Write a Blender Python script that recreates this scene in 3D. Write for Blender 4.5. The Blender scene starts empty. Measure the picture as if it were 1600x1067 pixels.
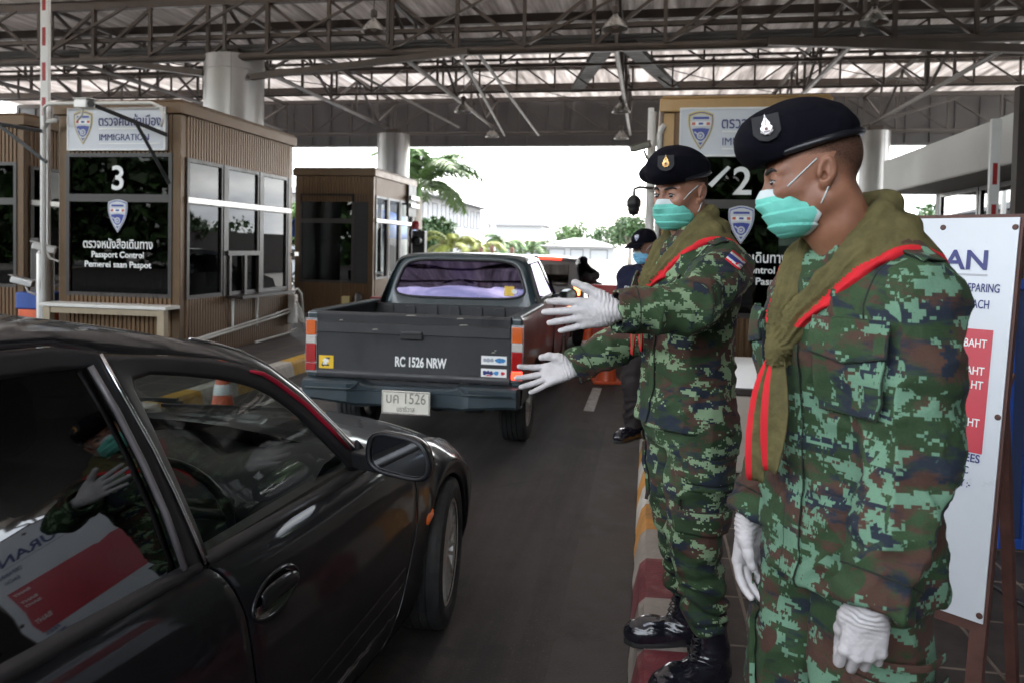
import bpy, bmesh, math, random
import numpy as np
from mathutils import Vector, Matrix
R = math.radians
random.seed(7); RNG = np.random.RandomState(11)
SC = bpy.context.scene
COL = SC.collection
# ------------------------------------------------------------------ camera
cam_d = bpy.data.cameras.new('camera'); cam = bpy.data.objects.new('camera', cam_d); COL.objects.link(cam)
cam_d.sensor_width = 36.0; cam_d.lens = 27.0; cam_d.shift_y = -0.068
cam_d.clip_start = 0.05; cam_d.clip_end = 3000
CAMLOC = Vector((0, 0, 1.55))
cam.matrix_world = Matrix.Translation(CAMLOC) @ Matrix.Rotation(R(10.1), 4, 'Z') @ Matrix.Rotation(R(90 - 1.8), 4, 'X') @ Matrix.Rotation(0.02, 4, 'Z')
cam_d.dof.use_dof = True; cam_d.dof.focus_distance = 2.2; cam_d.dof.aperture_fstop = 5.0
SC.camera = cam
# ------------------------------------------------------------------ world, sun, exposure
SUN_EL, SUN_ROT = R(58), R(25)
world = bpy.data.worlds.new('World'); SC.world = world; world.use_nodes = True
wn = world.node_tree; wn.nodes.clear()
def wnode(t, **k):
    n = wn.nodes.new(t)
    for a, b in k.items(): setattr(n, a, b)
    return n
sky = wnode('ShaderNodeTexSky', sky_type='NISHITA', sun_disc=False, sun_elevation=SUN_EL, sun_rotation=SUN_ROT, air_density=1.2, dust_density=3.0)
geo = wnode('ShaderNodeTexCoord'); mp = wnode('ShaderNodeMapping'); mp.inputs['Scale'].default_value = (1.6, 1.6, 4.5)
cl = wnode('ShaderNodeTexNoise'); cl.inputs['Scale'].default_value = 2.1; cl.inputs['Detail'].default_value = 9; cl.inputs['Roughness'].default_value = 0.6
cr = wnode('ShaderNodeValToRGB'); cr.color_ramp.elements[0].position = .36; cr.color_ramp.elements[1].position = .60
cl2 = wnode('ShaderNodeTexNoise'); cl2.inputs['Scale'].default_value = 3.7; cl2.inputs['Detail'].default_value = 7
cc = wnode('ShaderNodeValToRGB'); cc.color_ramp.elements[0].position = .35; cc.color_ramp.elements[1].position = .65
cc.color_ramp.elements[0].color = (5.2, 5.6, 6.2, 1); cc.color_ramp.elements[1].color = (13, 13, 12.6, 1)
mx = wnode('ShaderNodeMix', data_type='RGBA')
bg = wnode('ShaderNodeBackground'); bg.inputs['Strength'].default_value = 0.15
wo = wnode('ShaderNodeOutputWorld')
L = wn.links.new
L(geo.outputs['Generated'], mp.inputs['Vector']); L(mp.outputs[0], cl.inputs['Vector']); L(mp.outputs[0], cl2.inputs['Vector'])
L(cl.outputs['Fac'], cr.inputs['Fac']); L(cl2.outputs['Fac'], cc.inputs['Fac'])
L(cr.outputs['Color'], mx.inputs['Factor']); L(sky.outputs['Color'], mx.inputs['A']); L(cc.outputs['Color'], mx.inputs['B'])
L(mx.outputs['Result'], bg.inputs['Color']); L(bg.outputs[0], wo.inputs['Surface'])
sun_d = bpy.data.lights.new('sun', 'SUN'); sun_d.energy = 2.2; sun_d.angle = R(0.5); sun_d.color = (1, .95, .87)
sun = bpy.data.objects.new('sun', sun_d); COL.objects.link(sun)
# Nishita: rotation 0 = +Y, turning clockwise seen from above
_sd = Vector((math.sin(SUN_ROT) * math.cos(SUN_EL), math.cos(SUN_ROT) * math.cos(SUN_EL), math.sin(SUN_EL)))
sun.rotation_euler = _sd.to_track_quat('Z', 'Y').to_euler()
SC.view_settings.view_transform = 'Standard'; SC.view_settings.look = 'None'; SC.view_settings.gamma = 1.0
SC.view_settings.exposure = 2.7
SC.render.engine = 'CYCLES'
try:
    SC.cycles.use_denoising = True; SC.cycles.denoiser = 'OPENIMAGEDENOISE'
    SC.cycles.max_bounces = 10; SC.cycles.diffuse_bounces = 5; SC.cycles.transparent_max_bounces = 16
    SC.cycles.sample_clamp_indirect = 8.0; SC.cycles.caustics_reflective = False; SC.cycles.caustics_refractive = False
except Exception: pass

# ------------------------------------------------------------------ helpers: naming
def tag(o, label=None, cat=None, group=None, kind=None):
    if label: o['label'] = label
    if cat: o['category'] = cat
    if group: o['group'] = group
    if kind: o['kind'] = kind
    return o
def thing(name, label, cat, loc=(0, 0, 0), rz=0.0, group=None):
    o = bpy.data.objects.new(name, None); COL.objects.link(o); o.empty_display_size = .1
    o.location = loc; o.rotation_euler = (0, 0, rz)
    return tag(o, label, cat, group)
def dup(o, parent=None):
    c = o.copy(); COL.objects.link(c)
    if parent is not None: c.parent = parent
    for ch in list(o.children): dup(ch, c)
    return c
def link_mesh(name, me, m=None, parent=None, smooth=False):
    mats = m if isinstance(m, (list, tuple)) else ([m] if m else [])
    for q in mats: me.materials.append(q)
    if smooth: me.polygons.foreach_set('use_smooth', [True] * len(me.polygons))
    o = bpy.data.objects.new(name, me); COL.objects.link(o)
    if parent is not None: o.parent = parent
    return o
def np_mesh(name, V, Fq, m=None, parent=None, smooth=True, midx=None):
    me = bpy.data.meshes.new(name); V = np.asarray(V, np.float32); Fq = np.asarray(Fq, np.int32)
    k = Fq.shape[1]
    me.vertices.add(len(V)); me.vertices.foreach_set('co', V.ravel())
    me.loops.add(Fq.size); me.loops.foreach_set('vertex_index', Fq.ravel())
    me.polygons.add(len(Fq)); me.polygons.foreach_set('loop_start', np.arange(0, Fq.size, k, dtype=np.int32))
    if midx is not None: me.polygons.foreach_set('material_index', np.asarray(midx, np.int32))
    me.update(calc_edges=True); me.validate()
    return link_mesh(name, me, m, parent, smooth)

class MB:
    """collects boxes, bars, tubes, lathes, prisms, grids; build() links them as ONE mesh object"""
    def __init__(s): s.v = []; s.f = []; s.mi = []; s.cur = 0
    def add(s, vs, fs):
        b = len(s.v); s.v += [tuple(p) for p in vs]
        for f in fs: s.f.append([b + i for i in f]); s.mi.append(s.cur)
        return s
    def box(s, x0, y0, z0, x1, y1, z1, M=None):
        vs = [Vector(p) for p in ((x0,y0,z0),(x1,y0,z0),(x1,y1,z0),(x0,y1,z0),(x0,y0,z1),(x1,y0,z1),(x1,y1,z1),(x0,y1,z1))]
        if M is not None: vs = [M @ p for p in vs]
        return s.add(vs, [(0,3,2,1),(4,5,6,7),(0,1,5,4),(1,2,6,5),(2,3,7,6),(3,0,4,7)])
    def bar(s, p0, p1, w, h=None, up=(0,0,1)):
        p0 = Vector(p0); p1 = Vector(p1); h = w if h is None else h
        d = (p1 - p0).normalized(); u = Vector(up)
        if abs(d.dot(u)) > .99: u = Vector((1,0,0))
        a = d.cross(u).normalized(); b = a.cross(d).normalized(); vs = []
        for p in (p0, p1):
            for i, j in ((-1,-1),(1,-1),(1,1),(-1,1)): vs.append(p + a * (i * w / 2) + b * (j * h / 2))
        return s.add(vs, [(0,3,2,1),(4,5,6,7),(0,1,5,4),(1,2,6,5),(2,3,7,6),(3,0,4,7)])
    def tube(s, pts, r, n=8, closed=False):
        pts = [Vector(p) for p in pts]; m = len(pts)
        rr = r if isinstance(r, (list, tuple)) else [r] * m
        rings = []; prev = None
        for i, p in enumerate(pts):
            if closed: t = pts[(i + 1) % m] - pts[i - 1]
            else: t = pts[min(i + 1, m - 1)] - pts[max(i - 1, 0)]
            t.normalize()
            if prev is None:
                a = t.cross(Vector((0,0,1)))
                if a.length < .05: a = t.cross(Vector((1,0,0)))
            else: a = prev - t * prev.dot(t)
            a.normalize(); prev = a; b = t.cross(a)
            rings.append([p + (a * math.cos(2*math.pi*k/n) + b * math.sin(2*math.pi*k/n)) * rr[i] for k in range(n)])
        vs = [q for g in rings for q in g]; fs = []
        for i in range(m if closed else m - 1):
            j = (i + 1) % m
            for k in range(n): fs.append((i*n+k, i*n+(k+1)%n, j*n+(k+1)%n, j*n+k))
        if not closed:
            fs.append(tuple(range(n-1, -1, -1))); fs.append(tuple((m-1)*n + k for k in range(n)))
        return s.add(vs, fs)
    def lathe(s, prof, c=(0,0,0), n=24, M=None, cap=False):
        vs = []; fs = []; c = Vector(c)
        for r, z in prof:
            for k in range(n):
                a = 2*math.pi*k/n; p = Vector((r*math.cos(a), r*math.sin(a), z))
                vs.append(c + (M @ p if M is not None else p))
        m = len(prof)
        for i in range(m-1):
            for k in range(n): fs.append((i*n+k, i*n+(k+1)%n, (i+1)*n+(k+1)%n, (i+1)*n+k))
        if cap: fs.append(tuple(range(n-1,-1,-1))); fs.append(tuple((m-1)*n+k for k in range(n)))
        return s.add(vs, fs)
    def prism(s, poly, d, M=None):
        n = len(poly); vs = [Vector((x, y, 0)) for x, y in poly] + [Vector((x, y, d)) for x, y in poly]
        if M is not None: vs = [M @ p for p in vs]
        fs = [tuple(range(n-1,-1,-1)), tuple(range(n, 2*n))] + [(i,(i+1)%n,n+(i+1)%n,n+i) for i in range(n)]
        return s.add(vs, fs)
    def grid(s, rows, flip=False, close=False):
        m = len(rows); n = len(rows[0]); vs = [p for r in rows for p in r]; fs = []
        for i in range(m-1):
            for j in range(n if close else n-1):
                f = (i*n+j, i*n+(j+1)%n, (i+1)*n+(j+1)%n, (i+1)*n+j)
                fs.append(f[::-1] if flip else f)
        return s.add(vs, fs)
    def sphere(s, c, r, n=12, m=8, sc=(1,1,1), M=None):
        c = Vector(c); vs = []; fs = []
        for i in range(m+1):
            t = math.pi*i/m
            for k in range(n):
                a = 2*math.pi*k/n; p = Vector((math.sin(t)*math.cos(a)*r*sc[0], math.sin(t)*math.sin(a)*r*sc[1], math.cos(t)*r*sc[2]))
                vs.append(c + (M @ p if M is not None else p))
        for i in range(m):
            for k in range(n): fs.append((i*n+k, (i+1)*n+k, (i+1)*n+(k+1)%n, i*n+(k+1)%n))
        return s.add(vs, fs)
    def build(s, name, m, parent=None, smooth=False, bevel=0, seg=2, weld=False, subd=0, solid=0, auto=None):
        me = bpy.data.meshes.new(name); me.from_pydata(s.v, [], s.f)
        if any(s.mi): me.polygons.foreach_set('material_index', s.mi)
        me.update()
        if weld or auto:
            b = bmesh.new(); b.from_mesh(me); bmesh.ops.remove_doubles(b, verts=b.verts, dist=1e-5)
            bmesh.ops.recalc_face_normals(b, faces=b.faces)
            if auto:
                for e in b.edges:
                    if len(e.link_faces) == 2 and e.calc_face_angle(0) > R(auto): e.smooth = False
                for f in b.faces: f.smooth = True
            b.to_mesh(me); b.free()
        o = link_mesh(name, me, m, parent, smooth)
        if solid: q = o.modifiers.new('solid', 'SOLIDIFY'); q.thickness = solid; q.offset = -1
        if bevel: q = o.modifiers.new('bevel', 'BEVEL'); q.width = bevel; q.segments = seg; q.limit_method = 'ANGLE'; q.angle_limit = R(40)
        if subd: q = o.modifiers.new('sub', 'SUBSURF'); q.levels = subd; q.render_levels = subd
        return o
def text_mb(mb, body, size, M, ext=.002, bold=0.0, align='CENTER', width=None):
    c = bpy.data.curves.new('lettering', 'FONT'); c.body = body; c.size = size; c.align_x = align; c.extrude = ext; c.resolution_u = 4
    if bold: c.offset = bold * size
    o = bpy.data.objects.new('lettering', c); COL.objects.link(o)
    dg = bpy.context.evaluated_depsgraph_get(); me = bpy.data.meshes.new_from_object(o.evaluated_get(dg))
    bpy.data.objects.remove(o); bpy.data.curves.remove(c)
    vs = [v.co.copy() for v in me.vertices]
    if width and vs:
        w = max(v.x for v in vs) - min(v.x for v in vs); k = width / w
        for v in vs: v.x *= k
    mb.add([M @ v for v in vs], [list(p.vertices) for p in me.polygons]); bpy.data.meshes.remove(me)
def plane_M(o, x, y):
    x = Vector(x).normalized(); y = Vector(y).normalized(); z = x.cross(y)
    M = Matrix((x, y, z)).transposed().to_4x4(); M.translation = Vector(o); return M

# ------------------------------------------------------------------ helpers: materials
def nodes_mat(name):
    m = bpy.data.materials.new(name); m.use_nodes = True; nt = m.node_tree
    return m, nt, nt.nodes['Principled BSDF'], nt.nodes.new, nt.links.new
def mat(name, c, rough=.5, metal=0., var=.12, vs=6., bump=0., bs=60., spec=.5, coat=0., stretch=None, rvar=.1, dirt=None, ds=2., dcol=(.08,.06,.045), sheen=0.):
    m, nt, P, N, K = nodes_mat(name)
    P.inputs['Metallic'].default_value = metal; P.inputs['Specular IOR Level'].default_value = spec
    P.inputs['Coat Weight'].default_value = coat; P.inputs['Coat Roughness'].default_value = .06
    if sheen: P.inputs['Sheen Weight'].default_value = sheen
    tc = N('ShaderNodeTexCoord'); mp = N('ShaderNodeMapping'); K(tc.outputs['Object'], mp.inputs['Vector'])
    if stretch: mp.inputs['Scale'].default_value = stretch
    t = N('ShaderNodeTexNoise'); t.inputs['Scale'].default_value = vs; t.inputs['Detail'].default_value = 6; t.inputs['Roughness'].default_value = .62
    K(mp.outputs[0], t.inputs['Vector'])
    r = N('ShaderNodeValToRGB'); r.color_ramp.elements[0].position = .3; r.color_ramp.elements[1].position = .7
    r.color_ramp.elements[0].color = (*[x*(1-var) for x in c], 1); r.color_ramp.elements[1].color = (*[min(1, x*(1+var)) for x in c], 1)
    K(t.outputs['Fac'], r.inputs['Fac']); out = r.outputs['Color']
    if dirt:
        t2 = N('ShaderNodeTexNoise'); t2.inputs['Scale'].default_value = ds; t2.inputs['Detail'].default_value = 8; t2.inputs['Roughness'].default_value = .7
        K(mp.outputs[0], t2.inputs['Vector'])
        r2 = N('ShaderNodeValToRGB'); r2.color_ramp.elements[0].position = .5; r2.color_ramp.elements[1].position = .75
        r2.color_ramp.elements[1].color = (dirt, dirt, dirt, 1)
        K(t2.outputs['Fac'], r2.inputs['Fac'])
        x = N('ShaderNodeMix'); x.data_type = 'RGBA'; K(r2.outputs['Color'], x.inputs['Factor']); K(out, x.inputs['A']); x.inputs['B'].default_value = (*dcol, 1); out = x.outputs['Result']
    K(out, P.inputs['Base Color'])
    mr = N('ShaderNodeMapRange'); mr.inputs['To Min'].default_value = max(0.02, rough - rvar*rough*2); mr.inputs['To Max'].default_value = min(1, rough + rvar*rough*2)
    mr.inputs['From Min'].default_value = .3; mr.inputs['From Max'].default_value = .7
    K(t.outputs['Fac'], mr.inputs['Value']); K(mr.outputs[0], P.inputs['Roughness'])
    if bump:
        t3 = N('ShaderNodeTexNoise'); t3.inputs['Scale'].default_value = bs; t3.inputs['Detail'].default_value = 5; K(mp.outputs[0], t3.inputs['Vector'])
        b = N('ShaderNodeBump'); b.inputs['Strength'].default_value = bump; b.inputs['Distance'].default_value = .01
        K(t3.outputs['Fac'], b.inputs['Height']); K(b.outputs[0], P.inputs['Normal'])
    return m
def glass_mat(name, tint, refl=1.0, base=.04, rough=.01, gcol=(1,1,1)):
    """window glass: tinted see-through with a Fresnel mirror on top"""
    m = bpy.data.materials.new(name); m.use_nodes = True; nt = m.node_tree; nt.nodes.clear(); N = nt.nodes.new; K = nt.links.new
    tr = N('ShaderNodeBsdfTransparent'); tr.inputs['Color'].default_value = (*tint, 1)
    gl = N('ShaderNodeBsdfGlossy'); gl.inputs['Roughness'].default_value = rough; gl.inputs['Color'].default_value = (*gcol, 1)
    # Schlick reflectance, the same from both sides of the pane
    ge = N('ShaderNodeNewGeometry'); dt = N('ShaderNodeVectorMath'); dt.operation = 'DOT_PRODUCT'; K(ge.outputs['Incoming'], dt.inputs[0]); K(ge.outputs['Normal'], dt.inputs[1])
    ab = N('ShaderNodeMath'); ab.operation = 'ABSOLUTE'; K(dt.outputs['Value'], ab.inputs[0]); om = N('ShaderNodeMath'); om.operation = 'SUBTRACT'; om.inputs[0].default_value = 1; om.use_clamp = True; K(ab.outputs[0], om.inputs[1])
    pw = N('ShaderNodeMath'); pw.operation = 'POWER'; pw.inputs[1].default_value = 5; K(om.outputs[0], pw.inputs[0])
    fr = N('ShaderNodeMath'); fr.operation = 'MULTIPLY_ADD'; fr.inputs[1].default_value = .96; fr.inputs[2].default_value = .04; K(pw.outputs[0], fr.inputs[0])
    ma = N('ShaderNodeMath'); ma.operation = 'MULTIPLY_ADD'; ma.inputs[1].default_value = refl; ma.inputs[2].default_value = base; ma.use_clamp = True
    mx = N('ShaderNodeMixShader'); o = N('ShaderNodeOutputMaterial')
    K(fr.outputs[0], ma.inputs[0]); K(ma.outputs[0], mx.inputs[0]); K(tr.outputs[0], mx.inputs[1]); K(gl.outputs[0], mx.inputs[2]); K(mx.outputs[0], o.inputs['Surface'])
    return m
def emit_mat(name, c, s):
    m, nt, P, N, K = nodes_mat(name)
    P.inputs['Base Color'].default_value = (*c, 1); P.inputs['Emission Color'].default_value = (*c, 1); P.inputs['Emission Strength'].default_value = s
    P.inputs['Roughness'].default_value = .2
    return m
# ================================================================== materials of the place
def asphalt_mat():
    m, nt, P, N, K = nodes_mat('asphalt'); tc = N('ShaderNodeTexCoord')
    def noise(sc, s, det, rough):
        mp = N('ShaderNodeMapping'); mp.inputs['Scale'].default_value = sc; K(tc.outputs['Object'], mp.inputs['Vector'])
        n = N('ShaderNodeTexNoise'); n.inputs['Scale'].default_value = s; n.inputs['Detail'].default_value = det; n.inputs['Roughness'].default_value = rough; K(mp.outputs[0], n.inputs['Vector']); return n.outputs['Fac']
    def ramp(f, a, b, ca, cb):
        r = N('ShaderNodeValToRGB'); r.color_ramp.elements[0].position = a; r.color_ramp.elements[1].position = b; r.color_ramp.elements[0].color = (*ca, 1); r.color_ramp.elements[1].color = (*cb, 1); K(f, r.inputs['Fac']); return r.outputs['Color']
    def mix(f, a, b, mode='MIX'):
        x = N('ShaderNodeMix'); x.data_type = 'RGBA'; x.blend_type = mode
        for q, i in ((f, 'Factor'), (a, 'A'), (b, 'B')):
            if isinstance(q, float): x.inputs[i].default_value = q
            elif isinstance(q, tuple): x.inputs[i].default_value = (*q, 1)
            else: K(q, x.inputs[i])
        return x.outputs['Result']
    c = ramp(noise((1,1,1), 3.2, 9, .78), .36, .66, (.0175,.0138,.0128), (.034,.0275,.025))
    c = mix(1.0, c, ramp(noise((3.2,.16,1), 1.5, 6, .65), .36, .62, (.50,.49,.48), (1.4,1.36,1.33)), 'MULTIPLY')      # tyre polish along the lane
    c = mix(ramp(noise((1,1,1), 1.1, 7, .6), .56, .66, (0,0,0), (.8,.8,.8)), c, (.011,.010,.010))                        # oil stains
    c = mix(ramp(noise((1,1,1), 95, 3, .6), .63, .69, (0,0,0), (.85,.85,.85)), c, (.10,.09,.08))                          # pale grit
    v = N('ShaderNodeTexVoronoi'); v.feature = 'DISTANCE_TO_EDGE'; v.inputs['Scale'].default_value = .55; K(tc.outputs['Object'], v.inputs['Vector'])
    w = N('ShaderNodeMath'); w.operation = 'MULTIPLY_ADD'; w.inputs[1].default_value = .05; K(noise((1,1,1), 6, 5, .7), w.inputs[0]); K(v.outputs['Distance'], w.inputs[2])
    c = mix(ramp(w.outputs[0], .026, .030, (.55,.55,.55), (0,0,0)), c, (.008,.0075,.007))                                  # hairline cracks
    K(c, P.inputs['Base Color']); rg = N('ShaderNodeMapRange'); rg.inputs['To Min'].default_value = .55; rg.inputs['To Max'].default_value = .9; K(noise((3.2,.2,1), 1.5, 5, .6), rg.inputs['Value']); K(rg.outputs[0], P.inputs['Roughness'])
    b = N('ShaderNodeBump'); b.inputs['Strength'].default_value = .5; b.inputs['Distance'].default_value = .006; K(noise((1,1,1), 190, 4, .6), b.inputs['Height']); K(b.outputs[0], P.inputs['Normal'])
    return m
M_asph = asphalt_mat()
M_out = mat('pale concrete', (.26,.25,.235), .85, var=.15, vs=.6, bump=.2, bs=40)
M_conc = mat('kerb concrete', (.27,.24,.21), .85, var=.22, vs=9, bump=.5, bs=60, dirt=.7, ds=6, dcol=(.10,.085,.07))
M_korange = mat('orange kerb paint', (.42,.19,.035), .7, var=.25, vs=10, bump=.3, bs=60, dirt=.85, ds=7, dcol=(.15,.10,.06))
M_kwhite = mat('white kerb paint', (.44,.42,.38), .7, var=.2, vs=9, bump=.3, bs=60, dirt=.8, ds=6, dcol=(.2,.17,.14))
M_kred = mat('maroon kerb paint', (.15,.024,.032), .7, var=.35, vs=13, bump=.5, bs=60, dirt=.9, ds=13, dcol=(.16,.12,.10))
M_kyellow = mat('yellow kerb paint', (.50,.29,.03), .65, var=.2, vs=9, dirt=.7, ds=6, dcol=(.15,.11,.06))
M_steel = mat('brown grey steel paint', (.078,.060,.050), .5, var=.2, vs=3, dirt=.5, ds=4, dcol=(.10,.055,.03))
M_steel2 = mat('grey steel paint', (.125,.110,.10), .45, var=.15, vs=3)
M_fascia = mat('grey profiled sheet', (.13,.125,.125), .55, var=.12, vs=1.5)
M_clad = mat('grey column cladding', (.33,.32,.31), .34, metal=.55, var=.08, vs=2, spec=.5)
M_bronze = mat('bronze profiled cladding', (.120,.064,.026), .42, metal=.35, var=.28, vs=4, stretch=(9,9,.5), dirt=.5, ds=3, dcol=(.07,.045,.03))
M_bframe = mat('bronze frame', (.095,.054,.024), .4, metal=.4, var=.12)
M_goldf = mat('golden brown frame', (.33,.20,.08), .4, metal=.3, var=.12)
M_dframe = mat('dark brown window frame', (.030,.022,.019), .38, var=.15)
M_alu = mat('aluminium', (.45,.44,.43), .35, metal=.8, var=.08)
M_white = mat('white paint', (.74,.74,.73), .45, var=.05, vs=3)
M_offw = mat('off white plastic', (.60,.59,.56), .45, var=.06)
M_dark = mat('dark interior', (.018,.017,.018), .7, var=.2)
M_black = mat('black plastic', (.012,.012,.013), .42, var=.2)
M_rubber = mat('tyre rubber', (.016,.016,.017), .72, var=.25, vs=14, bump=.3, bs=70, dirt=.6, ds=5, dcol=(.05,.045,.04))
M_glass = glass_mat('dark tinted glass', (.06,.07,.07), .8, .0)
M_glassb = glass_mat('green tinted glass', (.16,.20,.20), 1.4, .04)
M_glassc = glass_mat('clear booth glass', (.55,.62,.62), 1.3, .04)
M_red = mat('red plastic', (.34,.018,.018), .4, var=.15)
M_orange = mat('orange cone plastic', (.62,.10,.03), .42, var=.18, vs=8, dirt=.45, ds=9, dcol=(.16,.08,.05))
M_blue = mat('blue paint', (.016,.06,.28), .4, var=.15)
M_navyt = mat('navy lettering', (.025,.03,.16), .5, var=.05)
M_sign = mat('light grey sign sheet', (.60,.63,.68), .4, var=.05, vs=2)
M_signw = mat('white sign sheet', (.60,.63,.67), .32, var=.06, vs=4, dirt=.22, ds=4, dcol=(.42,.42,.42))
M_signr = mat('red sign field', (.50,.022,.04), .35, var=.06)
M_lamp = mat('grey lamp shade', (.30,.29,.27), .3, metal=.6, var=.1)
M_cream = mat('cream wall paint', (.62,.58,.50), .7, var=.08, vs=1)
M_wall = mat('white wall paint', (.62,.62,.60), .7, var=.06, vs=.7)
M_roofg = mat('grey roof tile', (.055,.058,.066), .7, var=.15, vs=4)
M_roofp = mat('faded pink roof sheet', (.15,.085,.075), .6, var=.15, vs=3)
M_leaf = mat('leaf green', (.055,.11,.025), .5, var=.5, vs=1.2)
M_leafd = mat('deep leaf green', (.035,.075,.02), .5, var=.5, vs=1.2)
M_leafy = mat('yellow green leaf', (.17,.19,.03), .5, var=.4, vs=1.5)
M_bark = mat('grey bark', (.24,.21,.18), .85, var=.25, vs=6, bump=.5, bs=20)

# paver joints: one material in object space
def paver_mat():
    m, nt, P, N, K = nodes_mat('dark square pavers')
    tc = N('ShaderNodeTexCoord'); b = N('ShaderNodeTexBrick'); b.offset = 0.0; b.squash = 1.0
    b.inputs['Scale'].default_value = 1.0; b.inputs['Brick Width'].default_value = .4; b.inputs['Row Height'].default_value = .4
    b.inputs['Mortar Size'].default_value = .008; b.inputs['Mortar Smooth'].default_value = .3; b.inputs['Bias'].default_value = 0
    b.inputs['Color1'].default_value = (.050,.041,.038,1); b.inputs['Color2'].default_value = (.036,.031,.030,1); b.inputs['Mortar'].default_value = (.17,.14,.115,1)
    K(tc.outputs['Object'], b.inputs['Vector'])
    n = N('ShaderNodeTexNoise'); n.inputs['Scale'].default_value = 7; n.inputs['Detail'].default_value = 8; n.inputs['Roughness'].default_value = .7; K(tc.outputs['Object'], n.inputs['Vector'])
    r = N('ShaderNodeValToRGB'); r.color_ramp.elements[0].position = .3; r.color_ramp.elements[1].position = .72
    r.color_ramp.elements[0].color = (.55,.55,.55,1); r.color_ramp.elements[1].color = (1.45,1.4,1.35,1); K(n.outputs['Fac'], r.inputs['Fac'])
    x = N('ShaderNodeMix'); x.data_type = 'RGBA'; x.blend_type = 'MULTIPLY'; x.inputs['Factor'].default_value = 1; K(b.outputs['Color'], x.inputs['A']); K(r.outputs['Color'], x.inputs['B'])
    K(x.outputs['Result'], P.inputs['Base Color']); P.inputs['Roughness'].default_value = .62
    bp = N('ShaderNodeBump'); bp.inputs['Strength'].default_value = .5; bp.inputs['Distance'].default_value = .006; bp.invert = True
    K(b.outputs['Fac'], bp.inputs['Height']); K(bp.outputs[0], P.inputs['Normal'])
    return m
M_paver = paver_mat()
# translucent roof sheet, with dirt streaks running down the slope
def roofsheet_mat(name, tf):
    m = bpy.data.materials.new(name); m.use_nodes = True; nt = m.node_tree; nt.nodes.clear(); N = nt.nodes.new; K = nt.links.new
    tc = N('ShaderNodeTexCoord'); mp = N('ShaderNodeMapping'); mp.inputs['Scale'].default_value = (2.2, .12, 1); K(tc.outputs['Object'], mp.inputs['Vector'])
    n = N('ShaderNodeTexNoise'); n.inputs['Scale'].default_value = 2.4; n.inputs['Detail'].default_value = 8; n.inputs['Roughness'].default_value = .75; K(mp.outputs[0], n.inputs['Vector'])
    r = N('ShaderNodeValToRGB'); r.color_ramp.elements[0].position = .33; r.color_ramp.elements[1].position = .60
    r.color_ramp.elements[0].color = (.27,.245,.23,1); r.color_ramp.elements[1].color = (.67,.64,.62,1); K(n.outputs['Fac'], r.inputs['Fac'])
    d = N('ShaderNodeBsdfDiffuse'); t = N('ShaderNodeBsdfTranslucent'); x = N('ShaderNodeMixShader'); x.inputs[0].default_value = tf; o = N('ShaderNodeOutputMaterial')
    K(r.outputs[0], d.inputs['Color']); K(r.outputs[0], t.inputs['Color']); K(d.outputs[0], x.inputs[1]); K(t.outputs[0], x.inputs[2]); K(x.outputs[0], o.inputs['Surface'])
    return m
M_roof = roofsheet_mat('translucent roof sheet', .50); M_roof2 = roofsheet_mat('less translucent roof sheet', .16)  # second sheet is less translucent, for the greyer middle rows

# ================================================================== ground
mb = MB(); mb.box(-900, -400, -.4, 900, 1500, -.006); mb.build('ground', M_out)['kind'] = 'structure'
mb = MB(); mb.box(-30, -25, -.3, 14, 25, 0); mb.build('road', M_asph)['kind'] = 'structure'
mb = MB(); mb.box(-.585, 7.35, 0, -.485, 8.6, .004); mb.box(-3.66, 6.6, 0, -3.58, 14, .004); mb.build('lane_marking', mat('worn white road paint', (.42,.41,.39), .7, var=.3, vs=12, dirt=.95, ds=9, dcol=(.06,.055,.05)))['kind'] = 'structure'
mb = MB(); mb.box(-.33, -9, -.02, -.04, 18, .004); mb.build('gutter_strip', mat('worn concrete gutter', (.050,.043,.039), .8, var=.3, vs=7, bump=.4, bs=120, dirt=.8, ds=2.2, dcol=(.024,.021,.019)))['kind'] = 'structure'
def paving(name, x0, x1, y0, y1):
    mb = MB(); mb.box(x0, y0, -.05, x1, y1, .15); mb.build(name, M_paver)['kind'] = 'structure'
paving('pavement', .165, 3.6, -9, 18)
paving('island_pavement', -11.2, -4.26, 2.2, 21)
def kerb(name, y_list, mats, xb, xt, xi):
    """xb foot, xt top edge, xi where it meets the paving"""
    mb = MB(); s = 1 if xi > xt else -1
    for i in range(len(y_list) - 1):
        mb.cur = mats[i]; a, b = y_list[i], y_list[i+1]; prof = [(xb, -.02), (xt - s*.004, .128), (xt + s*.018, .157), (xi, .162), (xi, -.02)]
        if a > 4.2: n = 1
        else: n = 6
        ys = [a + (b - a) * k / n for k in range(n + 1)]
        rows = []
        for y in ys:
            j = lambda k: .004 * math.sin(y * 17 + k * 2.1) * (k < 3) if n > 1 else 0
            rows.append([Vector((x + j(k), y, z + j(k + 5))) for k, (x, z) in enumerate(prof)])
        mb.grid(rows, flip=(s < 0))
        if i == 0 or i == len(y_list) - 2:
            y = a if i == 0 else b; mb.add([(x, y, z) for x, z in prof], [tuple(range(5))])
    o = mb.build(name, [M_conc, M_korange, M_kwhite, M_kred, M_kyellow], smooth=False); o['kind'] = 'structure'
ys = [-9, -1.2, .0, .4, .8, 1.25, 1.65, 2.02, 2.69, 3.1, 3.5, 3.87, 4.26, 4.62, 4.98, 5.45]; ms = [0,3,0,3,0,3,0,3,0,3,0,1,2,1,2]
while ys[-1] < 17.6: ys.append(ys[-1] + .45); ms.append(1 if ms[-1] == 2 else 2)
kerb('kerb', ys, ms, -.042, 0.0, .165)
ys = [2.2]; ms = []
while ys[-1] < 20.8: ys.append(ys[-1] + .62); ms.append(2 if ms and ms[-1] == 4 else 4)
kerb('island_kerb', ys, ms, -4.06, -4.1, -4.26)

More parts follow.
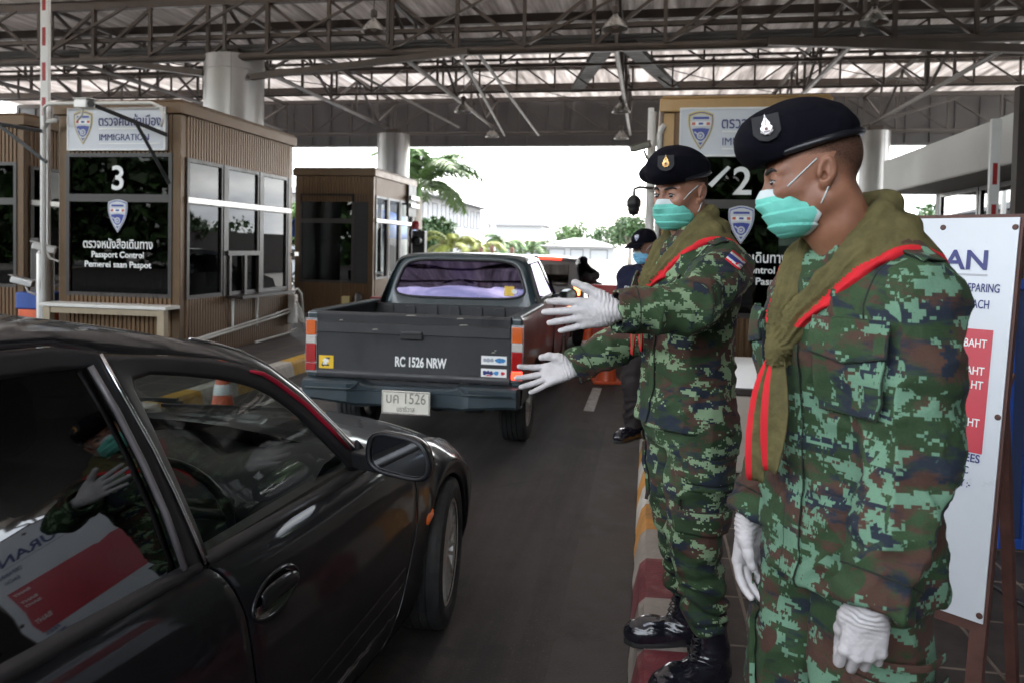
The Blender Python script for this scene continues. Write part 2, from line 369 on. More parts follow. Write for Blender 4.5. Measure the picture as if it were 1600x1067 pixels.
# ================================================================== roof over the lanes
RZ = 5.9
mb = MB()
for y in (-1.2, .8, 2.8, 4.8, 6.8, 8.8, 10.8, 12.6, 14.25, 16.0, 18.05, 20.3, 22.1):
    mb.box(-20.5, y - .06, RZ - .17, 13.5, y + .06, RZ - .012)
canopy = thing('canopy_roof', 'wide flat roof of pale sheets over the checkpoint lanes, carried on steel trusses', 'roof', (-3, 8, RZ))
def in_parent(o, p):
    o.parent = p; o.matrix_parent_inverse = Matrix.Translation(-Vector(p.location)); return o
in_parent(mb.build('purlin', M_steel), canopy)
mb = MB()
for k in range(17):       # sheets laid side by side, each lapping the next
    a = -20.5 + k * 2.0; e = .003 if k % 2 else 0
    mb.cur = 0; mb.box(a, -2.6, RZ + e, a + 2.02, 12.3, RZ + .012 + e); mb.box(a, 16.9, RZ + e, a + 2.02, 22.4, RZ + .012 + e)
    mb.cur = 1; mb.box(a, 12.302, RZ + e, a + 2.02, 16.898, RZ + .012 + e)
in_parent(mb.build('roof_sheet', [M_roof, M_roof2]), canopy)
mb = MB()
mb.box(-20.5, 22.0, 4.50, 13.5, 22.12, 5.86)
for k in range(57): mb.box(-20.4 + k * .6, 21.965, 4.53, -20.36 + k * .6, 22.0, 5.84)
mb.box(-20.5, 21.93, 4.47, 13.5, 22.14, 4.53)
in_parent(mb.build('fascia', M_fascia), canopy)
mb = MB()
mb.box(-20.5, 12.72, 4.82, 13.5, 12.95, 5.06)
for z in (4.88, 4.94, 5.0): mb.box(-20.5, 12.7, z, 13.5, 12.72, z + .02)
in_parent(mb.build('gutter', M_fascia), canopy)
# trusses: every one a thing of its own
def cross_truss(y, zb, zm, zt, r, pitch, m, label, light=None, x0=-20, x1=13):
    t = thing('roof_truss', label, 'truss', (0, y, zb), 0, 'steel trusses under the canopy roof')
    mb = MB()
    mb.tube([(x0, 0, 0), (x1, 0, 0)], r, 10); mb.bar((x0, 0, zt - zb), (x1, 0, zt - zb), r * 1.6, r * 2)
    if zm: mb.bar((x0, .05, zm - zb), (x1, .05, zm - zb), .09, .07)
    mb.build('chord', m, t, smooth=False)
    mb = MB(); n = int((x1 - x0) / pitch); top = zt - zb; wb = .55*r + .022
    for i in range(n + 1):
        x = x0 + i * pitch
        mb.bar((x, -.02, .03), (x, -.02, top - .03), wb if i % 3 else wb*1.5, wb)
    for i in range(n):
        x = x0 + i * pitch
        a, b = ((x, .03, top - .05), (x + pitch, .03, .05)) if (i // 4) % 2 else ((x, .03, .05), (x + pitch, .03, top - .05))
        mb.bar(a, b, wb, wb*.9)
        if zm and i % 2 == 0: mb.bar((x, -.06, .05), (x + pitch * 1.6, -.06, top - .04), .045, .04)
    mb.build('lattice', light or m, t)
    return t
cross_truss(12.4, 4.76, 5.12, 5.72, .065, 1.12, M_steel, 'heavy triple chord steel truss crossing above the numbered booths')
cross_truss(21.6, 4.79, None, 5.73, .05, 1.25, M_steel2, 'grey steel truss along the far eave in front of the grey fascia')
cross_truss(17.0, 5.02, None, 5.73, .028, .85, M_steel, 'slender steel truss halfway between the gutter and the far eave')
cross_truss(14.6, 5.02, None, 5.73, .025, .95, M_steel, 'thin wiry truss just behind the grey gutter')
def long_truss(x, zb, y0, y1, r, pitch, m, label):
    t = thing('roof_truss', label, 'truss', (x, y0, zb), 0, 'steel trusses under the canopy roof')
    mb = MB(); Ln = y1 - y0; top = 5.70 - zb
    mb.tube([(0, 0, 0), (0, Ln, 0)], r, 8); mb.bar((0, 0, top), (0, Ln, top), r * 1.6, r * 1.6); mb.build('chord', m, t)
    mb = MB(); n = int(Ln / pitch)
    for i in range(n + 1): mb.bar((0, i * pitch, .02), (0, i * pitch, top), .05, .05)
    for i in range(n):
        a, b = (0.03, i * pitch, top - .04), (.03, (i + 1) * pitch, .04)
        if i % 2: a, b = (.03, i * pitch, .04), (.03, (i + 1) * pitch, top - .04)
        mb.bar(a, b, .05, .045)
    mb.build('lattice', m, t)
for x, zb, lb in ((-.6, 4.74, 'straight truss running down the lane above the two soldiers'), (-4.4, 4.9, 'lengthwise truss above the pickup lane with two dome lamps'),
              (-7.38, 4.84, 'lengthwise truss resting on the two thick grey columns by booth 3'), (3.1, 4.9, 'lengthwise truss above the front soldier'), (5.45, 4.84, 'lengthwise truss near the right edge of the roof'),
              (-10.8, 4.9, 'lengthwise truss high above the leftmost booth'), (-14.0, 4.9, 'lengthwise truss far out to the left beyond the booths')):
    long_truss(x, zb, 12.4, 21.6, .045, 1.53, M_steel2, lb)
# stays and braces
def brace(label, pts, w, h, m, name='roof_brace'):
    mb = MB(); mb.bar(pts[0], pts[1], w, h)
    tag(mb.build(name, m), label, 'brace', 'braces below the canopy roof')
brace('broad dark brace falling left from the truss apex above the soldiers', ((-.75, 12.55, 4.86), (-2.0, 20.2, 5.68)), .30, .10, M_dark)
brace('broad dark brace falling right from the truss apex above the soldiers', ((-.45, 12.55, 4.86), (.55, 20.2, 5.68)), .30, .10, M_dark)
brace('long square tube rising from the thick grey column to the truss', ((-6.9, 12.45, 4.42), (-3.0, 12.3, 4.73)), .10, .10, M_steel)
brace('long square tube sloping down to the right edge of the roof', ((1.7, 12.25, 4.75), (6.3, 12.3, 4.50)), .10, .12, M_steel)
brace('square tube sloping to the thick grey column from the left', ((-10.2, 12.4, 4.83), (-7.8, 12.45, 4.5)), .10, .10, M_steel)
for k, (a, b, lb) in enumerate((((-6.9, 13.2, 5.45), (-5.2, 20.5, 4.8), 'pale thin tube falling toward the second column from the left'), ((-3.2, 12.6, 4.75), (-4.1, 21.4, 4.7), 'pale thin tube slanting above the pickup cab'),
                  ((-2.9, 12.6, 4.78), (-3.05, 20.8, 4.62), 'pale thin tube slanting just left of the straight lane truss'), ((2.9, 21.2, 5.5), (.9, 21.3, 4.75), 'pale thin tube rising behind the front soldier'), ((4.6, 20.8, 4.6), (7.5, 20.9, 5.5), 'pale thin tube rising at the right end of the eave'))):
    mb = MB(); mb.tube([a, b], .032, 8); tag(mb.build('roof_brace', M_steel2), lb, 'brace', 'braces below the canopy roof')
# wires slung between the trusses
for k, (a, b) in enumerate((((-11, 12.3, 5.4), (-7.4, 12.3, 5.0)), ((-11, 13, 5.2), (-5, 20, 5.5)), ((-2, 13, 5.3), (3, 20, 5.5)), ((-6, 13, 5.5), (-1, 20, 5.2)), ((1, 13.5, 5.2), (6, 19, 5.5)))):
    mb = MB(); mb.tube([Vector(a).lerp(Vector(b), i/8) - Vector((0,0,.12*math.sin(math.pi*i/8))) for i in range(9)], .011, 5)
    tag(mb.build('slung_cable', M_black), 'thin black cable slung between the roof trusses', 'cable', 'cables slung between the trusses')
# columns
def column(x, y, r, top, label):
    t = thing('grey_column', label, 'column', (x, y, 0), 0, 'round columns of the canopy')
    mb = MB(); mb.lathe([(r, .1), (r, 1.6), (r - .006, 1.603), (r - .006, 1.61), (r, 1.613), (r, 3.1), (r - .006, 3.103), (r - .006, 3.11), (r, 3.113), (r, top - .26), (r - .006, top - .257), (r - .006, top - .25), (r, top - .247), (r, top), (r - .1, top)], n=48, cap=True)
    mb.build('shaft', M_clad, t, auto=30)
    mb = MB()
    for k in range(4):
        a = k * math.pi/2 - 1.15; mb.box(-.004, r - .004, .1, .004, r + .002, top - .01, Matrix.Rotation(a + math.pi, 4, 'Z'))
    mb.build('seam', M_fascia, t)
    mb = MB(); mb.box(-.16, -.16, top, .16, .16, top + .14); mb.build('head_plate', M_steel, t)
column(-7.39, 12.75, .515, 4.82, 'thick round grey column rising behind booth 3')
column(-7.1, 20.6, .45, 4.62, 'round grey column behind the unnumbered far booth')
column(5.47, 20.6, .37, 4.62, 'round grey column behind the head of the front soldier')
column(-16.5, 20.6, .45, 4.62, 'round grey column far left beyond the booths')
# high bay lamps
def lamp_proto(loc, z, s, label):
    t = thing('dome_lamp', label, 'lamp', loc, 0, 'dome lamps hung from the canopy roof')
    mb = MB(); mb.lathe([(.03, .25), (.05, .20), (.09, .16), (.15, .10), (.19, .03), (.205, 0), (.195, .0), (.18, .03), (.14, .095), (.05, .15)], n=20); mb.build('lamp_shade', M_lamp, t, smooth=True)
    mb = MB(); mb.lathe([(.035, .36), (.055, .34), (.055, .25), (.03, .24)], n=12); mb.tube([(0,0,.36), (0,0,.9)], .008, 6); mb.build('lamp_holder', M_steel, t)
    mb = MB(); mb.sphere((0,0,.07), .06, 10, 7); mb.build('bulb', M_white, t, smooth=True)
    t.scale = (s, s, s); return t
for (x, y, z), lb in (((-4.5, 12.0, 5.0), 'dome lamp hanging high above the pickup bed'), ((-.6, 11.9, 4.9), 'dome lamp hanging above the rear soldier'), ((3.1, 11.9, 4.88), 'blurred dome lamp above the front soldier'),
              ((-4.22, 17, 4.58), 'dome lamp in the middle of the roof, left of the dark braces'), ((-.68, 17, 4.54), 'dome lamp under the straight lane truss'), ((-4.42, 21.2, 4.63), 'small dome lamp at the far eave above the pickup'), ((-.83, 21.2, 4.56), 'small dome lamp at the far eave right of the lane')):
    lamp_proto((x, y, z), z, 1.0, lb)
# ================================================================== booths
M_glasso = glass_mat('open clear pane', (.92,.94,.94), .12, .0); M_glassf = glass_mat('dark front glass', (.07,.085,.08), .34, .0)
def ribbed(mb, a, b, z0, z1, pitch=.058, depth=.016):
    """upright corrugation from a to b (2D points); outward is to the right of a->b"""
    a = Vector((*a, 0)); b = Vector((*b, 0)); d = (b - a); Ln = d.length; d.normalize(); nrm = Vector((d.y, -d.x, 0))
    n = max(1, round(Ln / pitch)); p = Ln / n; low = []; hi = []
    for i in range(n):
        for f, o in ((0, 0), (.18, 0), (.28, 1), (.9, 1), (1.0, 0)):
            q = a + d * (p * (i + f)) + nrm * (o * depth); low.append(q + Vector((0, 0, z0))); hi.append(q + Vector((0, 0, z1)))
    mb.grid([low, hi], flip=False)
def shield_poly(w, h):
    pts = []
    for k in range(9): t = k/8; pts.append((-w/2 + w*t, h*.5 + .09*h*math.sin(math.pi*t)))
    for k in range(1, 12): t = k/12; pts.append((w/2*(1 - t**2.1)*(1 + .10*math.sin(math.pi*t)), h*.5 - h*t))
    pts.append((0, -h*.5))
    for k in range(11, 0, -1): t = k/12; pts.append((-w/2*(1 - t**2.1)*(1 + .10*math.sin(math.pi*t)), h*.5 - h*t))
    return pts[::-1]
M_cy = mat('crest yellow', (.62,.50,.12), .4, var=.05); M_cb = mat('crest blue', (.03,.05,.30), .4, var=.1); M_cg = mat('crest pale grey', (.55,.57,.60), .4, var=.05); M_cr = mat('crest red', (.5,.09,.05), .4, var=.05)
M_letw = mat('white lettering', (.80,.81,.80), .45, var=.03)
def crest(M, w, h, parent, pale=False):
    """police style shield: gold rim, grey field, flag band, blue lower field with a wheel"""
    mb = MB(); e = .0012
    T = lambda z: M @ Matrix.Translation((0, 0, z))
    mb.cur = 0 if not pale else 2; mb.prism(shield_poly(w, h), e, T(0))
    mb.cur = 1; mb.prism(shield_poly(w*.93, h*.94), e, T(e)); mb.cur = 0 if not pale else 2; mb.prism(shield_poly(w*.87, h*.89), e, T(2*e))
    mb.cur = 2; mb.prism(shield_poly(w*.81, h*.84), e, T(3*e))
    mb.cur = 1; pl = [(x, y) for x, y in shield_poly(w*.72, h*.74)]; lowp = [(x, min(y, .06*h + .05*h*math.cos(x/w*3))) for x, y in pl]; mb.prism(lowp, e, T(4*e))
    mb.cur = 4; mb.prism([(-w*.38, .17*h), (w*.38, .17*h), (w*.39, .29*h), (-w*.39, .29*h)], e, T(4*e))
    mb.cur = 3; mb.prism([(-w*.36, .19*h), (-w*.22, .19*h), (-w*.22, .27*h), (-w*.36, .27*h)], e, T(5*e)); mb.prism([(w*.22, .19*h), (w*.36, .19*h), (w*.36, .27*h), (w*.22, .27*h)], e, T(5*e))
    mb.cur = 1; mb.prism([(-w*.09, .2*h), (w*.09, .2*h), (w*.09, .26*h), (-w*.09, .26*h)], e, T(5*e)); mb.prism([(-w*.33, .355*h), (w*.33, .355*h), (w*.31, .42*h), (-w*.31, .42*h)], e, T(4*e))
    mb.cur = 2; ring = [(w*.15*math.cos(a), -.10*h + w*.15*math.sin(a)) for a in [i*math.pi/10 for i in range(20)]]; mb.prism(ring, e, T(5*e))
    mb.cur = 1; ring = [(w*.09*math.cos(a), -.10*h + w*.09*math.sin(a)) for a in [i*math.pi/8 for i in range(16)]]; mb.prism(ring, e, T(6*e))
    mb.cur = 2; ring = [(w*.05*math.cos(a), -.10*h + w*.05*math.sin(a)) for a in [i*math.pi/8 for i in range(16)]]; mb.prism(ring, e, T(7*e))
    mb.prism([(-w*.27, -.01*h), (-w*.24, .02*h), (w*.02, -.12*h), (0, -.15*h)], e, T(6*e))
    arc = [(w*.22*math.cos(a), -.14*h + w*.22*math.sin(a)) for a in [math.pi*(1.15 + .7*i/8) for i in range(9)]]; arc += [(w*.17*math.cos(a), -.13*h + w*.17*math.sin(a)) for a in [math.pi*(1.85 - .7*i/8) for i in range(9)]]
    mb.prism(arc, e, T(5*e))
    return mb.build('crest', [M_cy, M_cb, M_cg, M_cr, M_letw], parent)
def window_part(parent, M, w, h, gm, fm, fw=.045, name='window', depth=.05):
    """M: local frame with x along the width, y up, z outward, origin at the lower left corner; frame, then its pane as a sub-part"""
    mb = MB()
    mb.box(0, 0, -depth, fw, h, .012, M); mb.box(w - fw, 0, -depth, w, h, .012, M); mb.box(fw, 0, -depth, w - fw, fw, .012, M); mb.box(fw, h - fw, -depth, w - fw, h, .012, M)
    f = mb.build(name, fm, parent)
    mb = MB(); mb.box(fw, fw, -.022, w - fw, h - fw, -.014, M); mb.build('pane', gm, f)
    return f
def booth(name, label, x0, x1, y0, y1, ztop, number=None, frame=M_bframe, front='two', zb=.15, side_cols=((.02, .80), (.88, 1.72), (1.80, 2.58)), side=True, left=False, back=False, glass=None, sideglass=None, glaze=None):
    glass = glass or M_glassf
    t = thing(name, label, 'booth', (x0, y0, zb), 0, None)
    W = x1 - x0; D = y1 - y0; H = ztop - zb; sg = sideglass or glass
    # wall shells stop where the windows are: plinth, head, corner posts
    zs = .70 if front == 'two' else .62
    fz0, fz1, fz2 = (.72, 1.89, 2.42) if front == 'two' else (.62, 1.86, 2.24)
    sz0, sz1, sz2 = .70, 1.88, 2.38
    mb = MB(); p = .10
    ribbed(mb, (p, 0), (W - p, 0), .0, fz0); ribbed(mb, (p, 0), (W - p, 0), fz2, H - .14)
    ribbed(mb, (W, p), (W, D - p), .0, sz0); ribbed(mb, (W, p), (W, D - p), sz2, H - .14)
    ribbed(mb, (0, D - p), (0, p), .0, H - .14 if not left else sz0); ribbed(mb, (W - p, D), (p, D), 0, H - .14 if not back else sz0)
    if back: ribbed(mb, (W - p, D), (p, D), sz2, H - .14)
    if left: ribbed(mb, (0, D - p), (0, p), sz2, H - .14)
    mb.build('wall', M_bronze, t, auto=25)
    for x in (0, W - p):
        for y in (0, D - p): mb = MB(); mb.box(x - .004, y - .004, 0, x + p + .004, y + p + .004, H - .14); mb.build('corner_post', frame, t, bevel=.006)
    mb = MB(); mb.box(-.05, -.05, H - .14, W + .05, D + .05, H); mb.box(-.03, -.03, H, W + .03, D + .03, H + .03)
    mb.build('roof', frame, t, bevel=.012)
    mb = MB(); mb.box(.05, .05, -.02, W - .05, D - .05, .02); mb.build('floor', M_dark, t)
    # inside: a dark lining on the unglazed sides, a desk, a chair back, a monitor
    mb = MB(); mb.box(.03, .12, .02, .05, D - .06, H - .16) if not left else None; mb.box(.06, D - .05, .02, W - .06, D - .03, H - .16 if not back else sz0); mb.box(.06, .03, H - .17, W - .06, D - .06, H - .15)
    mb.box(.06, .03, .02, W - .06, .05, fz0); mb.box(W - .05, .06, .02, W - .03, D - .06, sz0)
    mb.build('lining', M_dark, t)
    mb = MB(); mb.box(.12, .5, .72, W - .07, .56 + .5, .76); mb.box(W - .62, .6, .76, W - .12, D - .6, .79)
    mb.build('desk', mat('brown desk top', (.10,.06,.04), .5), t)
    mb = MB(); mb.box(.3, .78, .78, .82, .82, 1.15); mb.box(.50, .80, .76, .60, .86, .9); mb.build('monitor', M_black, t, bevel=.01)
    mb = MB(); mb.box(.45, 1.55, .55, .98, 1.66, 1.22); mb.box(.45, 1.2, .42, .98, 1.66, .52); mb.box(.68, 1.38, 0, .76, 1.46, .42); mb.build('chair', M_black, t, bevel=.03)
    # front windows
    F = plane_M((p, -.004, 0), (1, 0, 0), (0, 0, 1)); w = W - 2*p
    if front == 'two':
        f1 = window_part(t, F @ Matrix.Translation((0, fz1, 0)), w, fz2 - fz1, glass, M_dframe)
        f2 = window_part(t, F @ Matrix.Translation((0, fz0, 0)), w, fz1 - fz0, glass, M_dframe)
    else:
        f1 = window_part(t, F @ Matrix.Translation((.0, fz1, 0)), w - .30, fz2 - fz1 + .16, glass, M_dframe)
        f2 = window_part(t, F @ Matrix.Translation((.0, fz0, 0)), w - .30, fz1 - fz0, glass, M_dframe)
        mb = MB(); mb.box(w - .30, fz0, -.05, w, fz2 + .16, .006, F); mb.build('dark_panel', M_black, t)
    if number:
        mb = MB(); text_mb(mb, number, .40, plane_M((W*.50, -.022, fz1 + .10), (1,0,0), (0,0,1)), .002, .012)
        if number == '2':
            mb.prism([(-.34, .12), (-.30, .09), (-.12, .29), (-.15, .31)], .004, plane_M((W*.50, -.022, fz1 + .08), (1,0,0), (0,0,1)))
        mb.build('number_lettering', M_letw, f1)
        c = crest(plane_M((W*.50, -.022, 1.66), (1,0,0), (0,0,1)), .25, .36, f2, pale=True)
        mb = MB(); text_mb(mb, 'ตรวจหนังสือเดินทาง', .145, plane_M((W*.50, -.022, 1.295), (1,0,0), (0,0,1)), .002, .012, width=.92); mb.build('window_lettering', M_letw, f2)
        mb = MB(); text_mb(mb, 'Passport Control', .10, plane_M((W*.50, -.022, 1.185), (1,0,0), (0,0,1)), .002, .016, width=.69); mb.build('window_lettering', M_letw, f2)
        mb = MB(); text_mb(mb, 'Pemerei saan Paspot', .10, plane_M((W*.50, -.022, 1.07), (1,0,0), (0,0,1)), .002, .016, width=.88)
        mb.build('window_lettering', M_letw, f2)
    # side windows: columns of an upper and a lower pane
    def side_set(S):
        for a, b in side_cols:
            window_part(t, S @ Matrix.Translation((a, sz1, 0)), b - a, sz2 - sz1, sg, M_dframe)
            window_part(t, S @ Matrix.Translation((a, sz0, 0)), b - a, sz1 - sz0, sg, M_dframe)
        mb = MB(); mb.box(0, sz1 - .03, .012, D - 2*p, sz1 + .035, .035, S); mb.build('window_rail', M_alu, t)
        mb = MB(); last = 0
        for a, b in side_cols:
            if a > last + .001: mb.box(last, sz0, -.03, a, sz2, .02, S)
            last = b
        mb.box(last, sz0, -.03, D - 2*p, sz2, .02, S); mb.build('mullion', M_dframe, t)
    if back:
        B_ = plane_M((W - p, D + .004, 0), (-1, 0, 0), (0, 0, 1)); bw_ = W - 2*p
        for a in (0, bw_/2): window_part(t, B_ @ Matrix.Translation((a, sz0, 0)), bw_/2, sz2 - sz0, sg, M_dframe)
    if side: side_set(plane_M((W + .004, p, 0), (0, 1, 0), (0, 0, 1)))
    if left: side_set(plane_M((-.004, D - p, 0), (0, -1, 0), (0, 0, 1)))
    return t
def imm_sign(t, W, cx, z0, w, h, y=-.06):
    s = MB(); s.box(cx - w/2, y, z0, cx + w/2, y + .05, z0 + h); sg = s.build('sign_board', M_sign, t, bevel=.004)
    mb = MB(); M = plane_M((cx - w/2, y - .002, z0), (1,0,0), (0,0,1)); e = .018
    mb.box(0, h - e, 0, w, h, .006, M); mb.box(0, 0, 0, w, e, .006, M); mb.box(0, e, 0, e*.7, h - e, .006, M); mb.box(w - e, e, 0, w, h - e, .006, M)
    mb.box(w*.33, h*.49, 0, w*.95, h*.525, .004, M); mb.box(w*.33, h*.145, 0, w*.95, h*.172, .004, M); mb.build('border', M_letw, sg)
    crest(M @ Matrix.Translation((w*.165, h*.50, .0)), w*.195, h*.74, sg)
    mb = MB(); text_mb(mb, 'ตรวจคนเข้าเมือง', .16, M @ Matrix.Translation((w*.64, h*.575, .002)), .002, .006, width=w*.63); mb.build('lettering', M_navyt, sg)
    mb = MB(); text_mb(mb, 'IMMIGRATION', .11, M @ Matrix.Translation((w*.585, h*.23, .002)), .002, 0, width=w*.50); mb.build('lettering', M_navyt, sg)
    return sg
b3 = booth('inspection_booth', 'brown ribbed passport booth with a white 3 on its dark front window', -7.0, -5.4, 8.16, 11.0, 3.16, '3', sideglass=M_glass)
imm_sign(b3, 1.6, .80, 2.445, 1.29, .50)
b2 = booth('inspection_booth', 'brown passport booth with a white 2 behind the two soldiers', .12, 1.72, 8.2, 11.0, 3.12, '2', frame=M_goldf, side=False, left=True)
imm_sign(b2, 1.6, .80, 2.37, 1.29, .50)
b4 = booth('inspection_booth', 'brown ribbed booth cut by the left edge of the photo', -9.98, -8.36, 9.1, 11.9, 3.20, None)
b5 = booth('inspection_booth', 'farther brown ribbed booth with a wide front window, left of the pickup', -7.05, -5.4, 14.52, 17.2, 3.04, None, front='one', glass=M_glass, sideglass=M_glasso, left=True, back=True, side_cols=((.02, .72), (.80, 1.50), (1.58, 2.40)))
# details on booth 3
mb = MB(); mb.box(-.02, -.30, .605, 1.62, -.02, .645); mb.build('counter_top', M_offw, b3, bevel=.006)
mb = MB()
for x in (.02, 1.5): mb.box(x, -.28, 0, x + .09, -.20, .605)
mb.box(.11, -.27, .53, 1.5, -.24, .6); mb.build('counter_frame', mat('dull beige steel', (.30,.24,.16), .5), b3, bevel=.004)
mb = MB(); S = plane_M((1.604, .1, 0), (0, 1, 0), (0, 0, 1))
mb.box(.86, 1.22, .01, 1.76, 1.28, .05, S); mb.box(.90, .70, .01, .95, 1.22, .045, S); mb.box(1.28, .70, .01, 1.34, 1.22, .045, S); mb.box(1.66, .70, .01, 1.72, 1.22, .045, S); mb.build('hatch_frame', M_dframe, b3)
mb = MB(); mb.box(.85, .665, .02, 2.35, .70, .26, S); mb.build('sill_shelf', M_dframe, b3)
for u in (.98, 1.62): mb = MB(); mb.prism([(0, .0), (.035, 0), (.02, -.42), (.008, -.42)], .02, S @ Matrix.Translation((u, .66, .03))); mb.build('shelf_bracket', M_letw, b3)
mb = MB()
mb.tube([(1.66, .2, .22), (1.66, 2.2, .36), (1.66, 2.62, .40), (1.68, 2.75, .42)], .016, 8); mb.tube([(1.67, .2, .19), (1.67, 2.2, .32), (1.67, 2.7, .36)], .016, 8); mb.tube([(1.70, 1.6, .03), (1.70, 2.5, .05), (1.75, 2.72, .10)], .018, 8)
mb.build('cable_pipe', M_offw, b3, smooth=True)
cb = MB(); cb.box(1.62, 2.68, .17, 1.74, 2.80, .62); jb = cb.build('cable_box', M_offw, b3, bevel=.02)
mb = MB()
for k in range(4):
    a = .06 * k; mb.tube([(1.76, 2.70 + a*.3, .52 - a), (1.82, 2.72, .40 - a), (1.84, 2.8, .20), (1.80 + a, 2.95, .04)], .014, 8)
mb.tube([(1.68, 2.74, .62), (1.68, 2.76, .68), (1.70, 2.86, .70), (1.72, 2.95, .62), (1.74, 3.0, .2)], .016, 8); mb.build('cable_pipe', M_offw, b3, smooth=True)
mb = MB(); mb.box(1.46, 2.87, 1.2, 1.64, 3.0, 1.26); mb.build('bracket', M_alu, b3)
# pipes and barrier arms by the booth fronts
mb = MB(); mb.tube([(-7.12, 8.05, .15), (-7.12, 8.05, 2.72), (-7.10, 8.03, 2.86), (-7.02, 8.0, 2.92), (-6.9, 7.98, 2.93)], .028, 10)
tag(mb.build('white_pipe', M_offw, smooth=True), 'white pipe running up the left corner of booth 3', 'pipe')
def camera_bracket(p0, p1, foot, label):
    t = thing('bracket_arm', label, 'bracket', p0, 0, 'black bracket arms on the booth fronts')
    mb = MB(); d = Vector(p1) - Vector(p0)
    for o in (0, .022): mb.tube([(0, 0, o), (d.x, d.y, d.z + o)], .013, 8)
    mb.build('arm', M_black, t)
    mb = MB(); mb.bar(d * .42, Vector(foot) - Vector(p0), .035, .035); mb.build('strut', M_black, t)
    return t
camera_bracket((-5.45, 7.98, 2.74), (-6.08, 7.55, 3.02), (-5.46, 8.04, 2.2), 'black bracket arm across the sign of booth 3')
camera_bracket((-7.1, 8.02, 2.80), (-8.3, 7.75, 2.98), (-7.08, 8.05, 2.45), 'black bracket arm to the left of booth 3 reaching out of the photo')
mb = MB(); mb.tube([(-7.05, 8.0, 2.86), (-7.03, 7.95, 3.08), (-6.95, 7.93, 3.12), (-5.62, 7.93, 3.11), (-5.50, 7.93, 3.06), (-5.46, 7.93, 2.95), (-5.50, 7.93, 2.84)], .02, 8)
tag(mb.build('conduit_loop', M_offw, smooth=True), 'pale conduit looped along the top edge of booth 3', 'pipe')
def cctv(loc, rz, label, body=M_offw, big=1.0, tilt=-.25):
    t = thing('security_camera', label, 'camera', loc, rz, 'small security cameras')
    Mx = Matrix.Rotation(tilt, 4, 'X')
    mb = MB(); mb.box(-.05*big, -.16*big, -.045*big, .05*big, .13*big, .045*big, Mx); mb.build('housing', body, t, bevel=.015*big, seg=3)
    mb = MB(); mb.box(-.058*big, -.2*big, .047*big, .058*big, .14*big, .056*big, Mx); mb.build('sunshield', body, t, bevel=.004)
    mb = MB(); mb.lathe([(.036*big, 0), (.036*big, .02)], n=14, M=Mx @ Matrix.Rotation(R(90), 4, 'X'), c=Mx @ Vector((0, -.155*big, 0)), cap=True); mb.build('lens', M_black, t)
    mb = MB(); mb.tube([(0, .02, -.04), (0, .05, -.12), (0, .16*big, -.16)], .014, 6); mb.build('mount', body, t)
    return t
cctv((-6.15, 7.52, 3.03), R(62), 'pale boxy camera mounted over the sign of booth 3', M_offw, 1.05, .1)
cctv((-7.45, 8.45, 1.42), R(-60), 'upper pale camera on the post left of booth 3', M_offw, .9)
cctv((-7.62, 8.3, 1.0), R(-75), 'lower pale camera on the post left of booth 3', M_alu, .9)
def boom(loc, z0, z1, r, label, n=6, gap=.5):
    t = thing('barrier_boom', label, 'barrier arm', loc, 0, 'raised red and white barrier booms')
    mb = MB(); mb.box(-r, -r*.5, z0, r, r*.5, z1); mb.build('arm', M_white, t, bevel=.006)
    mb = MB(); z = z0 + gap
    while z < z1 - .3: mb.box(-r*.45, -r*.5 - .003, z, r*.45, -r*.5 + .001, z + gap*.52); z += gap
    mb.build('red_stripe', M_red, t)
    return t
bm = boom((-7.6, 8.62, 0), .9, 5.4, .055, 'tall raised barrier boom with red stripes left of booth 3', gap=.44)
mb = MB(); mb.lathe([(.10, .15), (.10, 1.35), (.07, 1.40), (.0, 1.4)], n=18); mb.build('post', M_alu, bm, auto=30)
mb = MB(); mb.box(-.50, .1, .15, -.18, .5, .62); mb.build('cabinet', M_orange, bm, bevel=.02)
mb = MB(); mb.box(-.52, .08, .62, -.16, .52, .84); mb.build('cabinet_head', M_blue, bm, bevel=.02)
mb = MB(); mb.box(-7.98, 8.8, .15, -7.86, 8.92, 1.55); tag(mb.build('dark_post', M_dframe, bevel=.01), 'dark square post standing left of the striped boom', 'post')
bm2 = boom((3.6, 9.0, 0), 1.0, 3.02, .05, 'blurred raised boom by the white building at the right edge', gap=.44)
mb = MB(); mb.box(-.14, -.1, .15, .14, .3, 1.1); mb.build('cabinet', M_red, bm2, bevel=.02)
bm3 = boom((-.02, 9.4, 0), 1.0, 3.25, .035, 'raised boom whose red tip shows above the rear soldier', gap=.44)
mb = MB(); mb.box(-.10, -.1, .15, .10, .2, 1.05); mb.build('cabinet', M_red, bm3, bevel=.02)
mb = MB(); mb.tube([(.075, 8.15, .15), (.075, 8.15, 2.75), (.10, 8.15, 2.82), (.12, 8.16, 2.84)], .03, 10)
mb.tube([(.0, 8.25, .15), (.0, 8.25, 3.0)], .045, 10); tag(mb.build('white_pipe', M_offw, smooth=True), 'pair of grey pipes up the left corner of booth 2', 'pipe')
# cameras hung left of booth 2
t = cctv((-.10, 8.1, 2.62), R(-100), 'small camera at the top left corner of booth 2', mat('olive grey plastic', (.13,.12,.09), .5), .7, .25)
t = thing('dome_camera', 'dark dome camera hanging left of the rear soldier', 'camera', (-.17, 8.1, 2.02), 0)
mb = MB(); mb.lathe([(.0, -.12), (.045, -.10), (.065, -.05), (.062, -.03), (.075, -.02), (.075, .04), (.05, .08), (.02, .10), (.0, .1)], n=18); mb.build('housing', M_black, t, smooth=True)
mb = MB(); mb.tube([(0, 0, .09), (0, 0, .16), (.05, 0, .18), (.2, 0, .17)], .016, 8); mb.build('mount', M_dframe, t)
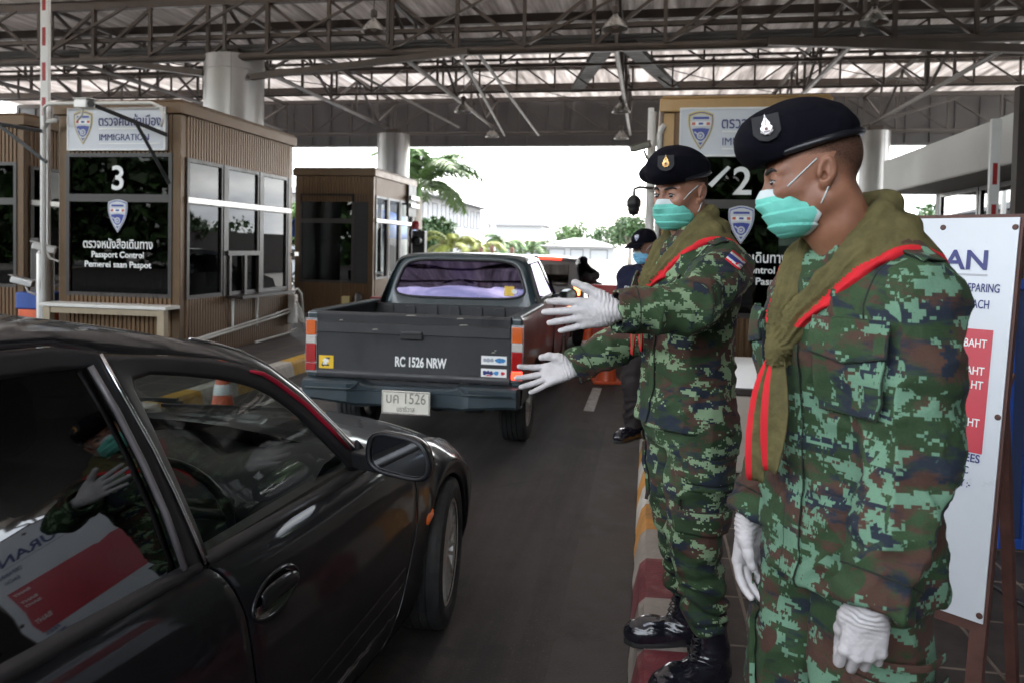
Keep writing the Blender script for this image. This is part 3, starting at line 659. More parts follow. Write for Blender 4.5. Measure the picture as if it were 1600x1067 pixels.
# mid booth extras
mb = MB(); mb.box(1.05, -.10, .02, 1.22, -.01, .36); mb.build('meter_box', mat('yellow beige box', (.45,.36,.16), .5), b5, bevel=.01)
mb = MB(); mb.lathe([(.06, 0), (.075, .04), (.075, .34), (.05, .40), (.02, .42)], c=(1.40, -.09, .03), n=14, cap=True); mb.build('extinguisher', M_dframe, b5, auto=40)
mb = MB(); mb.lathe([(.10, 0), (.115, .05), (.13, .36), (.135, .37)], c=(1.80, -.12, 0), n=16, cap=True)
tag(mb.build('red_bin', M_red, auto=40), 'red bin at the corner of the far booth', 'bin').location = (-7.05, 14.52, .15)
mb = MB(); mb.box(1.66, 2.05, 2.05, 1.72, 2.60, 2.75); mb.build('lane_signal_back', M_black, b5)
mb = MB()
for z in (2.25, 2.42): mb.box(1.72, 2.0, z, 1.80, 2.62, z + .09)
mb.build('louvre', M_alu, b5)
t = thing('traffic_light', 'black traffic light with hooded lenses beside the far booth', 'traffic light', (-4.95, 16.2, .15), 0)
mb = MB(); mb.tube([(0,0,0), (0,0,1.75)], .045, 10); mb.build('pole', M_black, t)
mb = MB(); mb.box(-.14, -.1, .95, .14, .1, 1.72); mb.build('housing', M_black, t, bevel=.02)
for z in (1.12, 1.50):
    mb = MB(); mb.lathe([(.10, 0), (.105, .2)], n=14, c=(0, -.1, z), M=Matrix.Rotation(R(90), 4, 'X')); mb.build('hood', M_black, t, solid=.01)
mb = MB(); mb.lathe([(.09, 0), (.09, .14), (.05, .19), (0, .2)], n=14, c=(-.1, 0, 1.74)); mb.build('beacon', M_red, t, smooth=True)

# ================================================================== right side of the pavement
t = thing('crash_block', 'beige concrete block with a pale top between the two soldiers', 'concrete block', (.50, 5.0, .15), 0)
mb = MB(); mb.box(0, 0, 0, 1.7, .9, .50); mb.build('body', mat('beige concrete', (.36,.31,.26), .8, var=.12, dirt=.4, ds=3), t, bevel=.02)
mb = MB(); mb.box(-.02, -.02, .50, 1.72, .92, .55); mb.build('rim', M_dframe, t, bevel=.01)
mb = MB(); mb.grid([[Vector((-.02 + 1.74*i/8, y, .55 + (.10 if 0 < k < 3 else 0))) for i in range(9)] for k, y in enumerate((-.02, .18, .7, .92))]); mb.build('top_sheet', M_letw, t, smooth=True)
for k, (x, lb) in enumerate(((.50, 'leaning yellow panel with black chevrons, left one of two'), (1.02, 'leaning yellow panel with black chevrons, right one of two'))):
    t = thing('hazard_panel', lb, 'hazard panel', (x, 7.55, .15), 0, 'yellow and black hazard panels')
    Mx = Matrix.Rotation(R(-12 if k == 0 else 8), 4, 'Y')
    mb = MB(); mb.box(0, 0, 0, .36, .12, 1.02, Mx); mb.build('panel', M_kyellow, t, bevel=.01)
    mb = MB()
    for i in range(5): z = .08 + i*.2; mb.prism([(.015, z), (.345, z + (.10 if k else -.10)), (.345, z + .09 + (.10 if k else -.10)), (.015, z + .09)], .004, Mx @ plane_M((0, -.001, 0), (1,0,0), (0,0,1)))
    mb.build('black_stripe', M_black, t)
# ================================================================== information sign, leaning back on its frame
BR = Vector((.966, 2.374, .50)); hd = Vector((-.778, .628, 0)); ud = Vector((.1179, .1457, 1.17)); SH = ud.length
SM = plane_M((0, 0, 0), -hd, ud)          # x to the right along the board, y up the board, z towards the reader
SW = .64
sg = thing('fee_sign', 'white sheet sign with a red price field, leaning behind the front soldier', 'sign', BR)
mb = MB(); mb.box(-SW, 0, -.006, 0, SH, 0, SM); mb.build('board', M_signw, sg)
M_rust = mat('rusty brown frame', (.085,.035,.026), .6, var=.3, vs=12)
mb = MB()
mb.box(-SW - .012, SH - .03, -.035, .012, SH + .012, -.008, SM)
for a, b in ((-.034, .008), (-SW - .008, -SW + .034)): mb.box(a, -.42, -.035, b, SH - .03, -.008, SM)
mb.box(-SW + .034, -.03, -.034, -.034, .0, -.010, SM); mb.build('frame', M_rust, sg)
mb = MB()
for a in (-.03, -SW + .0): mb.bar(SM @ Vector((a + .015, SH * .55, -.04)), SM @ Vector((a + .015, -.30, -.42)), .03, .03)
mb.build('prop_leg', M_rust, sg)
mb = MB()
for x in (-.010, -.21, -.42, -SW + .010):
    for y in (.02, .59, 1.155):
        if x in (-.21, -.42) and y != 1.155: continue
        mb.lathe([(.0001, .005), (.007, .004), (.009, 0)], n=12, M=SM.to_3x3().to_4x4(), c=SM @ Vector((x, y, .0)))
mb.build('screw', M_rust, sg)
mb = MB(); mb.box(-.60, .475, .0005, -.042, .842, .002, SM); mb.build('red_field', M_signr, sg)
E3 = .0006
def stext(mb, body, xr, y, cap, width=None, align='RIGHT', bold=.012):
    text_mb(mb, body, cap / .70, SM @ Matrix.Translation((xr, y, .0028)), E3, bold, align, width)
for a in (('FEES YURAN', -.070, 1.024, .059, .47, 'RIGHT', .02), ('DEPARING', -.034, .955, .026, .102, 'RIGHT', .004), ('EACH', -.058, .905, .026, .055, 'RIGHT', .004), ('FEES', -.045, .448, .024, .052), ('SEC', -.072, .412, .022, .034), ('ONLY :-', -.064, .372, .022, .068)):
    mb = MB(); stext(mb, *a); mb.build('lettering', M_navyt, sg)
mb = MB(); mb.box(-.56, 1.004, .0008, -.072, 1.010, .0016, SM); mb.build('rule_line', mat('grey print', (.42,.43,.46), .5), sg)
for y in (.788, .706, .664, .552): mb = MB(); stext(mb, 'BAHT', -.055, y, .024, .062); mb.build('price_lettering', M_letw, sg)
# blue metal frames and a grey post behind the sign
t = thing('blue_gate', 'blue steel gate leaf folded behind the right edge of the sign', 'gate', (1.66, 3.95, .15), R(8))
mb = MB()
for x in (0, .11, .34): mb.box(x, 0, .02, x + .05, .05, 1.30)
mb.box(.05, .004, .02, .34, .046, .07); mb.box(.05, .004, 1.25, .34, .046, 1.30); mb.build('frame', M_blue, t, bevel=.005)
mb = MB(); mb.box(.05, .02, .07, .34, .03, 1.25); mb.build('panel', mat('dark blue sheet', (.02,.035,.09), .5), t)
mb = MB(); mb.tube([(-.03, -.03, .62), (-.05, -.05, .72), (-.01, -.05, .80), (.02, -.03, .86)], .012, 6); mb.build('hook', M_rust, t)
t = thing('grey_post', 'tall blurred grey steel post at the right edge of the photo', 'post', (2.69, 6.0, .15), 0)
mb = MB(); mb.tube([(0, 0, 0), (0, 0, 4.3)], .085, 20); mb.build('pole', M_clad, t, auto=40)
mb = MB(); mb.box(-.17, -.06, 0, -.10, .02, 2.6); mb.build('side_rail', M_dframe, t)
mb = MB()
for z in (1.2, 2.1, 3.2): mb.lathe([(.087, 0), (.095, .01), (.095, .04), (.087, .05)], c=(0,0,z), n=20)
mb.build('collar', M_steel, t)
t = thing('dark_cabinet', 'dark cabinet behind the sign under the white building', 'cabinet', (1.9, 6.4, .15), 0)
mb = MB(); mb.box(0, 0, 0, .85, .7, 1.55); mb.build('body', M_dframe, t, bevel=.02)
mb = MB(); mb.box(.03, -.015, .1, .41, -.002, 1.48); mb.box(.44, -.015, .1, .82, -.002, 1.48); mb.build('door', mat('charcoal door', (.03,.03,.034), .45), t)
mb = MB(); mb.tube([(1.8, 4.75, .17), (1.45, 3.6, .165), (1.62, 2.9, .165), (1.5, 2.3, .162)], .009, 6); tag(mb.build('floor_cable', M_black), 'thin dark cable lying on the pavers behind the sign', 'cable')
mb = MB(); mb.lathe([(.0001, .012), (.03, .011), (.034, .0)], c=(1.02, 2.05, .15), n=16); tag(mb.build('bottle_cap', M_letw), 'white bottle cap lying on the pavers by the sign', 'cap')
# white building on the right
t = thing('white_building', 'white flat roofed building with dark windows at the right edge', 'building', (4.35, 7.0, 0), 0)
mb = MB(); mb.box(-.45, 0, 2.58, 9, 7.1, 3.15); mb.build('roof', M_wall, t, bevel=.03)
mb = MB(); mb.box(.25, .2, 0, 8.5, 6.9, .95); mb.box(.3, .25, .95, 8.5, .45, 2.58); mb.box(.3, 6.6, .95, 8.5, 6.8, 2.58); mb.build('wall', M_wall, t)
for k in range(4):
    window_part(t, plane_M((.3, .5 + (k + 1)*1.52, .96), (0,-1,0), (0,0,1)), 1.48, 1.6, M_glassb, M_dframe, .06)
mb = MB(); mb.box(3.4, .5, .0, 3.5, 6.5, 2.5); mb.box(.9, 2.4, .0, 1.6, 3.4, 1.0); mb.build('inner_wall', M_dark, t)

# ================================================================== cones and barriers
def cone(loc, s, label, rz=0):
    t = thing('traffic_cone', label, 'cone', loc, rz, 'orange traffic cones'); t.scale = (s, s, s)
    mb = MB(); mb.box(-.19, -.19, 0, .19, .19, .035); mb.build('base', M_orange, t, bevel=.012)
    mb = MB(); mb.lathe([(.148, .034), (.142, .05), (.108, .26), (.0735, .46), (.046, .64), (.038, .70), (.030, .705), (.028, .66)], n=28); mb.build('body', M_orange, t, smooth=True)
    mb = MB(); mb.lathe([(.0985, .33), (.1005, .335), (.083, .435), (.081, .44)], n=28); mb.build('white_band', M_letw, t, smooth=True)
    return t
cone((-3.53, 5.95, 0), .80, 'orange cone with a white band seen through the car window')
cone((-.72, 9.55, 0), .95, 'orange cone far down the lane below the raised gloved hand')
cone((-.46, 9.0, 0), .86, 'orange cone beside the dark trousered legs behind the rear soldier', R(12))
cone((-1.0, 14.5, 0), .9, 'blurred orange cone near the man in black')
def barrier(loc, w, h, label, rz=0, m=M_red):
    t = thing('plastic_barrier', label, 'barrier', loc, rz, 'red plastic barriers')
    mb = MB(); prof = [(-.24, 0), (.24, 0), (.22, .22), (.11, .38), (.085, h), (-.085, h), (-.11, .38), (-.22, .22)]
    mb.prism(prof, w, plane_M((0, 0, 0), (0, 1, 0), (0, 0, 1))); mb.build('body', m, t, bevel=.025)
    mb = MB()
    for x in (.12, w - .22): mb.box(x, -.245, .02, x + .12, -.18, .12)
    mb.build('foot_slot', M_dframe, t); return t
barrier((-.95, 12.4, 0), 1.15, .98, 'red barrier standing right behind the raised gloved hand')
barrier((-.78, 10.9, 0), 1.0, .80, 'lower red barrier nearer to the rear soldier', R(6))

# ================================================================== far background
def leaf_cloud(name, m, blobs, n, size, parent=None, seed=1, smooth=False, flat=.5):
    """many small leaf faces spread through ellipsoid clumps; blobs: (centre, radii)"""
    g = np.random.RandomState(seed); vs = []; fs = []; vol = [b[1][0]*b[1][1]*b[1][2] for b in blobs]; tot = sum(vol)
    for (c, r), v in zip(blobs, vol):
        k = max(8, int(n * v / tot)); d = g.normal(size=(k, 3)); d /= np.linalg.norm(d, axis=1)[:, None]
        q = np.array(c) + d * (g.uniform(.35, 1.05, (k, 1)) ** .5) * np.array(r) * g.uniform(.8, 1.1, (k, 1))
        for p in q:
            a = g.normal(size=3); a /= np.linalg.norm(a); b = np.cross(a, g.normal(size=3)); b /= np.linalg.norm(b); s = size * g.uniform(.5, 1.3)
            i = len(vs); vs += [p - a*s, p + b*s*flat, p + a*s, p - b*s*flat]; fs.append((i, i+1, i+2, i+3))
    return np_mesh(name, vs, fs, m, parent, smooth=False)
def tree(loc, h, r, label, m, seed, n=2600, size=.16, cat='tree', group='trees behind the checkpoint', nm='broad_tree'):
    t = thing(nm, label, cat, loc, 0, group); g = random.Random(seed)
    mb = MB(); mb.tube([(0,0,-.1), (.05,0,h*.3), (0,.1,h*.6)], [r*.10, r*.075, r*.04], 10)
    bl = []
    for k in range(9):
        a = k*2.4; q = (math.cos(a)*r*.55*g.uniform(.4,1), math.sin(a)*r*.55*g.uniform(.4,1), h*(.55 + .32*g.random()))
        bl.append((q, (r*g.uniform(.35,.55), r*g.uniform(.35,.55), h*g.uniform(.12,.2)))); mb.tube([(0,.05,h*.4), (q[0]*.6,q[1]*.6,h*.52), q], [r*.045, r*.03, r*.012], 6)
    mb.build('trunk', M_bark, t, smooth=True); leaf_cloud('crown', m, bl, n, size, t, seed); return t
def palm(loc, h, fl, nf, label, m, seed, arch=.55, thick=.14, group=None, nm='palm_tree'):
    t = thing(nm, label, 'palm tree', loc, 0, group); g = random.Random(seed)
    mb = MB(); mb.tube([(0,0,-.1), (.02,0,h*.25), (.06,0,h*.6), (.08,0,h*.93), (.08,0,h)], [thick*1.25, thick*1.05, thick, thick*.85, thick*.5], 12); mb.build('trunk', M_bark, t, smooth=True)
    mb = MB(); mb.tube([(.08,0,h*.9), (.08,0,h*1.0), (.08,0,h*1.10)], [thick*.9, thick*.75, thick*.3], 10); mb.build('crownshaft', M_leaf, t, smooth=True)
    for k in range(nf):
        a = k*2.39996 + g.uniform(-.2,.2); el = g.uniform(.25, 1.25); L0 = fl*g.uniform(.85,1.1); mb = MB(); pts = []; p = Vector((.08,0,h*1.04)); e = el
        for i in range(13):
            pts.append(p.copy()); p = p + Vector((math.cos(a)*math.cos(e), math.sin(a)*math.cos(e), math.sin(e))) * (L0/12); e -= arch*2.6/12*(.6 + i/12)
        mb.tube(pts, [.03*(1 - i/14) for i in range(13)], 5)
        for i in range(2, 13):
            d = (pts[min(i+1,12)] - pts[i-1]).normalized(); sd = Vector((-math.sin(a), math.cos(a), 0)); ll = fl*.26*math.sin(math.pi*min(1,(i+.6)/13.5))**.7
            for s in (-1, 1):
                for o in (0, .2, .4, .6, .8):
                    q = pts[i] + d*(L0/12*o); tip = q + sd*s*ll*.8 + d*ll*.45 + Vector((0,0,-ll*g.uniform(.15,.75))); w = d*.020*fl/2
                    mid = q.lerp(tip, .5) + Vector((0,0,ll*.06)); mb.add([q - w, q + w, mid + w*.9, tip, mid - w*.9], [(0,1,2,3,4)])
        mb.build('frond', m, t)
    return t
palm((-9.95, 32, 0), 3.9, 3.0, 26, 'tall royal palm with arching fronds behind the pickup', M_leaf, 3, .62, .20)
for k, (x, y, h, lb) in enumerate(((-8.7, 33, 1.4, 'small yellow green palm just right of the royal palm trunk'), (-7.7, 34, 1.25, 'bushy yellow green palm left of the three heads'), (-7.3, 38, 1.5, 'small bright palm above the pickup roof'), (-6.3, 41, 1.2, 'low bright palm beside the pale pole'))):
    palm((x, y, 0), h, 1.5, 14, lb, M_leafy if k < 2 else M_leaf, 20 + k, .75, .08, 'small palms along the road')
for k, (x, y, h, r, lb) in enumerate(((-10.6, 36, 2.8, 1.6, 'pale green tree behind the royal palm'), (-18, 40, 4, 3, 'green tree seen in the gap beside booth 3'), (-4.1, 78, 4.2, 3.2, 'far green tree right of the pavilion'), (-8.6, 84, 4.5, 2.4, 'far green tree above the pink roof'), (-1.5, 60, 4.5, 2.0, 'green tree left of the rear soldier'),
                 (7.6, 24, 2.6, 1.8, 'bushy green tree beyond the white building'), (10.5, 30, 3.5, 3.0, 'broad green tree far right under the canopy'), (-13.5, 27, 3, 1.6, 'leafy tree seen between the two brown booths'))):
    tree((x, y, 0), h, r, lb, M_leaf if k % 2 else M_leafd, 40 + k, 2200, .17)
# dense dark tree belts behind the camera and, added for the pane reflections, right of the lanes
def belt(name, label, x0, y0, x1, y1, h, n, size, seed, m):
    g = random.Random(seed); L_ = math.hypot(x1-x0, y1-y0); k = max(4, int(L_/2.2)); bl = []
    for i in range(k):
        f = (i + .5)/k; hh = h*g.uniform(.72, 1.0); bl.append(((x0 + (x1-x0)*f + g.uniform(-.6,.6), y0 + (y1-y0)*f + g.uniform(-.6,.6), hh*.5), (1.9, 1.5, hh*.52)))
    o = leaf_cloud(name, m, bl, n, size, None, seed); o['kind'] = 'stuff'; return o
belt('treeline', '', -42, -22, 34, -24, 8.0, 16000, .55, 5, M_leafd)
belt('reflection_hedge', '', 17, 14, 24, 60, 4.0, 3200, .30, 6, M_leafd)
t = thing('reflection_block', 'unseen dark block added right of the lanes to darken reflections in the car windows', 'building', (4.9, -9, 0), 0)  # added out of view; gives the car glass something dark to mirror
mb = MB(); mb.box(0, 0, 0, 7, 14.2, 5.6); mb.box(-3.6, 0, 5.6, 7, 20.85, 5.78); mb.build('wall', mat('dark grey render', (.045,.042,.042), .8), t)  # overhead slab added to keep the bright roof out of those reflections
for k in range(4): window_part(t, plane_M((-.004, 3.3 + 3.4*k, 1.0), (0,-1,0), (0,0,1)), 2.4, 1.5, M_glass, M_dframe)
t = thing('reflection_wall', 'low dark wall added on the far right to darken reflections in the booth windows', 'wall', (8.2, 14.5, 0), 0)  # added so the lower side panes of booth 3 mirror something dark
mb = MB(); mb.box(0, 0, 0, .25, 40, 1.9); mb.box(-.04, 0, 1.9, .29, 40, 1.98); mb.build('wall', M_dframe, t)
# houses
def house(loc, w, d, h, rh, label, wall, roof, wins, name='house', over=.6, gable=False):
    t = thing(name, label, 'building', loc, 0)
    mb = MB(); mb.box(-w/2, 0, 0, w/2, d, h); mb.build('wall', wall, t)
    mb = MB(); o = over; a = [(-w/2-o, -o, h), (w/2+o, -o, h), (w/2+o, d+o, h), (-w/2-o, d+o, h)]; k = min(w, d)/2 + o
    rg = [(-w/2-o+k, d/2, h+rh), (w/2+o-k, d/2, h+rh)] if w >= d else [(0, -o+k, h+rh), (0, d+o-k, h+rh)]
    if w >= d: fs = [(0,1,5,4), (1,2,5), (2,3,4,5), (3,0,4)]
    else: fs = [(0,1,4), (1,2,5,4), (2,3,5), (3,0,4,5)]
    mb.add(a + rg, fs + [(3,2,1,0)]); mb.build('roof', roof, t)
    for (face, u, z, ww, hh) in wins:
        M = plane_M((-w/2 + u, -.01, z), (1,0,0), (0,0,1)) if face == 'f' else plane_M((w/2 + .01, u, z), (0,1,0), (0,0,1))
        window_part(t, M, ww, hh, M_glassb, M_roofg, .06)
    return t
M_greyw = mat('pale grey render', (.25,.255,.265), .8, var=.1, vs=.6); M_pavw = mat('pavilion paint', (.33,.34,.35), .7, var=.08)
h1 = house((-19, 46, 0), 9.6, 18, 4.7, 1.6, 'two storey pale grey house with a long grey eave beyond the palm', M_greyw, M_roofg, [('s', 1 + 2.2*k, 3.0, 1.2, 1.4) for k in range(8)] + [('s', 1 + 2.2*k, .6, 1.2, 1.5) for k in range(8)], over=.9)
house((-16.2, 92, 0), 6.6, 8, 4.2, 2.3, 'white house with a wide grey hipped roof in the distance', M_pavw, M_roofg, [('f', .7, 1.2, 1.2, 1.4), ('f', 2.8, 1.2, 1.2, 1.4), ('f', 4.8, 1.2, 1.2, 1.4)])
house((-12.6, 72, 0), 5.2, 6, 2.0, .9, 'low house under a faded pink roof', M_pavw, M_roofp, [('f', .8, .6, 1.3, 1.1), ('f', 3.0, .6, 1.3, 1.1)])
house((-6.4, 70, 0), 6.4, 5, 1.75, .8, 'low white pavilion with open shuttered windows behind the queue', M_pavw, mat('pale roof sheet', (.17,.17,.175), .6), [('f', .5, .5, 1.5, 1.0), ('f', 2.5, .5, 1.2, 1.0), ('f', 4.3, .5, 1.6, 1.0)])
house((-26.5, 30, 0), 12, 10, 7.0, .5, 'white apartment block with dark openings seen past the striped boom', M_wall, M_roofg, [('f', 9.9, 4.9, 1.8, 1.1), ('f', 9.9, 2.6, 1.8, 1.1), ('f', 7.4, 4.9, 1.8, 1.1), ('f', 7.4, 2.6, 1.8, 1.1), ('f', 9.9, .4, 1.8, 1.2)], over=.2)
mb = MB(); mb.tube([(-9.2, 45, -.1), (-9.2, 45, 6.1)], [.16, .11], 12); tag(mb.build('utility_pole', M_offw, smooth=True), 'pale utility pole between the two distant white houses', 'pole')
# blue market canopy seen through the far booth
t = thing('market_awning', 'bright blue barrel awning seen through the windows of the far booth', 'awning', (-7.45, 17.55, .15), 0)
mb = MB(); mb.grid([[Vector((1.3*math.cos(math.pi*k/14), y, 1.55 + .80*math.sin(math.pi*k/14))) for k in range(15)] for y in (0, .8, 1.6, 2.4)]); mb.build('cover', mat('blue tarpaulin', (.02,.14,.55), .5, var=.1), t, smooth=True, solid=.02)
mb = MB()
for y in (.05, 2.35):
    for x in (-1.28, 1.28): mb.tube([(x, y, 0), (x, y, 1.6)], .03, 8)
mb.build('frame', M_offw, t)
t = thing('fence', 'low dark railing seen in the gap between the two booths', 'fence', (-8.6, 14.4, .15), 0)
mb = MB()
for z in (.25, .55, .85): mb.box(0, 0, z, 1.5, .05, z + .05)
mb.build('rail', M_dframe, t)
mb = MB()
for x in (0, .72, 1.45): mb.box(x, -.03, 0, x + .06, .08, 1.0)
mb.build('post', M_dframe, t)
t = thing('fence', 'white wall of the yard behind the queue of cars', 'wall', (-14, 58, 0), 0)
mb = MB(); mb.box(0, 0, 0, 11, .2, .75); mb.build('wall', M_cream, t)
# ================================================================== vehicles
def paint_mat(name, c, rough=.28, coat=1.0, dust=.25, dcol=(.10,.09,.08), metal=0.0, var=.1):
    m = mat(name, c, rough, metal, var=var, vs=3, coat=coat, dirt=dust, ds=2.2, dcol=dcol, rvar=.07, spec=.5)
    return m
M_carb = paint_mat('charcoal car paint', (.0040,.0046,.0070), .5, .55, .06, (.012,.011,.011))
M_carb.node_tree.nodes['Principled BSDF'].inputs['Specular IOR Level'].default_value = .18
M_teal = paint_mat('dark teal paint', (.014,.030,.036), .36, .45, .35, (.08,.085,.085), var=.2)
M_trim = mat('black rubber trim', (.014,.014,.016), .5, var=.15)
M_chrome = mat('dull chrome', (.55,.55,.57), .22, metal=1, var=.06)
M_mirr = mat('mirror glass', (.75,.76,.78), .03, metal=1, var=.01)
M_rim = mat('dusty alloy', (.62,.59,.56), .38, metal=.45, var=.2, vs=12, dirt=.4, ds=9, dcol=(.08,.07,.06))
M_amber = mat('amber lens', (.62,.11,.01), .18, var=.1, coat=1); M_redl = mat('red lens', (.33,.012,.012), .15, var=.1, coat=1); M_clr = mat('clear lens', (.5,.47,.44), .15, var=.1, coat=1)
M_brake = emit_mat('lit brake lamp', (1, .03, .012), 1.1); M_brakeo = emit_mat('bright brake lamp', (1, .22, .05), 2.2)
M_intr = mat('dark grey cabin plastic', (.035,.035,.037), .55, var=.15); M_seat = mat('blue grey seat cloth', (.030,.045,.10), .85, var=.2)
M_gfront = glass_mat('light car glass', (.60,.64,.63), 1.0, .0); M_grear = glass_mat('nearly black car glass', (.018,.02,.022), 1.15, .035, .025)
M_seal = mat('red window seal', (.36,.008,.03), .5, var=.1)
def hermite(xs, ys):
    xs = np.array(xs, float); ys = np.array(ys, float); d = np.gradient(ys, xs)
    def f(x):
        x = min(max(x, xs[0]), xs[-1]); i = min(max(int(np.searchsorted(xs, x)) - 1, 0), len(xs) - 2); h = xs[i+1] - xs[i]; t = (x - xs[i]) / h
        return (2*t**3-3*t*t+1)*ys[i] + (t**3-2*t*t+t)*h*d[i] + (-2*t**3+3*t*t)*ys[i+1] + (t**3-t*t)*h*d[i+1]
    return f
AL = R(-3.5); CU = Vector((math.cos(AL), math.sin(AL), 0)); CO = Vector((-.765, 2.95, 0)) - .845 * CU
car = thing('parked_car', 'charcoal saloon with tinted windows filling the lower left of the photo', 'car', CO, AL)
YK = [-3.45, -3.2, -2.9, -2.4, -1.9, -1.45, -1.0, -.6, -.3, 0, .25, .45, .65, .82]
def CX(v): return hermite(YK, v)
curves = [  # (x, z) along the car, from sill to window line
    (CX([.55,.70,.76,.785,.79,.79,.79,.79,.79,.79,.785,.76,.68,.50]), CX([.30,.24,.20,.19,.19,.19,.19,.19,.19,.19,.19,.20,.22,.25])),
    (CX([.60,.75,.80,.825,.83,.835,.835,.83,.825,.82,.815,.79,.71,.54]), CX([.38,.34,.30,.29,.29,.29,.29,.29,.29,.29,.29,.29,.30,.31])),
    (CX([.62,.77,.82,.838,.845,.848,.848,.845,.838,.832,.825,.80,.73,.56]), CX([.48,.44,.42,.41,.41,.41,.41,.41,.41,.41,.40,.39,.38,.37])),
    (CX([.63,.77,.825,.842,.848,.850,.850,.846,.840,.832,.822,.80,.73,.57]), CX([.60,.58,.57,.56,.56,.56,.56,.56,.55,.54,.53,.50,.46,.43])),
    (CX([.62,.76,.815,.832,.838,.840,.840,.836,.828,.815,.80,.775,.71,.56]), CX([.76,.76,.75,.74,.73,.725,.715,.70,.675,.645,.615,.56,.51,.48])),
    (CX([.60,.74,.79,.812,.818,.820,.820,.818,.808,.788,.765,.735,.67,.54]), CX([.87,.88,.87,.855,.84,.825,.81,.80,.755,.71,.67,.61,.555,.51])),
    (CX([.57,.70,.755,.785,.79,.79,.79,.785,.765,.735,.705,.67,.61,.50]), CX([.92,.935,.93,.905,.885,.868,.855,.845,.815,.765,.72,.665,.60,.545])),
]
TAU = [0, .14, .3, .5, .75, .9, 1.0]
AXF = .075; AR = .328; AZ = .292
def body_pt(y, tau):
    zs = [c[1](y) for c in curves]; xv = [c[0](y) for c in curves]
    for ax in (AXF, -2.5):
        if abs(y - ax) < AR:
            b = AZ + math.sqrt(AR**2 - (y - ax)**2)
            for k in range(len(zs)):
                if zs[k] < b + .018*k: zs[k] = b + .018*k
            xv[0] = max(xv[0], xv[1] - .004)
    i = 0
    while i < len(TAU) - 2 and tau > TAU[i+1]: i += 1
    f = (tau - TAU[i]) / (TAU[i+1] - TAU[i]); fx = f
    # smooth crossing of the feature lines
    def cr(v):
        p0 = v[max(i-1,0)]; p1 = v[i]; p2 = v[i+1]; p3 = v[min(i+2,len(v)-1)]
        return .5*((2*p1) + (p2-p0)*f + (2*p0-5*p1+4*p2-p3)*f*f + (3*p1-p0-3*p2+p3)*f**3)
    return Vector((cr(xv) , y, min(cr(zs), max(zs))))
def panel_rows(ya, yb, s, ny, nt=26, t0=0., t1=1.):
    rows = []
    for j in range(nt + 1):
        tau = t0 + (t1 - t0) * j / nt; a, b = ya(tau), yb(tau)
        row = []
        for i in range(ny + 1):
            y = a + (b - a) * i / ny; p = body_pt(y, tau); row.append(Vector((p.x * s, p.y, p.z)))
        rows.append(row)
    return rows
def seam_front(t): return float(np.interp(t, [0, .14, .3, .5, .75, .9, 1.0], [-.54, -.49, -.43, -.345, -.318, -.335, -.40]))
def seam_mid(t): return float(np.interp(t, [0, .3, .5, .75, .9, .96, 1.0], [-1.352, -1.362, -1.378, -1.405, -1.452, -1.478, -1.492]))
def seam_back(t): return float(np.interp(t, [0, .14, .3, .5, .75, .9, 1.0], [-2.155, -2.16, -2.165, -2.22, -2.33, -2.42, -2.45]))
def xg(z): d = max(0, z - .88); return .79 - .30*d - .25*d*d
G = .0035
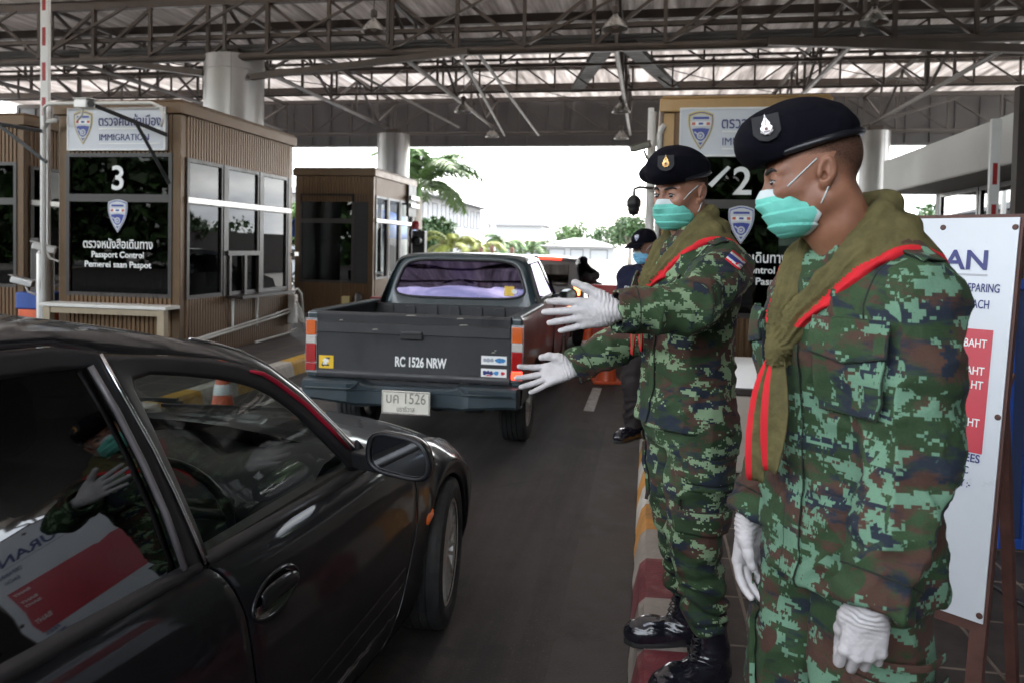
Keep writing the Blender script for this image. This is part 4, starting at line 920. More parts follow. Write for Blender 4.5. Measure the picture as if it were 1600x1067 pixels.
for s in (1, -1):
    fl = s < 0
    def P(name, ya, yb, ny, lab=None):
        mb = MB(); mb.grid(panel_rows(ya, yb, s, ny), flip=fl); o = mb.build(name, M_carb, car, smooth=True)
        q = o.modifiers.new('solid', 'SOLIDIFY'); q.thickness = .014; q.offset = -1 ; q.use_even_offset = False
        q = o.modifiers.new('bevel', 'BEVEL'); q.width = .0028; q.segments = 2; q.limit_method = 'ANGLE'; q.angle_limit = R(50)
        return o
    P('front_wing', lambda t: seam_front(t) + G, lambda t: .82, 60)
    dr = P('front_door', lambda t: seam_mid(t) + G, lambda t: seam_front(t) - G, 30)
    rd = P('rear_door', lambda t: seam_back(t) + G, lambda t: seam_mid(t) - G, 30)
    P('rear_wing', lambda t: -3.45, lambda t: seam_back(t) - G, 46)
    # inner dark shell so that the seams read black
    mb = MB(); rows = [[Vector((p.x - s*.035, p.y, p.z)) for p in r] for r in panel_rows(lambda t: -3.4, lambda t: .75, s, 110, 8)]
    mb.grid(rows, flip=fl); mb.build('inner_panel', M_trim, car)
    # ---- door handle: oval dish, rim and flap
    for dd, cy, cz in ((dr, -1.285, .722), (rd, -2.19 + .0, .735)):
        ring = []
        def hp(u, v, o):
            p = body_pt(cy + u, float(np.interp(cz + v, [c[1](cy) for c in curves], TAU))); return Vector((s*(p.x + o), p.y, p.z))
        mb = MB(); n = 40
        mb.tube([hp(.100*math.cos(2*math.pi*k/n), .042*math.sin(2*math.pi*k/n) + .006*math.cos(2*math.pi*k/n), .0015) for k in range(n)], .0052, 8, closed=True)
        h = mb.build('handle', M_carb, dd, smooth=True)
        mb = MB(); rows = []
        for q, o in ((1.0, .001), (.86, -.002), (.6, -.004), (.3, -.005), (.02, -.005)): rows.append([hp(.098*q*math.cos(2*math.pi*k/n), .040*q*math.sin(2*math.pi*k/n) + .006*q*math.cos(2*math.pi*k/n), .0045 + o) for k in range(n)])
        mb.grid(rows, close=True, flip=fl); mb.build('dish', mat('glossy black dish', (.008,.008,.009), .16, coat=1), h, smooth=True)
        mb = MB(); rows = []
        for v in (.030, .022, .008, -.002, -.010): rows.append([hp(u, v*(1 - (u/.09)**4*.6) + .002, .010 + .008*math.sin((v + .01)/.04*math.pi*.9)) for u in np.linspace(-.075, .083, 14)])
        mb.grid(rows, flip=not fl); mb.build('flap', M_carb, h, smooth=True, solid=.006)
    # ---- greenhouse, in (y, z) on the leaning side surface
    def gp(y, z, o=0.0): return Vector((s * (xg(z) + o), y, z))
    glass_f = [(-1.458,.862), (-1.478,.95), (-1.497,1.06), (-1.512,1.16), (-1.522,1.235), (-1.512,1.255), (-1.46,1.258), (-1.345,1.236), (-1.25,1.214), (-1.169,1.190), (-1.105,1.165), (-1.054,1.137), (-.967,1.069), (-.878,.979), (-.79,.889), (-.765,.862)]
    outer_f = [(-1.492,.862), (-1.512,.95), (-1.533,1.06), (-1.552,1.16), (-1.572,1.25), (-1.580,1.315), (-1.50,1.305), (-1.38,1.288), (-1.26,1.265), (-1.17,1.242), (-1.095,1.216), (-1.04,1.190), (-.94,1.115), (-.85,1.025), (-.755,.925), (-.69,.858)]
    glass_r = [(-2.30,.908), (-2.36,1.0), (-2.40,1.1), (-2.38,1.2), (-2.30,1.27), (-2.18,1.302), (-1.95,1.306), (-1.70,1.300), (-1.625,1.296), (-1.600,1.2), (-1.582,1.1), (-1.566,1.0), (-1.553,.89), (-1.56,.882)]
    outer_r = [(-2.42,.905), (-2.50,1.0), (-2.54,1.1), (-2.50,1.23), (-2.38,1.32), (-2.20,1.352), (-1.95,1.356), (-1.70,1.345), (-1.592,1.325), (-1.566,1.2), (-1.546,1.1), (-1.528,1.0), (-1.508,.885), (-1.500,.87)]
    def band(a, b, o0, o1, m, parent, name, flip, thick=0):
        mb = MB(); rows = []
        for f, o in ((0, o0), (.25, o0*.5 + o1*.5 + .002), (.75, o0*.3 + o1*.7 + .002), (1, o1)):
            rows.append([gp(p[0]*(1-f) + q[0]*f, p[1]*(1-f) + q[1]*f, o) for p, q in zip(a, b)])
        mb.grid(rows, flip=flip); return mb.build(name, m, parent, smooth=True, solid=thick)
    band(glass_f, outer_f, -.006, .006, M_trim, dr, 'window_frame', fl, .02)
    band(glass_r, outer_r, -.006, .006, M_trim, rd, 'window_frame', fl, .02)
    # red seal along the top and front of the door opening
    mb = MB(); pts = [(-1.13,1.218), (-1.08,1.203), (-1.03,1.172), (-.93,1.094), (-.845,1.010), (-.775,.935)]
    mb.tube([gp(y, z, .008) for y, z in pts], [.003, .006, .007, .007, .007, .005], 8); mb.build('seal', M_seal, dr, smooth=True)
    # chrome strips on the pillar
    mb = MB(); mb.tube([gp(y, z, .007) for y, z in ((-1.588,1.318), (-1.571,1.23), (-1.545,1.123), (-1.525,1.027), (-1.506,.93), (-1.494,.872))], .0050, 8); mb.build('pillar_strip', M_chrome, dr, smooth=True)
    mb = MB(); mb.tube([gp(y, z, .007) for y, z in ((-1.624,1.30), (-1.603,1.21), (-1.584,1.106), (-1.567,1.0), (-1.556,.885))], .0065, 8); mb.build('pillar_strip', mat('grey rubber strip', (.11,.10,.105), .4), rd, smooth=True)
    # belt moulding
    for nm, pr, ya, yb in (('belt_strip', dr, -1.485, -.66), ('belt_strip', rd, -2.42, -1.505)):
        mb = MB(); rows = [[], [], [], []]
        for k in range(17):
            y = ya + (yb - ya)*k/16; p = body_pt(y, 1.0); z = p.z
            for i, (o, dz) in enumerate(((.008, -.012), (.012, .0), (.006, .012), (-.012, .016))): rows[i].append(Vector((s*(p.x + o - .002), y, z + dz)))
        mb.grid(rows, flip=fl); mb.build(nm, M_trim, pr, smooth=True)
    # glass
    for nm, loop, gm, pr in (('glass', glass_f, M_gfront, dr), ('glass', glass_r, M_grear, rd)):
        mb = MB(); c = (sum(p[0] for p in loop)/len(loop), sum(p[1] for p in loop)/len(loop)); rows = []
        for f in (1.03, .75, .5, .25, .01): rows.append([gp(c[0] + (p[0]-c[0])*f, c[1] + (p[1]-c[1])*f, -.008) for p in loop])
        mb.grid(rows, close=True, flip=not fl); mb.build(nm, gm, pr, smooth=True)
    # pillar and roof side between the door frames and the roof edge
    redge = [(-3.0,.60,1.10), (-2.75,.60,1.24), (-2.4,.59,1.35), (-1.95,.585,1.383), (-1.70,.58,1.374), (-1.58,.577,1.362), (-1.5,.577,1.352), (-1.38,.58,1.331), (-1.26,.588,1.308), (-1.17,.598,1.285), (-1.08,.612,1.256), (-1.01,.635,1.218), (-.90,.675,1.135), (-.81,.71,1.045), (-.70,.745,.94), (-.60,.775,.855)]
    low = [(-3.0,.95), (-2.6,1.0), (-2.56,1.15), (-2.30,1.345), (-1.95,1.357), (-1.70,1.347), (-1.58,1.318), (-1.5,1.306), (-1.38,1.290), (-1.26,1.267), (-1.17,1.244), (-1.095,1.218), (-1.04,1.192), (-.94,1.117), (-.85,1.027), (-.755,.927), (-.66,.852)]
    low = [low[0]] + low[2:]
    mb = MB(); rows = [[], [], [], []]
    for (y, z), (ye, xe, ze) in zip(low, redge):
        a = gp(y, z, .004); b = Vector((s*xe, ye, ze))
        for i, f in enumerate((0, .3, .7, 1)):
            p = a.lerp(b, f); p.x += s*.010*math.sin(math.pi*f); rows[i].append(p)
    mb.grid(rows, flip=fl); mb.build('roof_side', M_carb, car, smooth=True)
    mb = MB(); mb.tube([Vector((s*(x - .004), y, z + .003)) for y, x, z in redge[8:]], .0045, 8); mb.build('pillar_trim', M_chrome, car, smooth=True)
    # side marker, wheel arch lip
    def sp(y, z, o):
        p = body_pt(y, float(np.interp(z, [c[1](y) for c in curves], TAU))); return Vector((s*(p.x + o), p.y, p.z))
    mb = MB(); rows = []
    for q, o in ((1, .0005), (.92, .007), (.6, .010), (.02, .011)): rows.append([sp(-.205 + .036*q*math.cos(2*math.pi*k/24), .530 + .027*q*math.sin(2*math.pi*k/24), o) for k in range(24)])
    mb.grid(rows, close=True, flip=fl); mb.build('side_marker', M_amber, car, smooth=True)
    for ax in (AXF, -2.5):
        mb = MB(); pts = []
        for k in range(33):
            a = math.pi*(k/32); y = ax + (AR - .004)*math.cos(a); p = body_pt(y, 0); pts.append(Vector((s*(p.x - .008), y, p.z)))
        mb.tube(pts, .010, 8); mb.build('arch_lip', M_carb, car, smooth=True)
        mb = MB(); rows = []
        for x in (.80, .50):
            rows.append([Vector((s*x, ax + (AR+.01)*math.cos(math.pi*k/20), AZ + (AR+.01)*math.sin(math.pi*k/20))) for k in range(21)])
        mb.grid(rows); mb.add([Vector((s*.5, ax + (AR+.01)*math.cos(math.pi*k/20), AZ + (AR+.01)*math.sin(math.pi*k/20))) for k in range(21)], [tuple(range(21))]); mb.build('arch_liner', M_trim, car)
# lower rub strip and scuff on the near front door
mb = MB()
def np_side(y, z, o):
    p = body_pt(y, float(np.interp(z, [c[1](y) for c in curves], TAU))); return Vector((p.x + o, p.y, p.z))
up = []; dn = []; yy = np.linspace(-.53, -1.30, 26)
for k, y in enumerate(yy):
    f = k/25; w = .004 + .055*f; c = .325 - .012*f + .003*math.sin(y*60); up.append(np_side(y, c + w/2 + .004*math.sin(y*83), .0016)); dn.append(np_side(y, c - w/2 + .004*math.sin(y*61), .0016))
def scuff_mat():
    m, nt, P, N, K = nodes_mat('scraped paint'); tc = N('ShaderNodeTexCoord'); mp = N('ShaderNodeMapping'); mp.inputs['Scale'].default_value = (60, 9, 140); mp.inputs['Rotation'].default_value = (.10, 0, 0); K(tc.outputs['Object'], mp.inputs['Vector'])
    n = N('ShaderNodeTexNoise'); n.inputs['Scale'].default_value = 1.2; n.inputs['Detail'].default_value = 6; n.inputs['Roughness'].default_value = .7; K(mp.outputs[0], n.inputs['Vector'])
    r = N('ShaderNodeValToRGB'); r.color_ramp.elements[0].position = .42; r.color_ramp.elements[1].position = .58; r.color_ramp.elements[0].color = (.015,.015,.016,1); r.color_ramp.elements[1].color = (.33,.31,.29,1)
    K(n.outputs['Fac'], r.inputs['Fac']); K(r.outputs[0], P.inputs['Base Color']); P.inputs['Roughness'].default_value = .6; return m
mb.grid([up, dn]); sc_o = mb.build('scuff', scuff_mat(), car)
for z0, o in ((.452, .0), (.40, .004)):
    mb = MB(); rows = [[], [], []]
    for k in range(25):
        y = -.46 - .86*k/24
        for i, (dz, oo) in enumerate(((-.004, .0), (0, .0045), (.004, 0))): rows[i].append(np_side(y, z0 - .03*k/24 + dz, oo + .0005))
    mb.grid(rows, flip=False); mb.build('door_crease', M_carb, car, smooth=True)
# roof, hood, boot, screens
def loft(name, left_right, n, m, crown, flip=False, ends=None):
    mb = MB(); rows = []
    for (y, x, z) in left_right:
        rows.append([Vector((x*(2*i/n - 1), y + (ends(y)*(1 - (2*i/n-1)**2) if ends else 0), z + crown*(1 - (2*i/n - 1)**2) - .25*crown*(abs(2*i/n-1)**6))) for i in range(n + 1)])
    mb.grid(rows, flip=flip); return mb.build(name, m, car, smooth=True)
loft('roof', [(-2.5,.585,1.33), (-2.3,.585,1.366), (-1.95,.585,1.383), (-1.70,.58,1.374), (-1.5,.577,1.352), (-1.26,.588,1.308), (-1.08,.612,1.256), (-1.02,.628,1.228)], 16, M_carb, .035)
loft('windscreen', [(-1.02,.625,1.226), (-.90,.672,1.133), (-.81,.707,1.043), (-.70,.742,.938), (-.60,.77,.862)], 16, M_gfront, .04, ends=lambda y: .10 + .22*(y + 1.02))
loft('rear_screen', [(-2.95,.60,1.02), (-2.8,.60,1.16), (-2.5,.585,1.33)], 12, M_grear, .035)
loft('boot_lid', [(-3.45,.57,.92), (-3.2,.70,.935), (-2.95,.70,1.0)], 12, M_carb, .04)
ht = []
for y in np.linspace(-.60, .84, 26): ht.append((y, curves[6][0](y) - .006, curves[6][1](y) + .001))
loft('bonnet', ht, 20, M_carb, .085)
mb = MB(); rows = []
for tau in np.linspace(0, 1, 12):
    p = body_pt(.82, tau); rows.append([Vector((p.x*(2*i/16 - 1), .82 + .12*(1 - (2*i/16-1)**2), p.z)) for i in range(17)])
mb.grid(rows); mb.build('front_bumper', M_carb, car, smooth=True)
mb = MB(); rows = []
for tau in np.linspace(0, 1, 12):
    p = body_pt(-3.45, tau); rows.append([Vector((p.x*(2*i/16 - 1), -3.45 - .10*(1 - (2*i/16-1)**2), p.z)) for i in range(17)])
mb.grid(rows, flip=True); mb.build('rear_bumper', M_carb, car, smooth=True)
for s in (1, -1):
    mb = MB(); mb.sphere((s*.47, .835, .475), .08, 14, 9, (1.2, .5, .55)); mb.build('headlight', M_clr, car, smooth=True)
    mb = MB(); mb.box(s*.62 - .08, -3.53, .70, s*.62 + .08, -3.43, .84); mb.build('tail_light', M_redl, car, bevel=.02)
mb = MB(); mb.box(-.72, -3.3, .17, .72, .65, .24); mb.build('floor_pan', M_trim, car)
mb = MB(); mb.tube([(0, -2.6, 1.39), (.0, -2.75, 1.52)], .004, 6); mb.build('aerial', M_black, car)
for x, b in ((.30, -.25), (-.25, -.22)):
    mb = MB(); mb.bar((x - .45, -.52 + .1, .935), (x + .12, -.36, .945), .018, .012); mb.tube([(x + .1, -.3, .92), (x - .1, -.40, .95)], .007, 6); mb.build('wiper', M_black, car)
# cabin
mb = MB(); rows = []
for y, z, w in ((-.45, .84, .66), (-.60, .875, .68), (-.78, .875, .70), (-.84, .84, .70), (-.86, .70, .70), (-.80, .45, .68)): rows.append([Vector((w*(2*i/14 - 1), y, z + .02*math.sin(i*1.1))) for i in range(15)])
mb.grid(rows); mb.build('dashboard', M_intr, car, smooth=True)
mb = MB(); mb.tube([Vector((-.36 if False else .36, -1.00 - .06*math.sin(a), .78 + .155*math.sin(a))) + Vector((.165*math.cos(a), 0, 0)) for a in [2*math.pi*k/24 for k in range(24)]], .014, 8, closed=True); mb.tube([(.36, -.99, .78), (.36, -.84, .73)], .03, 8); mb.bar((.20, -1.0, .78), (.52, -1.0, .78), .03, .02); mb.build('steering_wheel', M_black, car, smooth=True)
for sx in (.36, -.36):
    for sy, rows_ in ((-1.42, 1), (-2.25, 1)):
        mb = MB(); mb.box(sx - .25, sy - .10, .32, sx + .25, sy + .42, .52); o = mb.build('seat', M_seat, car, bevel=.06, seg=4)
        mb = MB(); mb.box(-.24, -.07, 0, .24, .07, .62, Matrix.Translation((sx, sy - .06, .46)) @ Matrix.Rotation(R(12), 4, 'X')); mb.box(-.12, -.05, .66, .12, .05, .82, Matrix.Translation((sx, sy - .06, .46)) @ Matrix.Rotation(R(12), 4, 'X')); mb.build('backrest', M_seat, o, bevel=.045, seg=4)
for s in (1, -1):
    mb = MB(); mb.box(s*.70 - .02, -2.4, .25, s*.70 + .02, -.55, .845); mb.build('door_lining', M_intr, car)
# wheel: tyre with rounded shoulders and tread, ten paired spokes
def wheel(parent, c, s, r=.298, w=.19, rr=.205, spokes=10, rimm=None, name='wheel'):
    t = bpy.data.objects.new(name, None); COL.objects.link(t); t.parent = parent; t.location = c; t.empty_display_size = .1
    M90 = Matrix.Rotation(R(90)*s, 4, 'Y')    # local z -> outward
    mb = MB(); pr = [(rr, w*.40), (rr + .012, w*.47), (rr + .04, w*.50), (r - .035, w*.505), (r - .010, w*.46), (r - .002, w*.38)]
    for k in range(4): a = w*(.36 - .18*k); pr += [(r, a), (r, a - w*.11), (r - .007, a - w*.115), (r - .007, a - w*.16)]
    pr += [(r, -w*.36), (r - .01, -w*.46), (r - .04, -w*.5), (rr, -w*.42)]
    mb.lathe(pr, n=64, M=M90); mb.build('tyre', M_rubber, t, auto=35)
    mb = MB(); mb.lathe([(rr - .001, -w*.4), (rr - .012, -w*.3), (rr - .02, w*.2), (rr - .014, w*.36), (rr + .004, w*.41), (rr + .008, w*.43), (rr + .002, w*.445), (rr - .008, w*.43)], n=48, M=M90)
    mb.lathe([(.001, w*.36), (.03, w*.36), (.055, w*.33), (.062, w*.28), (.06, w*.1)], n=24, M=M90)
    for k in range(spokes):
        Mk = M90 @ Matrix.Rotation(2*math.pi*k/spokes, 4, 'Z')
        for o in (-.5, .5):
            a = Mk @ Vector((.045, .010*o*2, w*.30)); b = Mk @ Vector((rr - .012, .024*o*2, w*.34)); mb.bar(a, b, .013, .022, up=(s, 0, 0))
    mb.build('rim', rimm or M_rim, t, auto=35)
    mb = MB(); mb.lathe([(rr - .03, .0), (.02, .0)], n=32, M=M90); mb.lathe([(.001, -.01), (.12, -.01), (.12, .01), (.001, .01)], n=32, M=M90); mb.build('brake_disc', mat('dull iron', (.05,.045,.04), .6, metal=.5), t)
    return t
for s in (1, -1):
    for ax in (AXF, -2.5): wheel(car, (s*.745, ax, .298), s).rotation_euler.z = R(9) if ax > 0 else 0
# door mirrors
for s in (1, -1):
    mr = bpy.data.objects.new('door_mirror', None); COL.objects.link(mr); mr.parent = car
    # outline in (x, z) of the glass side, then sections going forward
    out = []
    for k in range(40):
        a = 2*math.pi*k/40; c, q = math.cos(a), math.sin(a); e = .55
        x = .105*math.copysign(abs(c)**e, c); z = .063*math.copysign(abs(q)**e, q)
        if x < 0 and z > 0: x *= 1 - .10*(z/.063)
        if x > 0 and z > 0: x *= 1 - .18*(z/.063); 
        z += .010*(-x/.105)
        out.append((x, z))
    mb = MB(); rows = []
    for dy, sc_ in ((-.002, .90), (-.006, .97), (0, 1.0), (.02, 1.0), (.05, .92), (.075, .74), (.092, .45), (.097, .02)):
        rows.append([Vector((s*(.965 + x*sc_), -.845 + dy + .10*(-x)*1.0 + .0, .945 + z*sc_)) for x, z in out])
    mb.grid(rows, close=True, flip=not (s < 0)); mb.build('housing', M_carb, mr, smooth=True)
    mb = MB(); rows = []
    for f in (.895, .6, .3, .01): rows.append([Vector((s*(.965 + x*f), -.843 + .004 + .10*(-x*f), .945 + z*f)) for x, z in out])
    mb.grid(rows, close=True, flip=not (s < 0)); mb.build('mirror_glass', M_mirr, mr, smooth=False)
    mb = MB(); pts = [Vector((s*(.965 + x*.90), -.847 + .10*(-x), .945 + z*.90)) for x, z in out]; mb.tube(pts, .0042, 8, closed=True); mb.build('rim', M_trim, mr, smooth=True)
    mb = MB(); mb.bar((s*.76, -.72, .895), (s*.90, -.79, .905), .06, .05); mb.prism([(-.73, .855), (-.60, .85), (-.735, .955)], .02, plane_M((s*.775 if s > 0 else s*.795, 0, 0), (0, 1, 0), (0, 0, 1))); mb.build('mirror_foot', M_trim, mr, bevel=.008)
# ------------------------------------------------------------------ pickup
M_blackp = mat('worn flat black paint', (.022,.022,.025), .48, var=.2, vs=3, dirt=.35, ds=4, dcol=(.055,.052,.05), rvar=.2, bump=.05, bs=30)
M_bump = mat('teal grey bumper paint', (.024,.038,.046), .38, var=.2, vs=4, dirt=.6, ds=7, dcol=(.035,.04,.042))
M_plate = mat('worn number plate', (.66,.63,.55), .5, var=.08, vs=14, dirt=.25, ds=30, dcol=(.35,.32,.25))
M_gpick = glass_mat('violet tinted glass', (.05,.035,.09), 1.6, .10, gcol=(.40,.35,.58))
M_sticky = mat('yellow sticker', (.75,.48,.03), .4, var=.05); M_stickb = mat('blue print', (.05,.25,.55), .4, var=.3, vs=60)
pk = thing('pickup_truck', 'old dark teal pickup with a black tailgate, waiting in the lane ahead', 'pickup', (-1.676, 5.34, 0), R(.5))
HW = .815; ZR = 1.045
def bed_x(z): return HW - .03*max(0, (z - .75)/.3)**2 - .02*max(0, (.6 - z)/.3)
for s in (1, -1):
    mb = MB(); rows = []
    for k in range(11):
        z = .42 + (ZR - .42)*k/10
        row = []
        for y in np.linspace(.04, 1.34, 27):
            b = 0
            zz = z
            if abs(y - .75) < .37: zz = max(z, .31 + math.sqrt(.37**2 - (y-.75)**2) + .008*k)
            row.append(Vector((s*(bed_x(zz)), y, zz)))
        rows.append(row)
    mb.grid(rows, flip=s < 0); mb.build('bed_side', M_teal, pk, smooth=True)
    mb = MB(); mb.box(min(s*(HW-.075), s*(HW-.03)), .04, .55, max(s*(HW-.075), s*(HW-.03)), 1.33, ZR - .012); mb.build('bed_liner', M_blackp, pk)
    mb = MB(); mb.box(min(s*(HW-.115), s*(HW-.022)), .035, ZR - .012, max(s*(HW-.115), s*(HW-.022)), 1.34, ZR + .014); mb.build('bed_rail', M_bump, pk, bevel=.012, seg=3)
    # rear corner post with the tail lamp
    mb = MB(); mb.box(min(s*.725, s*(HW-.006)), .0, .56, max(s*.725, s*(HW-.006)), .06, ZR + .006); mb.build('corner_panel', M_teal, pk, bevel=.018, seg=3)
    lm = MB(); a, b = (.735, .812); x0, x1 = (s*a, s*b) if s > 0 else (s*b, s*a)
    lm.box(x0, -.016, .875, x1, .03, .985); l = lm.build('tail_light', M_amber, pk, bevel=.006)
    mb = MB(); mb.box(x0, -.016, .815, x1, .03, .873); mb.build('reversing_lens', M_clr, l, bevel=.005)
    mb = MB(); mb.box(x0, -.016, .675, x1, .03, .813); mb.build('stop_lens', M_redl, l, bevel=.005)
    mb = MB(); mb.box(x0, -.016, .615, x1, .03, .673); mb.build('lit_lens', M_brake if s > 0 else M_redl, l, bevel=.005)
    mb = MB(); mb.box(x0 - .006, -.006, .60, x1 + .006, .01, 1.0); mb.build('lamp_rim', M_chrome, l)
# tailgate
tg = bpy.data.objects.new('tailgate', None); COL.objects.link(tg); tg.parent = pk
mb = MB(); prof = [(-.012,.575), (-.020,.60), (-.014,.622), (-.006,.63), (-.004,.845), (-.008,.90), (-.022,.905), (-.022,.975), (-.012,.985), (-.016,1.035), (-.006,1.052), (.035,1.052), (.035,.575)]
mb.prism([(y, z) for y, z in prof], 1.446, plane_M((-.723, 0, 0), (0,1,0), (0,0,1))); mb.build('panel', M_blackp, tg, auto=35)
mb = MB(); mb.box(-.085, -.030, .868, .085, -.012, .935); h = mb.build('handle', M_black, tg, bevel=.012, seg=3)
mb = MB(); mb.box(-.072, -.036, .905, .072, -.026, .925); mb.build('latch_bar', M_trim, h, bevel=.006)
mb = MB(); text_mb(mb, 'RC 1526 NRW', .098, plane_M((.065, -.0065, .675), (1,0,0), (0,0,1)), .001, .028, width=.385); mb.build('lettering', M_letw, tg)
def sticker(x0, z0, w, h, m, blobs, par=tg, y=-.0062):
    mb = MB(); mb.box(x0, y - .0015, z0, x0 + w, y, z0 + h); o = mb.build('sticker', m, par)
    for mm, bl in blobs:
        mb = MB()
        for (u, v, ru, rv) in bl: mb.prism([(x0 + w*(u + ru*math.cos(a)*(1 + .25*math.sin(3*a + u*9))), z0 + h*(v + rv*math.sin(a))) for a in [2*math.pi*k/14 for k in range(14)]], .001, plane_M((0, y - .0016, 0), (1,0,0), (0,0,1)))
        mb.build('sticker_print', mm, o)
sticker(-.71, .635, .112, .095, M_sticky, [(M_letw, [(.5,.62,.2,.18), (.42,.4,.14,.2)]), (M_black, [(.3,.3,.12,.16), (.62,.78,.16,.08), (.55,.25,.2,.07)])])
sticker(.515, .716, .185, .062, M_letw, [(M_stickb, [(.72,.5,.12,.3), (.84,.5,.1,.26), (.62,.5,.08,.2)]), (mat('grey print', (.35,.38,.45), .5), [(.15,.5,.08,.2), (.28,.5,.08,.24), (.42,.52,.08,.22)])])
sticker(.515, .625, .185, .062, M_letw, [(M_navyt, [(.15,.5,.09,.26), (.28,.55,.08,.22), (.4,.5,.08,.24)]), (M_stickb, [(.6,.5,.1,.24)]), (M_signr, [(.3,.22,.12,.07), (.85,.5,.08,.2)])])
mb = MB()
for (x, z, w) in ((.59, .80, .03), (.61, .815, .02), (-.3, .93, .05), (.35, .985, .07), (-.05, 1.04, .09), (.33, 1.03, .06), (-.55, .99, .03)): mb.prism([(x, z), (x + w, z + .004), (x + w*.8, z + .009), (x + w*.2, z + .007)], .0008, plane_M((0, -.0235, 0), (1,0,0), (0,0,1)))
mb.build('paint_chip', mat('pale paint chips', (.35,.33,.28), .7), tg)
# bumper: stepped beam with a recess for the plate
bp = bpy.data.objects.new('rear_bumper', None); COL.objects.link(bp); bp.parent = pk
mb = MB(); rows = []
for x in [-.81, -.79, -.70, -.45, -.40, -.30, -.24, .24, .30, .40, .45, .70, .79, .81]:
    ax = abs(x); d = 0 if ax > .44 else (.055 if ax < .31 else .03); e = .06 if ax > .8 else 0
    lo = .385 if ax < .42 else (.40 if ax < .6 else .42); top = .535 if ax < .31 else .565
    rows.append([Vector((x, y + e, z)) for y, z in ((.02, top), (-.115 + d, top), (-.128 + d, top - .016), (-.128 + d, .50), (-.118 + d, .495), (-.120 + d, lo + .02), (-.10 + d, lo), (.02, lo))])
mb.grid(rows); mb.build('beam', M_bump, bp, auto=28)
for s in (1, -1):
    mb = MB(); mb.tube([(s*.36, -.10, .565), (s*.42, -.135, .515), (s*.76, -.137, .515)], .007, 6); mb.build('bumper_edge', M_bump, bp, smooth=True)
mb = MB(); mb.box(-.178, -.135, .352, .178, -.126, .520); pl = mb.build('number_plate', M_plate, bp, bevel=.006)
mb = MB(); pts = [(-.17,.36), (.17,.36), (.17,.512), (-.17,.512)]; mb.tube([(x, -.136, z) for x, z in pts], .004, 6, closed=True); mb.build('plate_rim', M_chrome, pl)
mb = MB(); text_mb(mb, 'บค 1526', .105, plane_M((0, -.1362, .432), (1,0,0), (0,0,1)), .001, .004, width=.29); text_mb(mb, 'นราธิวาส', .05, plane_M((0, -.1362, .374), (1,0,0), (0,0,1)), .001, .004, width=.13); mb.build('plate_lettering', mat('worn grey lettering', (.20,.19,.16), .6, var=.4, vs=80), pl)
# bed
mb = MB(); mb.box(-.74, .04, .52, .74, 1.33, .56)
for k in range(9): mb.box(-.70 + k*.16, .05, .56, -.62 + k*.16, 1.30, .572)
mb.build('bed_floor', M_blackp, pk)
mb = MB(); mb.box(-.74, 1.30, .55, .74, 1.345, ZR - .02); bw = mb.build('bed_headboard', M_blackp, pk)
mb = MB()
for k in range(7): x = -.62 + k*.205; mb.prism([(x - .06, .72), (x + .06, .72), (x + .05, ZR - .045), (x + .035, ZR - .03), (x - .035, ZR - .03), (x - .05, ZR - .045)], .018, plane_M((0, 1.30, 0), (1,0,0), (0,0,1)))
mb.build('pressed_rib', M_blackp, bw, bevel=.008)
# cab
def cab_ring(y, top, dz=0, nar=1.0):
    half = [(.745,.50), (.755,.70), (.752,.90), (.742,1.02), (.725,1.085), (.70,1.16), (.655,1.30), (.615,1.40), (.585,1.445), (.53,1.470), (.44,1.480), (.25,1.486), (0,1.488)]
    pts = []
    for x, z in half:
        zz = z if z < 1.02 else 1.02 + (z - 1.02)*(top - 1.02)/(1.506 - 1.02)
        pts.append((x*nar, zz))
    return [Vector((x, y, z)) for x, z in pts] + [Vector((-x, y, z)) for x, z in pts[-2::-1]]
mb = MB(); rows = []
def lean(y0, p): return p + Vector((0, .14*max(0, (p.z - 1.02)/.48)**1.4 if y0 < 2 else 0, 0))
for y, top, nar in ((1.37, 1.475, .985), (1.395, 1.498, .998), (1.45, 1.506, 1), (1.9, 1.512, 1), (2.4, 1.505, 1), (2.55, 1.48, .99)): rows.append([lean(y, p) for p in cab_ring(y, top, 0, nar)])
mb.grid(rows, flip=True); mb.build('cab', M_teal, pk, smooth=True)
back = [lean(1.0, p) for p in cab_ring(1.37, 1.475, 0, .985)]
win = []
for k in range(40):
    a = 2*math.pi*k/40; c, q = math.cos(a), math.sin(a); e = .38; z = 1.255 + .168*math.copysign(abs(q)**e, q); x = (.625 - .36*(z - 1.09)*1.0)*math.copysign(abs(c)**e, c); win.append((x, z))
def bk(x, z, o=0): return Vector((x, 1.37 + .14*max(0, (z - 1.02)/.48)**1.4 - o + .05*(abs(x)/.7)**3, z))
# rear wall as a ring between the outline and the window
outl = []
for k in range(40):
    a = 2*math.pi*k/40; c, q = math.cos(a), math.sin(a); e = .34
    z = (1.255 + .218*abs(q)**e) if q > 0 else 1.255 - .75*abs(q)**e
    hw = float(np.interp(z, [.5,.9,1.02,1.085,1.16,1.30,1.40,1.445,1.475], [.735,.742,.732,.715,.69,.646,.606,.575,.55])); x = hw*math.copysign(abs(c)**e, c); outl.append((x, z))
mb = MB(); mb.grid([[bk(x, z, 0) for x, z in outl], [bk(.5*(x+u), .5*(z+v), .006) for (x, z), (u, v) in zip(outl, win)], [bk(u*1.04, 1.255 + (v-1.255)*1.06, .004) for u, v in win], [bk(u*1.0, v, -.006) for u, v in win]], close=True, flip=True); mb.build('cab_rear_wall', M_teal, pk, smooth=True)
mb = MB(); mb.tube([bk(u*1.012, 1.255 + (v-1.255)*1.02, .004) for u, v in win], .011, 8, closed=True); rw = mb.build('rear_window', M_trim, pk, smooth=True)
